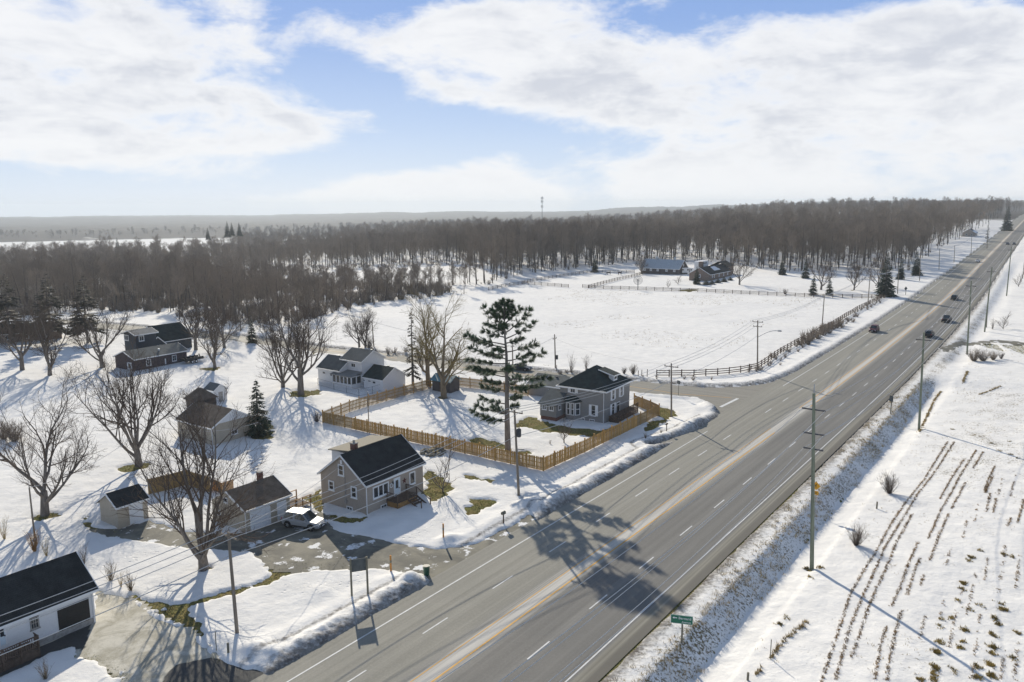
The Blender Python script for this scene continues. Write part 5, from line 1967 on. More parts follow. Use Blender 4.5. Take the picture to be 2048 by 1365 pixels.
# roof dormer on the highway side
mb = MB().mat(MT['white'])
mb.box((3.0, .3, 6.55), (.9, 1.3, .95))
dm = part(h, 'dormer', mb)
mb = MB().mat(MT['glass'])
mb.box((3.44, .3, 6.62), (.06, .8, .5))
mb.obj('pane', parent=dm)
mb = MB().mat(MT['roof_green'])
mb.slab([(3.75, -.9, 6.95), (3.75, 1.5, 6.95), (.9, 1.5, 7.75), (.9, -.9, 7.75)], (0, 0, .1))
part(h, 'dormer_roof', mb)
mb = MB().mat(MT['white'])
mb.bar((3.78, -.9, 7.0), (3.78, 1.5, 7.0), .06, .16)
mb.bar((3.78, -.93, 7.0), (.95, -.93, 7.78), .06, .16)
part(h, 'dormer_fascia', mb)
# bay window
mb = MB().mat(MT['siding_grey'])
yb = -h.W / 2
B4 = [(-2.9, yb), (-2.35, yb - .85), (-.85, yb - .85), (-.3, yb)]
mb.slab([(x, y, .15) for x, y in B4], (0, 0, 3.05))
part(h, 'bay', mb)
mb = MB().mat(MT['roof_green'])
q = [(-3.3, yb, 3.15), (-2.6, yb - 1.2, 3.15), (-.6, yb - 1.2, 3.15), (.1, yb, 3.15)]
mb.add(q + [(-2.2, yb, 3.95), (-1.0, yb, 3.95)], [(0, 1, 4), (1, 2, 5, 4), (2, 3, 5), (3, 2, 1, 0)])
part(h, 'bay_roof', mb)


def bay_pane(p0, p1):
    a, b_ = Vector((*p0, 0)), Vector((*p1, 0))
    d = (b_ - a).normalized()
    nrm = Vector((d.y, -d.x, 0))
    c = (a + b_) / 2 + nrm * .03
    w_ = (b_ - a).length
    ang = math.atan2(d.y, d.x)
    fr = MB().mat(MT['white'])
    up_ = Vector((0, 0, 1))
    hw, z0, z1 = min(w_ / 2 - .06, .5), .95, 2.95
    for sg in (-1, 1):
        fr.box(c + d * sg * (hw - .06) + up_ * (z0 + z1) / 2, (.12, .1, z1 - z0), ang)
    for zz in (z0 + .06, (z0 + z1) / 2, z1 - .06):
        fr.box(c + up_ * zz, (2 * hw - .24, .09, .1), ang)
    f = part(h, 'window', fr)
    g = MB().mat(MT['glass'])
    g.box(c + up_ * (z0 + z1) / 2 - nrm * .01, (2 * hw - .22, .05, z1 - z0 - .2), ang)
    g.obj('pane', parent=f)


bay_pane(B4[0], B4[1])
bay_pane((-2.35, yb - .85), (-1.6, yb - .85))
bay_pane((-1.6, yb - .85), (-.85, yb - .85))
bay_pane(B4[2], B4[3])
# lean-to wing on brick piers
mb = MB().mat(MT['siding_grey'])
x0, x1, y0, y1 = -6.0, -3.05, -7.5, -4.0
V8 = [(x0, y0, .75), (x1, y0, .75), (x1, y1, .75), (x0, y1, .75), (x0, y0, 2.75), (x1, y0, 2.75), (x1, y1, 4.3), (x0, y1, 4.3)]
mb.add(V8, [(0, 1, 5, 4), (1, 2, 6, 5), (2, 3, 7, 6), (3, 0, 4, 7), (4, 5, 6, 7), (3, 2, 1, 0)])
part(h, 'wing_wall', mb)
mb = MB().mat(MT['brick'])
mb.box(((x0 + x1) / 2, (y0 + y1) / 2 + .05, .2), (x1 - x0 - .1, y1 - y0 - .2, 1.1))
part(h, 'wing_foundation', mb)
mb = MB().mat(MT['roof_grey'])
mb.slab([(x0 - .3, y0 - .35, 2.64), (x1 + .25, y0 - .35, 2.64), (x1 + .25, y1, 4.36), (x0 - .3, y1, 4.36)], (0, 0, .1))
part(h, 'wing_roof', mb)
sv = (h.L, h.W, h.cx, h.cy)
h.L, h.W, h.cx, h.cy = x1 - x0, y1 - y0, (x0 + x1) / 2, (y0 + y1) / 2
for uu in (-5.2, -3.9):
    h.window('f', (uu, 2.2, .82, .8), None, 2, 1)
h.window('r', (-6.4, 2.2, .75, .8), None, 1, 1)
h.L, h.W, h.cx, h.cy = sv
# side deck
for i in range(11):
    mb = MB().mat(MT['deck'])
    mb.box((4.1 + i * .15, .6, 1.0), (.135, 7.6, .05))
    part(h, 'deck_board', mb)
for i in range(5):
    mb = MB().mat(MT['deck'])
    mb.box((5.66, -3.15 + i * 1.87, .95), (.1, .1, 2.0))
    part(h, 'deck_post', mb)
mb = MB().mat(MT['deck'])
for zz in (1.2, 1.9):
    mb.bar((5.66, -3.2, zz), (5.66, 4.4, zz), .06, .06)
for i in range(44):
    mb.box((5.7, -3.1 + i * .17, 1.55), (.03, .04, .7))
part(h, 'deck_railing', mb)
mb = MB().mat(MT['deck'])
for zz in np.arange(.1, .95, .16):
    mb.box((5.62, .6, zz), (.03, 7.6, .13))
    mb.box((4.9, -3.2, zz), (1.5, .03, .13))
part(h, 'deck_skirt', mb)
grey_house = h

# --- grey garage behind it
h = House('garage', 'low grey garage with grey roof behind the grey house', 'garage', 7.65, 141.74, -33, 6.6, 7.3, 2.24, 3.4)
h.block(MT['siding_grey'])
h.gable_roof(MT['roof_grey'], MT['white'], o=.3, og=.25)
h.window('f', (1096.6, 779), (1102.6, 784), 1, 1)
for xx in (-1.2, 1.0):
    part(h, 'roof_vent', MB().mat(MT['dark_metal']).box((xx, -.8, 3.3), (.3, .3, .35)))

# --- teal roofed shed in the yard
x_, y_ = ground(891, 786)
h = House('shed', 'dark wooden shed with teal metal roof in the yard corner', 'shed', x_, y_ + 1.2, -33, 4.2, 2.8, 2.3, 3.1)
h.block(MT['siding_brown'])
h.gable_roof(MT['roof_teal'], None, o=.35, og=.3)
h.door('f', (.2, 1.0, 1.2, 1.9), None, MT['deck'], 'shed_door', frame=False)

# --- the farm
h = House('barn', 'dark grey barn with ribbed metal roof at the wood edge', 'barn', 74.2, 388, -35.5, 20, 10, 3.1, 6.9)
h.block(MT['siding_brown'])
h.gable_roof(MT['roof_metal'], MT['white'], o=.4, og=.4)
for i, uu in enumerate((-9, -7.9, -4.6, -1.0, 3.6, 7.6)):
    h.window('f', (uu, 2.1, 1.1, 1.0), None, 2, 1, bar=.2, glass=MT['concrete'])
h.door('r', (-2.2, 1.3, 2.2, 2.6), None, MT['black'], 'barn_door', frame=False, handle=False)
h.window('r', (0, 4.6, 1.1, 1.1), None, 1, 1, bar=.2)
for xx in (-4, 5.5):
    mb = MB().mat(MT['roof_metal'])
    mb.box((xx, 0, 7.3), (.9, .9, .9))
    mb.add([(xx - .6, -.6, 7.75), (xx + .6, -.6, 7.75), (xx + .6, .6, 7.75), (xx - .6, .6, 7.75), (xx, 0, 8.3)], [(0, 1, 4), (1, 2, 4), (2, 3, 4), (3, 0, 4), (3, 2, 1, 0)])
    part(h, 'cupola', mb)
h = House('house', 'brown brick ranch house with dark snow patched roof', 'house', 90.2, 360.2, 54.5, 27, 9.5, 3.0, 5.7)
h.block(MT['tan_brick'])
h.gable_roof(MT['roof_black'], MT['white'], o=.5, og=.4)
for uu in (-10.5, -8.2, -2.5, 3.0, 8.0):
    h.window('f', (uu, 2.1, .9, 1.7), None, 1, 2, bar=.2)
h.window('l', (0, 2.1, 1.0, 1.5), None, 1, 2, bar=.15)
mb = MB().mat(MT['snow_lump'])
mb.slab([(-5.0, -3.4, 3.95), (2.2, -3.4, 3.95), (1.2, -1.0, 5.33), (-3.6, -1.0, 5.33)], (0, 0, .16))
part(h, 'roof_snow', mb)
mb = MB().mat(MT['tan_brick'])
mb.box((-4.2, 3.2, 4.0), (2.2, 1.4, 7.4))
part(h, 'chimney', mb)
mb = MB().mat(MT['tan_brick'])
mb.box((17, 1.5, 2.1), (9, 8, 5.0))
part(h, 'side_wing', mb)
mb = MB().mat(MT['roof_black'])
mb.slab([(12.2, -3.0, 4.4), (22, -3.0, 4.4), (22, 1.5, 6.6), (12.2, 1.5, 6.6)], (0, 0, .15))
mb.slab([(12.2, 1.5, 6.6), (22, 1.5, 6.6), (22, 6.0, 4.4), (12.2, 6.0, 4.4)], (0, 0, .15))
part(h, 'wing_roof', mb)
mb = MB().mat(MT['white'])
mb.box((2.3, 5.7, 3.9), (9, 3.0, 7.2))
part(h, 'upper_storey', mb)
h.cy, sv = 0, h.W
h.W = 7.5 - 2 * .05
for i in range(4):
    part(h, 'clerestory_pane', MB().mat(MT['glass']).box((-.4 + i * 1.5, 4.18, 6.6), (.7, .06, 1.0)))
h.W = sv
for i, (px, py, s_) in enumerate(((1412, 571, 1.2), (1424, 570, 1.0), (1436, 567, 1.0), (1448, 565, 1.1), (1460, 562, .9))):
    o = link('shrub', SPRUCE[0][1], None, P(px, py))
    o.scale = (s_ * .8, s_ * .8, s_ * .22)
    o.rotation_euler = (0, 0, i * 1.3)
    tag(o, ['leftmost clipped evergreen shrub under the ranch house wall', 'second clipped evergreen shrub along the ranch house wall', 'middle clipped evergreen shrub under the ranch windows', 'fourth clipped evergreen shrub along the ranch wall', 'last clipped evergreen shrub at the far end of the ranch wall'][i], 'shrub', 'clipped shrubs along the ranch wall')
h = House('bungalow', 'distant bungalow with snowy gable beside the highway', 'house', 362, 634, 54.5, 14, 9, 3, 6)
h.block(MT['siding_taupe'])
h.gable_roof(MT['roof_black'], MT['white'], o=.5, og=.4)
h.window('l', (1.5, 1.6, 1.6, 1.3), None, 2, 1, bar=.15)
h.window('l', (-2.0, 1.6, 1.2, 1.3), None, 2, 1, bar=.15)
mb = MB().mat(MT['snow_lump'])
mb.slab([(-7.3, -4.7, 2.85), (7.3, -4.7, 2.85), (7.3, -2.5, 4.4), (-7.3, -2.5, 4.4)], (0, 0, .3))
part(h, 'roof_snow', mb)
h = House('house', 'long low house with dark roof behind the left edge trees', 'house', -130, 203, 30, 24, 8, 2.6, 4.4)
h.block(MT['tan_brick'])
h.gable_roof(MT['roof_black'], MT['white'], o=.5, og=.4)
for uu in (-8, -4, 0, 4, 8):
    h.window('f', (uu, 1.5, 1.3, 1.1), None, 2, 1, bar=.12)

# ------------------------------------------------------------------ fences
def rail_fence(label, pts, post_gap=2.9, hgt=1.35, rails=3, stub=True):
    q = [Vector((*ground(*p), 0)) for p in pts]
    root = empty('rail_fence', on(q[0].x, q[0].y), 0, label, 'fence')
    o3 = root.location
    pm = MB().mat(MT['rail_wood']).box((0, 0, hgt / 2 - .1), (.16, .16, hgt + .35)).mesh('fence_post')
    P_ = []
    for a, b in zip(q[:-1], q[1:]):
        n = max(1, round((b - a).length / post_gap))
        P_ += [a + (b - a) * i / n for i in range(n)]
    P_.append(q[-1])
    P3 = [on(p.x, p.y) for p in P_]
    rg_ = random.Random(len(P_))
    for p in P3:
        o = link('post', pm, root, p - o3)
        o.rotation_euler = (rg_.gauss(0, .03), rg_.gauss(0, .03), rg_.uniform(0, .4))
    rm = {}
    for a, b in zip(P3[:-1], P3[1:]):
        d = b - a
        L = round(d.length, 1)
        if L not in rm:
            rm[L] = MB().mat(MT['rail_wood']).box((L / 2, 0, 0), (L + .1, .06, .15)).mesh('fence_rail')
        for k in range(rails):
            o = link('rail', rm[L], root, a - o3 + Vector((0, 0, hgt * (k + .75) / rails + rg_.gauss(0, .02))))
            o.rotation_euler = (0, -math.atan2(d.z + rg_.gauss(0, .03), d.xy.length), math.atan2(d.y, d.x))
    return root


rail_fence('dark rail fence running along the highway and round the field corner', [(1313.3, 756.8), (1387.6, 755.5), (1435, 752.9), (1481, 747.6), (1515.5, 739.7), (1567, 705.4), (1609, 683), (1672, 648.7), (1714.5, 622.4), (1763, 598.6)])
rail_fence('dark rail fence crossing the field in front of the farm', [(1763, 598.6), (1646, 597.3), (1553.7, 593.4), (1431, 586.8), (1275.6, 581.5), (1190, 578.8), (1165, 577)], 3.4)
rail_fence('dark rail fence left of the gate gap, bending along the wood', [(1137, 576.6), (1095.6, 573.2), (1044, 569.8), (976.6, 582)], 3.4)
rail_fence('dark rail fence of the left side of the paddock', [(1044, 569.8), (1066, 564), (1120, 555.5), (1174, 547.4)], 3.6)
rail_fence('dark rail fence between the paddock and the farm lawn', [(1176.5, 577.7), (1240, 561), (1300, 546.8)], 3.6)
rail_fence('dark rail fence at the back of the paddock under the wood', [(1174, 547.4), (1220, 547), (1268.6, 547)], 3.8)

# picket fence round the yard
root = empty('picket_fence', P(1087, 945), 0, 'new cedar picket fence enclosing the yard of the grey house', 'fence')
o3 = root.location.copy()
post_m = MB().mat(MT['cedar']).box((0, 0, .92), (.14, .14, 2.3)).mat(MT['cedar']).box((0, 0, 2.09), (.18, .18, .05)).mesh('fence_post')
pick_m = MB().mat(MT['cedar'])
pick_m.add([(-.08, -.012, .08), (.08, -.012, .08), (.08, .012, .08), (-.08, .012, .08), (-.08, -.012, 1.82), (.08, -.012, 1.82), (.08, .012, 1.82), (-.08, .012, 1.82), (0, -.012, 1.92), (0, .012, 1.92)],
           [(3, 2, 1, 0), (0, 1, 5, 8, 4), (2, 3, 7, 9, 6), (1, 2, 6, 5), (3, 0, 4, 7), (5, 6, 9, 8), (7, 4, 8, 9)])
pick_m = pick_m.mesh('picket')
rest = MB().mat(MT['cedar_old'])
count = 0
RUNS = [([(1087, 945), (845, 892), (735, 867.5), (646, 848)], .185, True), ([(1087, 945), (1150, 917), (1240, 873), (1318, 832)], .20, True),
        ([(1318, 832), (1268, 813)], .17, True), ([(646, 848), (700, 826), (790, 799), (862, 779)], .15, False), ([(918, 775), (985, 783), (1056, 795)], .2, True)]
near_pk = []
for pts, gap, single in RUNS:
    q = [Vector((*ground(*p), 0)) for p in pts]
    for a, b in zip(q[:-1], q[1:]):
        L = (b - a).length
        n = max(1, round(L / 2.45))
        rz = math.atan2(b.y - a.y, b.x - a.x)
        side = Vector((-math.sin(rz), math.cos(rz), 0))
        for i in range(n + 1):
            if i == n and b is not q[-1]:
                continue
            p = a + (b - a) * i / n
            o = link('post', post_m, root, on(p.x, p.y, .05) - o3)
            o.rotation_euler = (0, 0, rz)
        for i in range(n):
            p0, p1 = a + (b - a) * i / n, a + (b - a) * (i + 1) / n
            z0, z1 = top(p0.x, p0.y), top(p1.x, p1.y)
            for zz in (.45, 1.05, 1.6):
                mb = MB().mat(MT['cedar'])
                mb.bar(Vector((p0.x, p0.y, z0 + zz)) - o3, Vector((p1.x, p1.y, z1 + zz)) - o3, .05, .10)
                mb.obj('rail', parent=root)
            m = int((p1 - p0).length / gap)
            for k in range(m):
                f = (k + .5) / m
                p = p0 + (p1 - p0) * f + side * (.045 if pts[0][0] != 1087 or pts[-1][0] < 1000 else -.045) * (-1 if k % 2 and not single else 1)
                near_pk.append((p.length, Vector((p.x, p.y, z0 + (z1 - z0) * f - .03)) - o3, rz))
near_pk.sort(key=lambda e: e[0])
rp = random.Random(4)
for i, (dist, loc, rz) in enumerate(near_pk):
    if i < 300:
        o = link('picket', pick_m, root, loc)
        o.rotation_euler = (rp.gauss(0, .012), rp.gauss(0, .012), rz)
    else:
        rest.box(loc + Vector((0, 0, .95)), (.14, .024, 1.78 + rp.uniform(-.03, .03)), rz)
o = rest.obj('picket_run', parent=root)
o['kind'] = 'stuff'

# board fence behind the small shed
root = empty('board_fence', P(374, 975), 0, 'weathered solid board fence behind the small beige shed', 'fence')
o3 = root.location.copy()
bm = MB().mat(MT['cedar_old']).box((0, 0, .95), (.15, .03, 2.0)).mesh('board')
pm = MB().mat(MT['cedar_old']).box((0, 0, 1.0), (.1, .1, 2.3)).mesh('board_fence_post')
for pts in ([(298, 992), (374, 973)], [(374, 973), (422, 990)]):
    a, b = [Vector((*ground(*p), 0)) for p in pts]
    rz = math.atan2(b.y - a.y, b.x - a.x)
    n = int((b - a).length / .155)
    for i in range(n):
        p = a + (b - a) * (i + .5) / n
        o = link('board', bm, root, on(p.x, p.y, .05) - o3)
        o.rotation_euler = (0, 0, rz)
    for i in range(0, n + 1, 14):
        p = a + (b - a) * i / n + Vector((math.sin(rz), -math.cos(rz), 0)) * .07
        link('post', pm, root, on(p.x, p.y, .1) - o3)
root = empty('wood_screen', P(442, 990), 0, 'short fresh wood fence corner behind the two door garage', 'fence')
o3 = root.location.copy()
bm2 = MB().mat(MT['deck_new']).box((0, 0, .7), (.15, .03, 1.5)).mesh('screen_board')
for pts in ([(424, 982), (444, 992)], [(444, 992), (468, 984)]):
    a, b = [Vector((*ground(*p), 0)) for p in pts]
    rz = math.atan2(b.y - a.y, b.x - a.x)
    n = int((b - a).length / .18)
    for i in range(n):
        p = a + (b - a) * (i + .5) / n
        o = link('board', bm2, root, on(p.x, p.y, .05) - o3)
        o.rotation_euler = (0, 0, rz)

# small deck between garage and taupe house
root = empty('deck', (*ground(606, 1012), float(base(*ground(606, 1012)))), math.radians(54.5), 'small wooden deck with open rails between garage and taupe house', 'deck')
for i in range(14):
    mb = MB().mat(MT['deck'])
    mb.box((-1.9 + i * .17, .2, .45), (.155, 2.6, .05))
    mb.obj('deck_board', parent=root)
for (xx, yy) in ((-1.9, -1.1), (-.9, -1.1), (.2, -1.1), (.35, 1.5), (-.8, 1.5), (-1.9, 1.5)):
    mb = MB().mat(MT['deck_new'])
    mb.box((xx, yy, .7), (.11, .11, 1.7))
    mb.obj('post', parent=root)
mb = MB().mat(MT['deck_new'])
for yy in (-1.1, 1.5):
    mb.bar((-1.95, yy, 1.5), (.4, yy, 1.5), .14, .05)
    mb.bar((-1.95, yy, .75), (.4, yy, .75), .05, .09)
mb.obj('handrail', parent=root)

# chain-link fence by the white house
root = empty('chain_link_fence', P(696, 800), 0, 'thin grey chain link fence in front of the white house', 'fence')
o3 = root.location.copy()
pp = [P(*q) for q in ((636, 772), (668, 782), (693, 788), (718, 795), (745, 790), (765, 783))]
for p in pp:
    mb = MB().mat(MT['dark_metal'])
    mb.tube([p - o3 - Vector((0, 0, .2)), p - o3 + Vector((0, 0, 1.35))], .035, 6)
    mb.obj('post', parent=root)
mb = MB().mat(MT['dark_metal'])
for a, b in zip(pp[:-1], pp[1:]):
    for zz in (.1, 1.28):
        mb.tube([a - o3 + Vector((0, 0, zz)), b - o3 + Vector((0, 0, zz))], .022, 5)
mb.obj('rail', parent=root)
mb = MB().mat(MT['metal_grey'])
for a, b in zip(pp[:-1], pp[1:]):
    L = (b - a).length
    n = int(L / .45)
    for i in range(-2, n + 1):
        for sg in (1, -1):
            f0, f1 = i / n, (i + 2.6) / n
            z0, z1 = (.12, 1.26) if sg > 0 else (1.26, .12)
            c0, c1 = max(0, f0), min(1, f1)
            if c1 <= c0:
                continue
            lz = lambda f: z0 + (z1 - z0) * (f - f0) / (f1 - f0)
            mb.tube([a + (b - a) * c0 - o3 + Vector((0, 0, lz(c0))), a + (b - a) * c1 - o3 + Vector((0, 0, lz(c1)))], .006, 3, False)
mb.obj('wire_mesh', parent=root)
for i, (a, b, hh) in enumerate(((( 1113, 745), (1109, 733), 1.4), ((1141, 747), (1140, 740), 1.2), ((1178, 755), (1177, 745), 1.3), ((1294, 757), (1294, 744), 1.5), ((1283, 756), (1283, 745), 1.3), ((1276, 757), (1276, 747), 1.2))):
    p = P(*a)
    mb = MB().mat(MT['rail_wood'])
    mb.tube([(0, 0, -.3), (0.05, 0, hh)], [.08, .07], 6)
    o = mb.obj('fence_post')
    o.location = p
    tag(o, ['old fence post beside the side road pole', 'old fence post between the two thin roadside shrubs', 'old fence post behind the grey house roof ridge', 'old fence post nearest the end of the rail fence', 'second old fence post from the rail fence end', 'third old fence post from the rail fence end'][i], 'post', 'old posts along the side road')


# ------------------------------------------------------------------ poles, arms and wires
POLE_TOP = {}


def pole(key, b, t_px, label, m='pole', arms=(), r0=.17, group=None, extra=None, line_az=RD_AZ):
    p = P(*b)
    # height and lean from the photographed top
    x, y = p.x, p.y
    d = ray(*t_px)
    k = math.hypot(x, y) / math.hypot(d.x, d.y)
    tp = Vector((0, 0, CAM_H)) + d * k
    tp = Vector((x + (tp.x - x) * .75, y + (tp.y - y) * .75, tp.z))
    H = tp.z - p.z
    root = empty('utility_pole', p, 0, label, 'pole', group)
    L = tp - p
    mb = MB().mat(MT[m])
    mb.tube([Vector((0, 0, -.5)), L * .5, L], [r0, r0 * .84, r0 * .68], 10)
    mb.obj('shaft', parent=root)
    perp = Vector((math.cos(line_az), -math.sin(line_az), 0))
    ends = []
    for (dz, wd, kind) in arms:
        c = L * (1 - dz / H)
        am = MB().mat(MT['pole'] if kind != 'steel' else MT['dark_metal'])
        am.bar(c - perp * wd / 2, c + perp * wd / 2, .10, .12)
        a = am.obj('crossarm', parent=root)
        n = 3 if kind == 'wood3' else 2
        for i in range(n):
            f = -1 + 2 * i / (n - 1)
            ic = c + perp * wd / 2 * f * .92
            im = MB().mat(MT['insul'])
            if kind == 'steel':
                im.tube([ic, ic + perp * f * .55], [.07, .10], 7)
                ic = ic + perp * f * .5
            else:
                im.tube([ic + Vector((0, 0, .05)), ic + Vector((0, 0, .28))], [.06, .05], 7)
                ic = ic + Vector((0, 0, .3))
            im.obj('insulator', parent=a)
            ends.append(p + ic)
    if not arms:
        im = MB().mat(MT['insul'])
        im.tube([L, L + Vector((0, 0, .35))], [.05, .04], 6)
        im.obj('insulator', parent=root)
        ends.append(p + L)
    POLE_TOP[key] = (ends, p, L, root)
    return root


pole('R1', (1624, 1140), (1622, 787), 'tall green grey utility pole nearest on the right field edge', 'pole_green', ((1.55, 1.15, 'steel'), (3.9, .95, 'steel'), (5.4, .8, 'steel')), .21, 'tall poles on the right of the highway')
r_ = POLE_TOP['R1'][3]
mb = MB().mat(MT['metal_grey'])
mb.tube([POLE_TOP['R1'][2], POLE_TOP['R1'][2] + Vector((0, 0, .9))], .05, 6)
mb.obj('top_pin', parent=r_)
pole('R2', (1838, 860), (1846, 665), 'second tall pole on the right, below the ditch bend', 'pole_green', ((1.2, 1.2, 'steel'),), .2, 'tall poles on the right of the highway')
pole('R3', (1934, 710), (1941, 562), 'third tall pole on the right, rising from the brown shrub clump', 'pole_green', ((1.2, 1.2, 'steel'),), .2, 'tall poles on the right of the highway')
pole('R4', (1969, 665), (1985, 535), 'fourth tall pole on the right, the taller of the close pair', 'pole_green', ((1.2, 1.2, 'steel'),), .2, 'tall poles on the right of the highway')
pole('R4b', (1972.5, 656), (1976, 588), 'short pole standing close beside the fourth tall pole', 'pole', (), .17)
pole('R5', (2013, 593), (2023, 494), 'fifth tall pole on the right, beyond the close pair', 'pole_green', ((1.2, 1.2, 'steel'),), .2, 'tall poles on the right of the highway')
pole('R6', (2045, 558), (2049, 522), 'short pole cut by the right frame edge', 'pole', (), .17)
pole('L1', (475, 1275), (455, 1065), 'leaning utility pole on the snow bank nearest the camera, left of the highway', 'pole', ((.35, 2.4, 'wood3'),), .16)
pole('L2', (1038, 995), (1026, 820), 'utility pole with transformer between the pine and the highway', 'pole', ((.3, 2.3, 'wood3'),), .17)
pole('L3', (1343, 835), (1341.5, 727), 'utility pole at the corner of the two roads', 'pole', ((.55, 2.4, 'wood3'),), .16)
pole('L4', (1515, 742), (1514, 641), 'utility pole carrying the street lamp at the field corner', 'pole', ((.35, 2.2, 'wood3'), (1.3, 1.8, 'wood3')), .17)
pole('L5', (1644, 655), (1649, 592), 'plain pole rising out of the roadside hedge', 'pole', (), .16)
pole('L6', (1735, 617), (1741, 547), 'plain pole just before the fence corner', 'pole', (), .16)
pole('L7', (1795, 589), (1797, 538), 'pole right of the big corner spruce', 'pole', (), .16)
pole('L8', (1839, 563), (1840, 508), 'pale pole before the dark spruces at the wood', 'pole', (), .16)
pole('L9', (1878, 541), (1878.5, 497), 'pole at the wood edge left of the white car', 'pole', (), .16)
pole('L10', (1908, 526), (1909, 492), 'thin distant pole before the bungalow', 'pole', (), .16)
pole('L11', (1942, 512), (1943, 474), 'distant pole in front of the bungalow gable', 'pole', (), .16)
pole('L12', (1974, 498), (1975, 460), 'distant pole right of the bungalow', 'pole', (), .16)
pole('S1', (1111, 741), (1108.5, 669), 'pole on the side road behind the grey house', 'pole', ((.9, 1.6, 'wood2'),), .16, None, None, math.radians(-60))
pole('S2', (1026, 748), (1024.5, 690), 'pole half hidden behind the old pine', 'pole', ((.4, 1.2, 'wood2'),), .16, None, None, math.radians(-60))
pole('S3', (748, 696), (743, 643), 'pole on the side road behind the white house', 'pole', (), .16)
pole('Y1', (738.5, 867), (735, 789), 'thin grey pole inside the picket fence on its left side', 'pole', (), .09)
pole('W1', (70, 1080), (58.5, 976), 'short leaning pole above the rust reeds at the left', 'pole', (), .11)

# fittings
e, p, L, r_ = POLE_TOP['L2']
mb = MB().mat(MT['dark_metal'])
c = L * .74 + Vector((.38, -.15, 0))
mb.tube([c + Vector((0, 0, -.5)), c + Vector((0, 0, -.42)), c + Vector((0, 0, .42)), c + Vector((0, 0, .5))], [.2, .27, .27, .2], 10)
mb.tube([c + Vector((0, 0, .5)), c + Vector((.05, 0, .75))], .05, 5)
mb.obj('transformer', parent=r_)
mb = MB().mat(MT['dark_metal'])
mb.bar(L * .55, L * .55 + Vector((.9, -.2, 0)), .06, .06)
mb.obj('bracket', parent=r_)
e, p, L, r_ = POLE_TOP['S1']
mb = MB().mat(MT['dark_metal'])
c = L * .32 + Vector((.35, -.1, 0))
mb.tube([c + Vector((0, 0, -.45)), c + Vector((0, 0, .45))], .25, 9)
mb.obj('transformer', parent=r_)
e, p, L, r_ = POLE_TOP['L4']
mb = MB().mat(MT['metal_grey'])
a0 = L * .66
perp = Vector((NX, NY, 0))
pts = [a0 + perp * (3.9 * f) + Vector((0, 0, 1.7 * math.sin(f * PI / 2))) for f in np.linspace(0, 1, 9)]
mb.tube(pts, [.06] * 9, 7)
arm = mb.obj('lamp_arm', parent=r_)
mb = MB().mat(MT['metal_grey'])
q = pts[-1]
mb.tube([q, q + perp * .25, q + perp * .75, q + perp * .95], [.07, .17, .15, .05], 8)
mb.obj('lamp_head', parent=arm)


def wire(label, pts, sag=0.9, r=.012, group=None, n=14):
    r *= 1.9
    mb = MB().mat(MT['wire'])
    out = []
    for a, b in zip(pts[:-1], pts[1:]):
        a, b = Vector(a), Vector(b)
        for i in range(n):
            f = i / n
            out.append(a + (b - a) * f - Vector((0, 0, 4 * sag * f * (1 - f))))
    out.append(Vector(pts[-1]))
    o3 = out[0].copy()
    mb.tube([q - o3 for q in out], r, 4)
    o = mb.obj('power_line')
    o.location = o3
    return tag(o, label, 'power line', group)


def chain(keys, idx, label, sag=.9, r=.012, group=None, first=None):
    pts = [POLE_TOP[k][0][min(idx, len(POLE_TOP[k][0]) - 1)] for k in keys]
    if first is not None:
        pts = [first] + pts
    return wire(label, pts, sag, r, group)


RG = 'power lines over the right side of the highway'
e1 = POLE_TOP['R1'][0]
step = Vector((POLE_TOP['R2'][1] - POLE_TOP['R1'][1]).xy.to_3d()) * -1.0
for k, (i, lab) in enumerate(((0, 'power line from the left end of the top arm of the nearest tall pole'), (1, 'power line from the right end of the top arm of the nearest tall pole'),
                              (2, 'power line from the left end of the middle arm of the nearest tall pole'), (3, 'power line from the right end of the middle arm of the nearest tall pole'), (4, 'power line from the bottom arm of the nearest tall pole'))):
    pts = [e1[i] + step + Vector((0, 0, -.3)), e1[i]]
    for kk in ('R2', 'R3', 'R4', 'R5'):
        en = POLE_TOP[kk][0]
        pts.append(en[i % 2] - Vector((0, 0, (0, 2.3, 3.8)[i // 2])) if i < 2 or True else en[0])
    wire(lab, pts, 1.0, .013, RG)
LG = 'power lines between the poles left of the highway'
l1 = POLE_TOP['L1'][0]
step = Vector((POLE_TOP['L2'][1] - POLE_TOP['L1'][1]).xy.to_3d())
for i, lab in enumerate(('left wire of the line on the poles left of the highway', 'middle wire of the line on the poles left of the highway', 'right wire of the line on the poles left of the highway')):
    pts = [l1[i] - step * 1.05 + Vector((0, 0, 1.0)), l1[i]]
    for kk in ('L2', 'L3', 'L4'):
        pts.append(POLE_TOP[kk][0][i])
    for kk in ('L5', 'L6', 'L7', 'L8', 'L9', 'L10', 'L11', 'L12'):
        pts.append(POLE_TOP[kk][0][0] + Vector((NX, NY, 0)) * (i - 1) * .25)
    wire(lab, pts, .8, .015, LG)
wire('low communication cable on the poles left of the highway', [l1[1] - step - Vector((0, 0, 1.2)), l1[1] - Vector((0, 0, 1.9)), POLE_TOP['L2'][0][1] - Vector((0, 0, 3.2)), POLE_TOP['L3'][0][1] - Vector((0, 0, 2.6)), POLE_TOP['L4'][0][1] - Vector((0, 0, 3.2))], .8, .018)
wire('service cable from the pole to the gable of the taupe house', [POLE_TOP['L1'][0][0] - Vector((0, 0, .6)), taupe.root.matrix_basis @ Vector(taupe.at('l', .35, 5.0, .1))], .5, .013)
wire('power line along the side road from corner pole to pine', [POLE_TOP['L3'][0][0], POLE_TOP['S1'][0][0], POLE_TOP['S2'][0][0], POLE_TOP['S3'][0][0]], 1.0, .014)
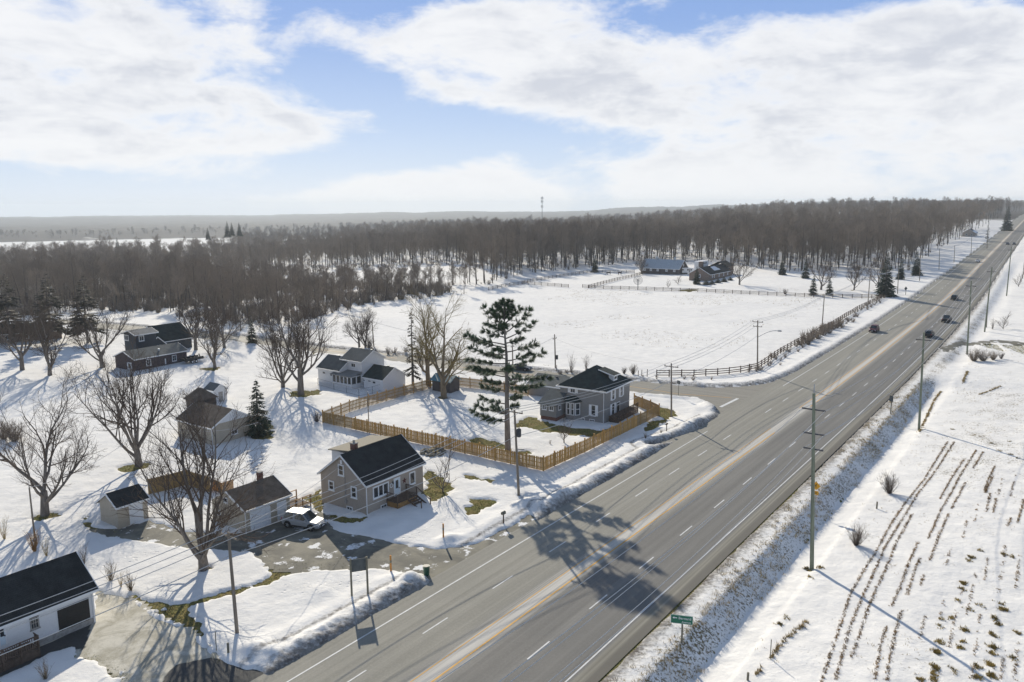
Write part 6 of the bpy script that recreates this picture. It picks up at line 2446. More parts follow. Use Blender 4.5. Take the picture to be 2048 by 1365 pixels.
wire('cable across the left yard from the short leaning pole to the garage', [POLE_TOP['W1'][0][0], Vector((*ground(300, 912), 4.6)), Vector((*ground(520, 905), 4.4))], 1.2, .014)


# ------------------------------------------------------------------ signs and roadside furniture
def text_mesh(s, size, m, name, depth=.004, align='LEFT'):
    cu = bpy.data.curves.new(name, 'FONT')
    cu.body = s
    cu.size = size
    cu.align_x = align
    cu.extrude = depth
    tmp = bpy.data.objects.new(name, cu)
    COL.objects.link(tmp)
    dg = bpy.context.evaluated_depsgraph_get()
    me = bpy.data.meshes.new_from_object(tmp.evaluated_get(dg))
    bpy.data.objects.remove(tmp)
    bpy.data.curves.remove(cu)
    me.materials.clear()
    me.materials.append(m)
    return me


p = P(1362, 1289)
root = empty('street_sign', p, math.radians(-14), 'green street name sign with white lettering on the verge', 'sign')
mb = MB().mat(MT['sign_post']).box((0.05, .06, .9), (.14, .12, 2.2))
mb.obj('post', parent=root)
mb = MB().mat(MT['sign_green']).box((0, -.02, 2.02), (1.70, .03, .72))
bd = mb.obj('sign_board', parent=root)
mb = MB().mat(MT['white'])
for sg in (-1, 1):
    mb.box((0, -.037, 2.02 + sg * .345), (1.68, .006, .018))
    mb.box((sg * .838, -.037, 2.02), (.018, .006, .69))
mb.add([(-.72, -.04, 2.13), (-.58, -.04, 2.04), (-.58, -.04, 2.22)], [(0, 1, 2)])
mb.box((-.48, -.04, 2.13), (.24, .004, .065))
mb.obj('sign_marking', parent=bd)
for s_, sz, xx, zz in (('Bernard', .30, -.26, 2.04), ('Avenue', .225, .0, 1.76)):
    o = link('lettering', text_mesh(s_, sz, MT['white'], 'sign_lettering', .004), bd, (xx, -.042, zz))
    o.rotation_euler = (PI / 2, 0, 0)

p = P(1630, 1010)
root = empty('warning_sign', p, math.radians(-38), 'yellow diamond warning sign with a small yellow tab on the ditch bank', 'sign')
mb = MB().mat(MT['metal_grey']).tube([(0, .04, -.4), (0, .04, 2.7)], .035, 6)
mb.obj('post', parent=root)
s2 = .52
mb = MB().mat(MT['sign_yellow']).slab([(0, -.01, 2.15 - s2), (s2, -.01, 2.15), (0, -.01, 2.15 + s2), (-s2, -.01, 2.15)], (0, -.02, 0))
bd = mb.obj('sign_board', parent=root)
mb = MB().mat(MT['black'])
mb.box((0, -.035, 2.15), (.06, .004, .5))
mb.bar((0, -.035, 2.1), (-.2, -.035, 2.28), .06, .006, (0, -1, 0))
mb.obj('sign_marking', parent=bd)
mb = MB().mat(MT['sign_yellow']).box((0, -.02, 1.30), (.62, .02, .46))
b2 = mb.obj('sign_tab', parent=root)
mb = MB().mat(MT['black'])
for i, wd_ in enumerate((.36, .42)):
    mb.box((0, -.034, 1.38 - i * .15), (wd_, .004, .05))
mb.obj('sign_marking', parent=b2)

p = P(1781, 830)
root = empty('road_sign', p, math.radians(-70), 'narrow road sign seen edge on by the ditch', 'sign')
MB().mat(MT['sign_post']).box((0, 0, 1.3), (.12, .12, 3.4)).obj('post', parent=root)
MB().mat(MT['sign_back']).box((0, -.08, 2.55), (.75, .03, .95)).obj('sign_board', parent=root)
p = P(1811, 592)
root = empty('road_sign', p, math.radians(20), 'grey back of a diamond sign beyond the big corner spruce', 'sign')
MB().mat(MT['sign_post']).box((0, 0, 1.0), (.12, .12, 2.4)).obj('post', parent=root)
MB().mat(MT['sign_back']).slab([(0, .08, 1.6), (.75, .08, 2.35), (0, .08, 3.1), (-.75, .08, 2.35)], (0, .03, 0)).obj('sign_board', parent=root)
p = P(1356.5, 797)
root = empty('road_sign', p, math.radians(60), 'leaning sign pole in a snow heap at the road corner', 'sign')
root.rotation_euler = (0.1, -.10, math.radians(40))
MB().mat(MT['sign_post']).tube([(0, 0, -.4), (0, 0, 2.9)], .05, 6).obj('post', parent=root)
MB().mat(MT['sign_back']).box((0, .06, 2.6), (.08, .6, .6)).obj('sign_board', parent=root)

a, b = P(704, 1199), P(736, 1194)
root = empty('sign_board', (a + b) / 2, math.atan2(b.y - a.y, b.x - a.x), 'big blank sign board on two wooden posts, seen from behind', 'sign')
w_ = (b - a).length
for sg in (-1, 1):
    MB().mat(MT['sign_post']).box((sg * w_ / 2, 0, 1.5), (.16, .18, 3.9)).obj('post', parent=root)
MB().mat(MT['sign_back']).box((0, .07, 2.75), (w_ + .1, .05, 1.15)).obj('board', parent=root)

for (px, py, hh, label) in ((782, 1146, 1.55, 'orange wooden post on the snow bank at the drive mouth'), (887, 1085, 1.45, 'orange brown post standing at the end of the ploughed bank')):
    mb = MB().mat(MT['orange_post']).box((0, 0, hh / 2 - .1), (.15, .15, hh + .2))
    mb.mat(MT['sign_post']).box((0, 0, hh * .62), (.16, .16, .28))
    o = mb.obj('marker_post')
    o.location = P(px, py)
    tag(o, label, 'post')
p = P(1007, 1052)
root = empty('mailbox', p, math.radians(54), 'brown mailbox on a post by the highway bank', 'mailbox')
MB().mat(MT['rail_wood']).box((0, 0, .5), (.1, .1, 1.5)).obj('post', parent=root)
mb = MB().mat(MT['sign_post'])
mb.tube([(-.26, 0, 1.22), (.26, 0, 1.22)], .15, 10)
mb.box((0, 0, 1.12), (.52, .3, .16))
mb.obj('box', parent=root)
p = P(1333, 868)
root = empty('mailbox', p, math.radians(54), 'small mailbox by the snow bank near the corner', 'mailbox')
MB().mat(MT['rail_wood']).box((0, 0, .4), (.1, .1, 1.3)).obj('post', parent=root)
mb = MB().mat(MT['rail_wood'])
mb.tube([(-.24, 0, 1.1), (.24, 0, 1.1)], .13, 9)
mb.obj('box', parent=root)
p = P(853, 1151)
root = empty('waste_bin', p, 0.4, 'dark green barrel bin standing at the drive mouth', 'bin')
mb = MB().mat(MT['bin'])
mb.tube([(0, 0, 0), (0, 0, .9)], [.26, .31], 14)
mb.tube([(0, 0, .88), (0, 0, .94)], .335, 14)
mb.obj('body', parent=root)
MB().mat(MT['black']).tube([(0, 0, .90), (0, 0, .96)], .28, 14).obj('opening', parent=root)
for (px, py, hh, label) in ((433, 1305, 1.6, 'thin brown stake by the leaning pole at the drive'), (457, 1312, .8, 'short thin stake right of the brown stake'), (1753, 1020, .85, 'weathered wooden stake on the field edge between the round shrubs'),
                            (1495, 1365, .6, 'stub of a post cut by the bottom frame edge'), (1540, 1322, 1.6, 'thin grey rod at the end of a dead grass row')):
    mb = MB().mat(MT['sign_post'])
    mb.tube([(0, 0, -.3), (0.02, 0, hh)], .035 if hh > 1 else .09, 6)
    o = mb.obj('stake')
    o.location = P(px, py)
    tag(o, label, 'stake')

# fire ring of stones with a log heap
p = P(866, 909)
root = empty('fire_pit', p, 0, 'ring of dark field stones with heaped logs beside the picket fence', 'fire pit')
rs = random.Random(6)
for i in range(26):
    a = 2 * PI * i / 15 + rs.gauss(0, .1)
    rr = 1.5 if i < 15 else rs.uniform(.1, .95)
    sz = rs.uniform(.28, .5)
    mb = MB().mat(MT['stone'])
    vs = []
    for (lat, nn) in ((-.5, 5), (.25, 6), (.8, 3)):
        for k in range(nn):
            b_ = 2 * PI * k / nn + rs.uniform(-.2, .2)
            c_ = math.cos(lat) * sz * rs.uniform(.8, 1.2)
            vs.append((math.cos(b_) * c_, math.sin(b_) * c_, math.sin(lat) * sz * .8))
    bmv = [Vector(v) for v in vs]
    import bmesh
    bm_ = bmesh.new()
    for v in bmv:
        bm_.verts.new(v)
    bmesh.ops.convex_hull(bm_, input=bm_.verts)
    me = bpy.data.meshes.new('fire_stone')
    bm_.to_mesh(me)
    bm_.free()
    me.materials.append(MT['stone'])
    link('stone', me, root, (math.cos(a) * rr, math.sin(a) * rr, .1 + (.0 if i < 15 else .18)))
for i in range(7):
    a = rs.uniform(0, PI)
    mb = MB().mat(MT['straw'])
    mb.tube([(-.8 * math.cos(a), -.8 * math.sin(a), .3), (.7 * math.cos(a), .7 * math.sin(a), .5 + .1 * rs.random())], .09, 6)
    mb.obj('log', parent=root)

# mesh dish on a post
p = P(1275.6, 581.5)
root = empty('satellite_dish', p, 0, 'large mesh satellite dish on a post behind the field fence', 'satellite dish')
MB().mat(MT['dark_metal']).tube([(0, 0, -.3), (0, 0, 3.6)], .13, 8).obj('post', parent=root)
mb = MB().mat(MT['dark_metal'])
R_ = 1.75
dv = lambda r, a: (r * math.cos(a), .5 * (1 - (r / R_) ** 2), 3.9 + r * math.sin(a))
for k in range(18):
    a = 2 * PI * k / 18
    mb.tube([dv(r, a) for r in (0.05, .6, 1.2, R_)], .028, 4, False)
for r in (.45, .9, 1.35, R_):
    mb.tube([dv(r, 2 * PI * k / 24) for k in range(25)], .03 if r < R_ else .055, 4, False)
mb.obj('reflector', parent=root)
mb = MB().mat(MT['dark_metal'])
for a in (.6, 2.7, 4.7):
    mb.tube([dv(1.6, a), (0, -1.5, 3.9)], .025, 4)
mb.tube([(0, -1.65, 3.9), (0, -1.3, 3.9)], .12, 7)
mb.obj('feed_horn', parent=root)

# cell tower on the skyline
p = Vector((*ground(1084, 452), 0))
p = Vector((p.x, p.y, float(base(p.x, p.y))))
k = p.xy.length / 1593
Ht = (452 - 394) * k
root = empty('cell_tower', p, 0, 'distant cell tower rising above the wood', 'tower')
mb = MB().mat(MT['dark_metal'])
for a in (0, 2.09, 4.19):
    mb.tube([(2.2 * math.cos(a), 2.2 * math.sin(a), 0), (.6 * math.cos(a), .6 * math.sin(a), Ht)], .35, 5)
for i in range(14):
    z0, z1 = Ht * i / 14, Ht * (i + 1) / 14
    for a in (0, 2.09, 4.19):
        r0_, r1_ = 2.2 - 1.6 * i / 14, 2.2 - 1.6 * (i + 1) / 14
        mb.tube([(r0_ * math.cos(a), r0_ * math.sin(a), z0), (r1_ * math.cos(a + 2.09), r1_ * math.sin(a + 2.09), z1)], .18, 4)
mb.obj('mast', parent=root)
for zz, rr in ((.93, 3.6), (.82, 3.3), (.65, 2.8)):
    mb = MB().mat(MT['metal_grey'])
    for k in range(6):
        a = 2 * PI * k / 6
        mb.box((rr * math.cos(a), rr * math.sin(a), Ht * zz), (.9, .9, Ht * .075), a)
        mb.bar((0, 0, Ht * zz), (rr * math.cos(a), rr * math.sin(a), Ht * zz), .4, .4)
    mb.obj('antenna_array', parent=root)
    

# ------------------------------------------------------------------ vehicles
def paint(name, col, metal=.2):
    return mat(name, col, .42, .35, metal, var=.05, scale=2)


PAINT = dict(silver=paint('silver_paint', (.30, .31, .315), .1), red=paint('dark_red_paint', (.10, .012, .014)), black=paint('black_paint', (.018, .02, .022)),
             navy=paint('navy_paint', (.02, .03, .045)), white=paint('white_car_paint', (.72, .73, .74), 0), green=paint('dark_green_paint', (.02, .035, .03)))
WHEEL = {}


def vehicle(label, cat, loc, heading, col, kind='suv', name='car'):
    """X forward; body, cabin, panes, wheels, lamps"""
    L, Wd, hb, ht = dict(suv=(4.7, 1.86, 1.02, 1.72), sedan=(4.7, 1.80, .92, 1.45), pickup=(5.6, 1.95, 1.1, 1.85))[kind]
    root = empty(name, loc, heading, label, cat)
    x0, x1, hw = -L / 2, L / 2, Wd / 2
    pm = PAINT[col]

    def ring(x, w_, zb, zt, tuck):
        return [(x, -w_ * .9, zb), (x, -w_, zb + .16), (x, -w_, zt - .16), (x, -w_ * tuck, zt), (x, w_ * tuck, zt), (x, w_, zt - .16), (x, w_, zb + .16), (x, w_ * .9, zb)]

    st = [(x0, hw * .86, .42, hb - .10, .86), (x0 + .10, hw * .95, .32, hb, .9), (x0 + .9, hw, .26, hb + .02, .93), (0, hw, .24, hb, .94), (x1 - 1.25, hw, .26, hb - .02, .92), (x1 - .35, hw * .95, .28, hb - .13, .88), (x1 - .06, hw * .86, .34, hb - .24, .84), (x1, hw * .80, .42, hb - .34, .82)]
    vs, fs = [], []
    for s_ in st:
        vs += ring(*s_)
    n = 8
    for i in range(len(st) - 1):
        for k in range(n):
            fs.append((i * n + k, (i + 1) * n + k, (i + 1) * n + (k + 1) % n, i * n + (k + 1) % n))
    fs += [tuple(range(n)), tuple((len(st) - 1) * n + k for k in range(n - 1, -1, -1))]
    # greenhouse
    if kind == 'suv':
        cb = (x0 + .15, x0 + .55, x1 - 2.05, x1 - 1.22)
    elif kind == 'sedan':
        cb = (x0 + .65, x0 + 1.35, x1 - 2.15, x1 - 1.25)
    else:
        cb = (-.35, -.15, x1 - 2.25, x1 - 1.45)
    wb, wt = hw * .93, hw * .76
    ca = [(cb[0], wb, hb - .03), (cb[1], wt, ht), (cb[2], wt, ht), (cb[3], wb, hb - .06)]
    b = len(vs)
    A, B_, C_, D_ = ca
    mid = (B_[0] + C_[0]) / 2
    top_ = [(B_[0], -wt, ht - .03), (mid, -wt, ht + .03), (C_[0], -wt, ht - .02), (C_[0], wt, ht - .02), (mid, wt, ht + .03), (B_[0], wt, ht - .03)]
    low_ = [(A[0], -wb, A[2]), (mid, -wb, A[2]), (D_[0], -wb, D_[2]), (D_[0], wb, D_[2]), (mid, wb, A[2]), (A[0], wb, A[2])]
    vs += low_ + top_
    fs += [(b, b + 1, b + 7, b + 6), (b + 1, b + 2, b + 8, b + 7), (b + 2, b + 3, b + 9, b + 8), (b + 3, b + 4, b + 10, b + 9), (b + 4, b + 5, b + 11, b + 10), (b + 5, b, b + 6, b + 11), (b + 6, b + 7, b + 10, b + 11), (b + 7, b + 8, b + 9, b + 10)]
    mb = MB().mat(pm)
    mb.add(vs, fs)
    mb.mat(MT['black'])
    for sg in (-1, 1):
        mb.box((0, sg * (hw + .005), .36), (L * .52, .03, .16))
    if kind == 'pickup':
        mb.mat(MT['black']).box((x0 + 1.15, 0, hb + .0), (2.1, Wd * .78, .03))
    body = mb.obj('body', parent=root, smooth=False)
    bv = body.modifiers.new('edge', 'BEVEL')
    bv.width, bv.segments, bv.angle_limit = .05, 2, math.radians(35)

    def pane(name, q, c):
        q = [Vector(v) for v in q]
        ctr = sum(q, Vector()) / 4
        q = [ctr + (v - ctr) * c for v in q]
        nrm = (q[1] - q[0]).cross(q[2] - q[0]).normalized()
        mb = MB().mat(MT['carglass'])
        mb.slab([v + nrm * .004 for v in q], nrm * .02)
        mb.obj(name, parent=root)

    pane('windshield', [low_[2], low_[3], top_[3], top_[2]], .86)
    pane('rear_window', [low_[5], low_[0], top_[0], top_[5]], .84)
    for sg in (0, 1):
        if sg == 0:
            pane('side_window', [low_[1], low_[2], top_[2], top_[1]], .80)
            pane('side_window', [low_[0], low_[1], top_[1], top_[0]], .80)
        else:
            pane('side_window', [low_[3], low_[4], top_[4], top_[3]], .80)
            pane('side_window', [low_[4], low_[5], top_[5], top_[4]], .80)
    r = .37 if kind != 'sedan' else .33
    if r not in WHEEL:
        mb = MB().mat(MT['rubber'])
        ang = [2 * PI * k / 16 for k in range(16)]
        prof = [(-.11, r * .62), (-.12, r * .94), (-.07, r), (.07, r), (.12, r * .94), (.11, r * .62)]
        vs = [(rr * math.cos(a), y_, rr * math.sin(a)) for a in ang for (y_, rr) in prof]
        fs = [(i * 6 + k, ((i + 1) % 16) * 6 + k, ((i + 1) % 16) * 6 + k + 1, i * 6 + k + 1) for i in range(16) for k in range(5)]
        mb.add(vs, fs)
        t_ = mb.mesh('tyre', smooth=True)
        mb = MB().mat(MT['rim'])
        mb.tube([(0, -.085, 0), (0, .085, 0)], r * .22, 8)
        for k in range(5):
            a = 2 * PI * k / 5
            for y_ in (-.08, .08):
                mb.bar((0, y_, 0), (r * .62 * math.cos(a), y_, r * .62 * math.sin(a)), .09, .03, (0, 1, 0))
        mb.tube([(0, -.03, 0), (0, .03, 0)], r * .63, 16)
        WHEEL[r] = (t_, mb.mesh('wheel_rim'))
    for sx in (x0 + .88, x1 - .95):
        for sg in (-1, 1):
            w_ = link('wheel', WHEEL[r][0], root, (sx, sg * (hw - .09), r))
            link('rim', WHEEL[r][1], w_)
            arch = MB().mat(MT['black'])
            arch.tube([(sx, sg * (hw - .06), r + .02), (sx, sg * (hw + .012), r + .02)], r + .07, 16)
            arch.obj('wheel_arch', parent=root)
            w_.location.y = sg * (hw - .045)
    for sg in (-1, 1):
        MB().mat(MT['lamp']).box((x1 - .10, sg * hw * .66, hb - .34), (.16, .36, .2)).obj('headlight', parent=root)
        MB().mat(MT['red_lamp']).box((x0 + .06, sg * hw * .78, hb - .16), (.12, .2, .32)).obj('taillight', parent=root)
        mb = MB().mat(pm)
        mb.box((cb[3] - .32, sg * (hw + .08), hb + .1), (.14, .18, .14))
        mb.obj('mirror', parent=root)
    mb = MB().mat(MT['black'])
    mb.box((x1 - .01, 0, hb - .42), (.06, Wd * .45, .26))
    mb.box((x1 - .03, 0, .36), (.08, Wd * .66, .14))
    mb.obj('grille', parent=root)
    mb = MB().mat(MT['white'])
    mb.box((x1 + .03, 0, .50), (.02, .4, .12))
    mb.obj('licence_plate', parent=root)
    mb = MB().mat(MT['black'])
    mb.box((x0 + .05, 0, .42), (.14, Wd * .82, .18))
    mb.obj('bumper', parent=root)
    return root


UP = PI / 2 - RD_AZ            # heading away along the highway


def road_pt(px, py):
    x, y = ground(px, py)
    return Vector((x, y, float(base(x, y)) + .055))


x_, y_ = ground(609, 1054)
vehicle('silver suv parked on the gravel beside the two door garage', 'car', Vector((x_, y_, float(base(x_, y_)) + .04)), math.radians(-20), 'silver', 'suv', 'parked_car')
vehicle('dark red suv coming down the near left lane', 'car', road_pt(1748, 664), UP + PI, 'red', 'suv', 'moving_car')
vehicle('black suv in the right lane behind the second tall pole', 'car', road_pt(1858, 674), UP, 'black', 'suv', 'moving_car')
vehicle('black pickup truck ahead in the right lane', 'truck', road_pt(1893, 644), UP, 'black', 'pickup', 'moving_truck')
vehicle('dark green car in the inner right lane further up the hill', 'car', road_pt(1909, 600), UP, 'green', 'suv', 'moving_car')
vehicle('white car coming down the highway in the distance', 'car', road_pt(1955, 525), UP + PI, 'white', 'sedan', 'moving_car')
vehicle('left one of two dark cars side by side in the far distance', 'car', road_pt(2015, 490), UP + PI, 'navy', 'sedan', 'moving_car')
vehicle('right one of two dark cars side by side in the far distance', 'car', road_pt(2028, 490), UP + PI, 'black', 'sedan', 'moving_car')
x_, y_ = ground(1042, 741)
vehicle('dark blue car on the side road behind the old pine', 'car', Vector((x_, y_, float(base(x_, y_)) + .05)), math.radians(-28), 'navy', 'sedan', 'moving_car')

# dark trailer beside the charcoal outbuilding
x_, y_ = ground(384, 727)
root = empty('utility_trailer', (x_, y_, float(base(x_, y_)) + .15), math.radians(55), 'dark flatbed trailer with white wheels right of the charcoal outbuilding', 'trailer')
mb = MB().mat(PAINT['black'])
mb.box((0, 0, .75), (4.6, 2.0, .18))
for sg in (-1, 1):
    mb.box((0, sg * .98, 1.05), (4.6, .06, .5))
mb.box((-2.27, 0, 1.05), (.06, 2.0, .5))
mb.obj('bed', parent=root)
mb = MB().mat(PAINT['black'])
mb.bar((2.3, .6, .7), (3.7, 0, .6), .1, .1)
mb.bar((2.3, -.6, .7), (3.7, 0, .6), .1, .1)
mb.obj('drawbar', parent=root)
for xx in (-.6, .35):
    for sg in (-1, 1):
        MB().mat(MT['rubber']).tube([(xx, sg * .98, .4), (xx, sg * 1.2, .4)], .38, 14).obj('wheel', parent=root)
        MB().mat(MT['white']).tube([(xx, sg * 1.2, .4), (xx, sg * 1.23, .4)], .2, 12).obj('hub', parent=root)
mb = MB().mat(MT['deck'])
for i in range(4):
    mb.bar((-1.6 + i * 1.1, -.7, .95), (-1.0 + i * 1.1, .7, 1.5), .2, .2)
mb.obj('load', parent=root)

# white travel trailer by the barn
x_, y_ = ground(1372, 549)
root = empty('travel_trailer', (x_, y_, float(base(x_, y_)) + .2), math.radians(-2), 'white travel trailer parked between the barn and the ranch house', 'trailer')
mb = MB().mat(MT['white'])
pf = [(-3.6, .55), (3.1, .55), (3.7, 1.4), (3.3, 2.9), (-3.4, 2.95), (-3.6, 2.4)]
mb.slab([(x, -1.2, z) for x, z in pf], (0, 2.4, 0))
mb.obj('body', parent=root)
for xx, ww in ((-2.0, 1.4), (.6, .7), (2.2, .6)):
    MB().mat(MT['glass']).box((xx, -1.22, 2.05), (ww, .05, .65)).obj('window', parent=root)
MB().mat(MT['concrete']).box((1.4, -1.22, 1.6), (.65, .05, 1.8)).obj('door', parent=root)
for xx in (-.7, .1):
    MB().mat(MT['rubber']).tube([(xx, -1.2, .35), (xx, -.95, .35)], .35, 12).obj('wheel', parent=root)
mb = MB().mat(MT['dark_metal'])
mb.bar((3.2, 0, .5), (4.6, 0, .45), .12, .12)
mb.obj('drawbar', parent=root)


# horses in the paddock
def horse(label, loc, rz, head_down):
    root = empty('horse', loc, rz, label, 'horse')
    S = Segs()
    neck = [(.62, 0, 1.25), (.95, 0, 1.55), (1.15, 0, 1.75)] if not head_down else [(.62, 0, 1.2), (1.0, 0, .95), (1.2, 0, .5)]
    sp = [(-.75, 0, 1.22), (-.35, 0, 1.18), (.1, 0, 1.15), (.5, 0, 1.2)] + neck
    rd = [.22, .31, .30, .30, .24, .15, .13]
    V, E2, Rr = list(sp), [(i, i + 1) for i in range(6)], list(rd)
    hd = (neck[-1][0] + .38, 0, neck[-1][2] - .22) if not head_down else (neck[-1][0] + .25, 0, .22)
    V.append(hd); E2.append((6, 7)); Rr.append(.085)
    for (ix, sx, legs) in ((0, -.72, [(0.02, .85), (-.12, .55), (-.02, .04)]), (3, .5, [(0, .75), (.02, .42), (.0, .04)])):
        for sg in (-1, 1):
            prev = ix
            for (dx_, zz), rr in zip(legs, (.13, .075, .06)):
                V.append((sx + dx_, sg * .19, zz)); Rr.append(rr)
                E2.append((prev, len(V) - 1)); prev = len(V) - 1
    V.append((-1.0, 0, 1.15)); Rr.append(.05); E2.append((0, len(V) - 1))
    V.append((-1.08, 0, .65)); Rr.append(.08); E2.append((len(V) - 2, len(V) - 1))
    me = bpy.data.meshes.new('horse_body')
    me.from_pydata(V, E2, [])
    me.materials.append(MT['horse'])
    o = link('body', me, root)
    sk = o.modifiers.new('skin', 'SKIN')
    for v, rr in zip(me.skin_vertices[0].data, Rr):
        v.radius = (rr, rr)
    me.skin_vertices[0].data[1].use_root = True
    o.modifiers.new('sub', 'SUBSURF').levels = 1
    return root


horse('dark horse grazing at the back of the paddock', P(1217, 551), 2.9, True)
horse('dark horse standing with raised head right of the grazing one', P(1240, 551), .3, False)

# ------------------------------------------------------------------ the woods
def to_px(x, y, z):
    v = np.column_stack([x, y, z - CAM_H])
    f_ = v @ np.array(fwd)
    return 1024 + FPX * (v @ np.array(rt)) / f_, 682.5 - FPX * (v @ np.array(up)) / f_, f_


FRONT = np.array([(-400, 590), (-80, 588), (200, 574), (400, 560), (540, 553), (650, 545), (760, 534), (860, 530), (930, 531), (975, 545), (990, 566), (1012, 559), (1060, 547), (1130, 542), (1200, 534),
                  (1290, 524), (1380, 525), (1450, 528), (1520, 541), (1600, 546), (1680, 543), (1750, 543), (1800, 544), (1840, 548), (1872, 537), (1915, 519), (1950, 503), (1990, 484), (2012, 470), (2040, 458), (2300, 440)], float)
NEARW = polyg([(-260, 640), (-80, 636), (60, 634), (180, 626), (300, 628), (420, 652), (520, 662), (600, 650), (651, 634), (700, 623), (768, 608), (846, 601), (915, 587), (896, 579), (860, 572), (780, 570), (680, 570), (600, 566), (540, 558), (400, 566), (200, 580), (-260, 600)])
ROWW = polyg([(862, 582), (930, 578), (992, 570), (984, 561), (930, 566), (862, 570)])
rg = np.random.default_rng(12)
cand = []
for r0_, r1_, sp in ((200, 560, 5.5), (560, 900, 9), (900, 1500, 17), (1500, 2700, 28)):
    na = int(math.radians(84) * (r0_ + r1_) / 2 / sp)
    nr = int((r1_ - r0_) / sp)
    R, A = np.meshgrid(np.arange(nr) * sp + r0_, np.radians(np.linspace(-44, 40, na)), indexing='ij')
    R = (R + rg.uniform(-.48, .48, R.shape) * sp).ravel()
    A = (A + rg.uniform(-.48, .48, A.shape) * sp / R.reshape(A.shape)).ravel()
    cand.append(np.column_stack([R * np.sin(A), R * np.cos(A)]))
C = np.concatenate(cand)
x, y = C[:, 0], C[:, 1]
z = base(x, y)
s, t_ = st_of(x, y)
px, py, _ = to_px(x, y, z)
front = np.interp(px, FRONT[:, 0], FRONT[:, 1])
r_ = np.hypot(x, y)
a_ = np.degrees(np.arctan2(x, y))
back = (py < front) & ((t_ < -64) | ((t_ > 40) & (s > 520)))
field = (1 - sst(a_, -21.5, -17)) * (r_ > 1040) * (r_ < 2350) + (fbm(x, y, 420, 3, 91) < .40) * (r_ > 1000)
back &= field < .45
back &= (a_ > -12) | (rg.random(len(x)) < .72)
sdn = sdf_fast(x, y, NEARW, 20)
near_ = sdn > 16 * (fbm(x, y, 22, 3, 51) - .62)
row = (sdf_fast(x, y, ROWW, 1) > 0) & (rg.random(len(x)) < .8)
thin = rg.random(len(x)) < np.where(near_, .28 + .40 * sst(sdn, -6, 14), 1.0)
ok = (back | (near_ & thin) | row)
ok &= ~((px > 1270) & (px < 1480) & (r_ < 425))
C = C[ok]
x, y, z, px, r_ = x[ok], y[ok], z[ok], px[ok], r_[ok]
inview = (px > -40) & (px < 2090)
pick = rg.integers(0, 4, len(x))
rot = rg.uniform(0, 2 * PI, len(x))
scl = rg.uniform(.66, 1.16, len(x)) * (.86 + .28 * fbm(x, y, 45, 2, 58)) * np.where(r_ > 900, 1.12, 1.0)
scl = scl * np.where(sdf_fast(x, y, NEARW, 20) > -14, np.interp(np.degrees(np.arctan2(x, y)), [-24, -15], [.80, .54]), 1.0) * np.interp(np.degrees(np.arctan2(x, y)), [0, 9, 22], [.92, .90, .85])
order = np.argsort(np.where(inview, r_ / scl, 1e9))
mine = np.zeros(len(x), bool)
mine[order[:268]] = True
zs = z + np.maximum(0, snow_height(x, y))
LAB = {True: 'bare tree among the trunks of the near wood left of the pasture', False: 'tall bare tree standing in the front rows of the far wood'}
isnear = sdf_fast(x, y, NEARW, 20) > -14
for i in np.nonzero(mine)[0]:
    k = int(pick[i])
    place_tree('wood_tree', *WOOD[k], (x[i], y[i], zs[i]), float(rot[i]), LAB[bool(isnear[i])], 'tree', 'trees of the near wood' if isnear[i] else 'front trees of the far wood', float(scl[i]))


def joined(pair, name):
    V, F, Mi, b = [], [], [], 0
    for j, me in enumerate(pair):
        n = len(me.vertices)
        co = np.empty(n * 3, np.float32)
        me.vertices.foreach_get('co', co)
        lv = np.empty(len(me.loops), np.int32)
        me.loops.foreach_get('vertex_index', lv)
        V.append(co.reshape(-1, 3))
        F.append(lv.reshape(-1, 4) + b)
        Mi.append(np.full(len(F[-1]), j))
        b += n
    return np_mesh(name, np.concatenate(V), np.concatenate(F), [p.materials[0] for p in pair], True, np.concatenate(Mi))


def scatter(name, pts, pick, rot, scl, meshes):
    me = bpy.data.meshes.new(name)
    me.vertices.add(len(pts))
    me.vertices.foreach_set('co', np.asarray(pts, np.float32).ravel())
    for nm, v, ty in (('pick', pick, 'INT'), ('turn', rot, 'FLOAT'), ('size', scl, 'FLOAT')):
        a = me.attributes.new(nm, ty, 'POINT')
        a.data.foreach_set('value', np.asarray(v, np.int32 if ty == 'INT' else np.float32))
    o = link(name, me)
    g = bpy.data.node_groups.new(name, 'GeometryNodeTree')
    g.interface.new_socket('Geometry', in_out='INPUT', socket_type='NodeSocketGeometry')
    g.interface.new_socket('Geometry', in_out='OUTPUT', socket_type='NodeSocketGeometry')
    N = g.nodes.new
    gi, go = N('NodeGroupInput'), N('NodeGroupOutput')
    iop = N('GeometryNodeInstanceOnPoints')
    join = N('GeometryNodeJoinGeometry')
    for m_ in meshes[::-1]:
        src = bpy.data.objects.new(name + '_kind', m_)
        oi = N('GeometryNodeObjectInfo')
        oi.inputs['Object'].default_value = src
        oi.inputs['As Instance'].default_value = True
        g.links.new(oi.outputs['Geometry'], join.inputs[0])

    def named(nm, ty):
        n = N('GeometryNodeInputNamedAttribute')
        n.data_type = ty
        n.inputs['Name'].default_value = nm
        return n.outputs[0]

    g.links.new(gi.outputs[0], iop.inputs['Points'])
    g.links.new(join.outputs[0], iop.inputs['Instance'])
    iop.inputs['Pick Instance'].default_value = True
    g.links.new(named('pick', 'INT'), iop.inputs['Instance Index'])
    cx = N('ShaderNodeCombineXYZ')
    g.links.new(named('turn', 'FLOAT'), cx.inputs[2])
    er = N('FunctionNodeEulerToRotation')
    g.links.new(cx.outputs[0], er.inputs[0])
    g.links.new(er.outputs[0], iop.inputs['Rotation'])
    g.links.new(named('size', 'FLOAT'), iop.inputs['Scale'])
    g.links.new(iop.outputs[0], go.inputs[0])
    md_ = o.modifiers.new('scatter', 'NODES')
    md_.node_group = g
    return tag(o, kind='stuff')


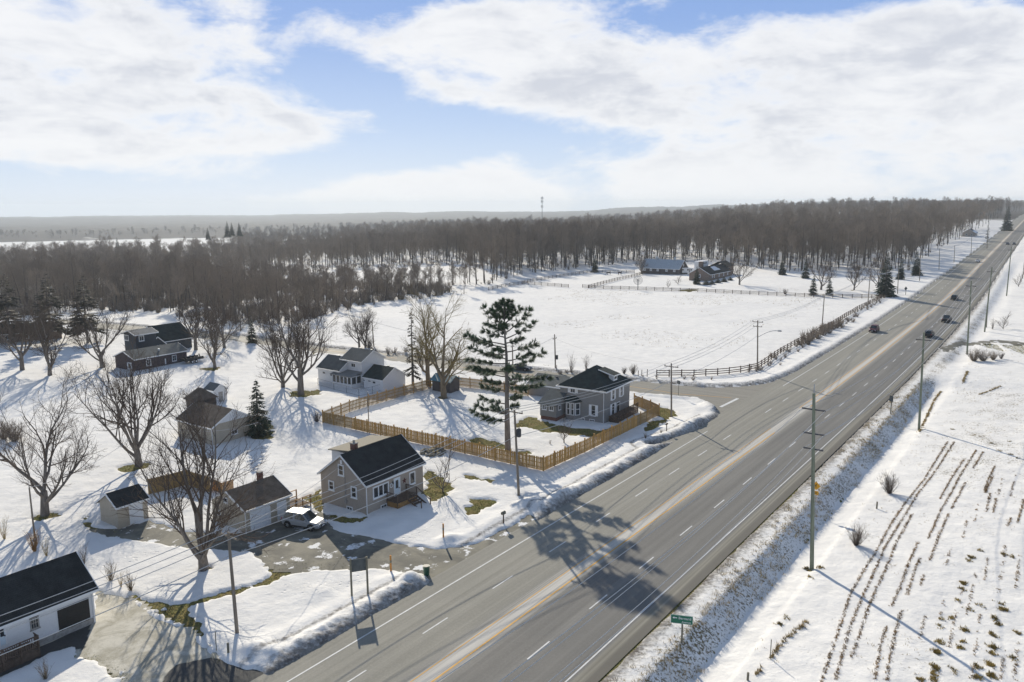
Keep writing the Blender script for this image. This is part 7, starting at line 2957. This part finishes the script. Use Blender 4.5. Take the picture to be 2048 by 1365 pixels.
WJ = [joined(p, 'wood_tree_kind') for p in WOOD]
far = ~mine
scatter('far_wood', np.column_stack([x, y, zs])[far], pick[far], rot[far], scl[far], WJ)
# undergrowth: saplings and brush fill the near wood and the foot of the far one
n = 5200
lo, hi = NEARW.min(0), NEARW.max(0)
q = lo + (hi - lo) * rg.random((n * 4, 2))
q = q[sdf(q[:, 0], q[:, 1], NEARW) > 1.5][:2900]
k = fbm(q[:, 0], q[:, 1], 14, 3, 77) > .42
q = q[k]
q2 = C[(r_ < 640) & (r_ > 330)]
q2 = (q2 + rg.normal(0, 3, q2.shape))[::3]
sz = np.concatenate([rg.uniform(1.8, 4.4, len(q)), rg.uniform(1.0, 2.6, len(q2))])
q = np.concatenate([q, q2])
scatter('undergrowth', np.column_stack([q, base(q[:, 0], q[:, 1]) + .1]), rg.integers(0, 2, len(q)), rg.uniform(0, 6.3, len(q)), sz, HEDGE_SH)

for (px_, py_, sc, label) in ((454, 452, 1.15, 'tallest dark spruce on the left skyline of the wood'), (463, 453, .95, 'dark spruce just right of the tallest skyline spruce'), (478, 453, 1.0, 'dark spruce at the right end of the skyline row'), (415, 462, .9, 'dark spruce alone left of the skyline row'), (234, 484, 1.5, 'dark spruce at the right edge of the distant white field')):
    d = ray(px_, py_)
    k = 900 / math.hypot(d.x, d.y) if px_ > 300 else 1250 / math.hypot(d.x, d.y)
    x0_, y0_ = d.x * k, d.y * k
    place_tree('spruce_tree', *SPRUCE[1], (x0_, y0_, CAM_H + d.z * k - 14 * sc * .70), px_ * .7, label, 'tree', 'spruces on the skyline' if px_ > 430 else None, sc)

# ------------------------------------------------------------------ the air
hz_m = bpy.data.materials.new('winter_haze')
hz_m.use_nodes = True
t = NT(hz_m.node_tree)
out = t.n('ShaderNodeOutputMaterial')
pv = t.n('ShaderNodeVolumePrincipled')
pv.inputs['Color'].default_value = (0.80, 0.88, 0.95, 1)
pv.inputs['Density'].default_value = HAZE = 0.00013
pv.inputs['Anisotropy'].default_value = 0.2
t.t.links.new(pv.outputs[0], out.inputs['Volume'])
sn = bpy.data.objects['snow'].data
co = np.empty(len(sn.vertices) * 3, np.float32)
sn.vertices.foreach_get('co', co)
zmin, zmax = float(co[2::3].min()), float(co[2::3].max())
zt = max(zmax + 3, 72.0)
mb = MB().mat(hz_m).box((0, 0, (zmin - 1.5 + zt) / 2), (19600, 19600, zt - zmin + 1.5))
o = mb.obj('haze')
tag(o, kind='stuff')
print('haze box', zmin, zt, 'wood trees', len(x))
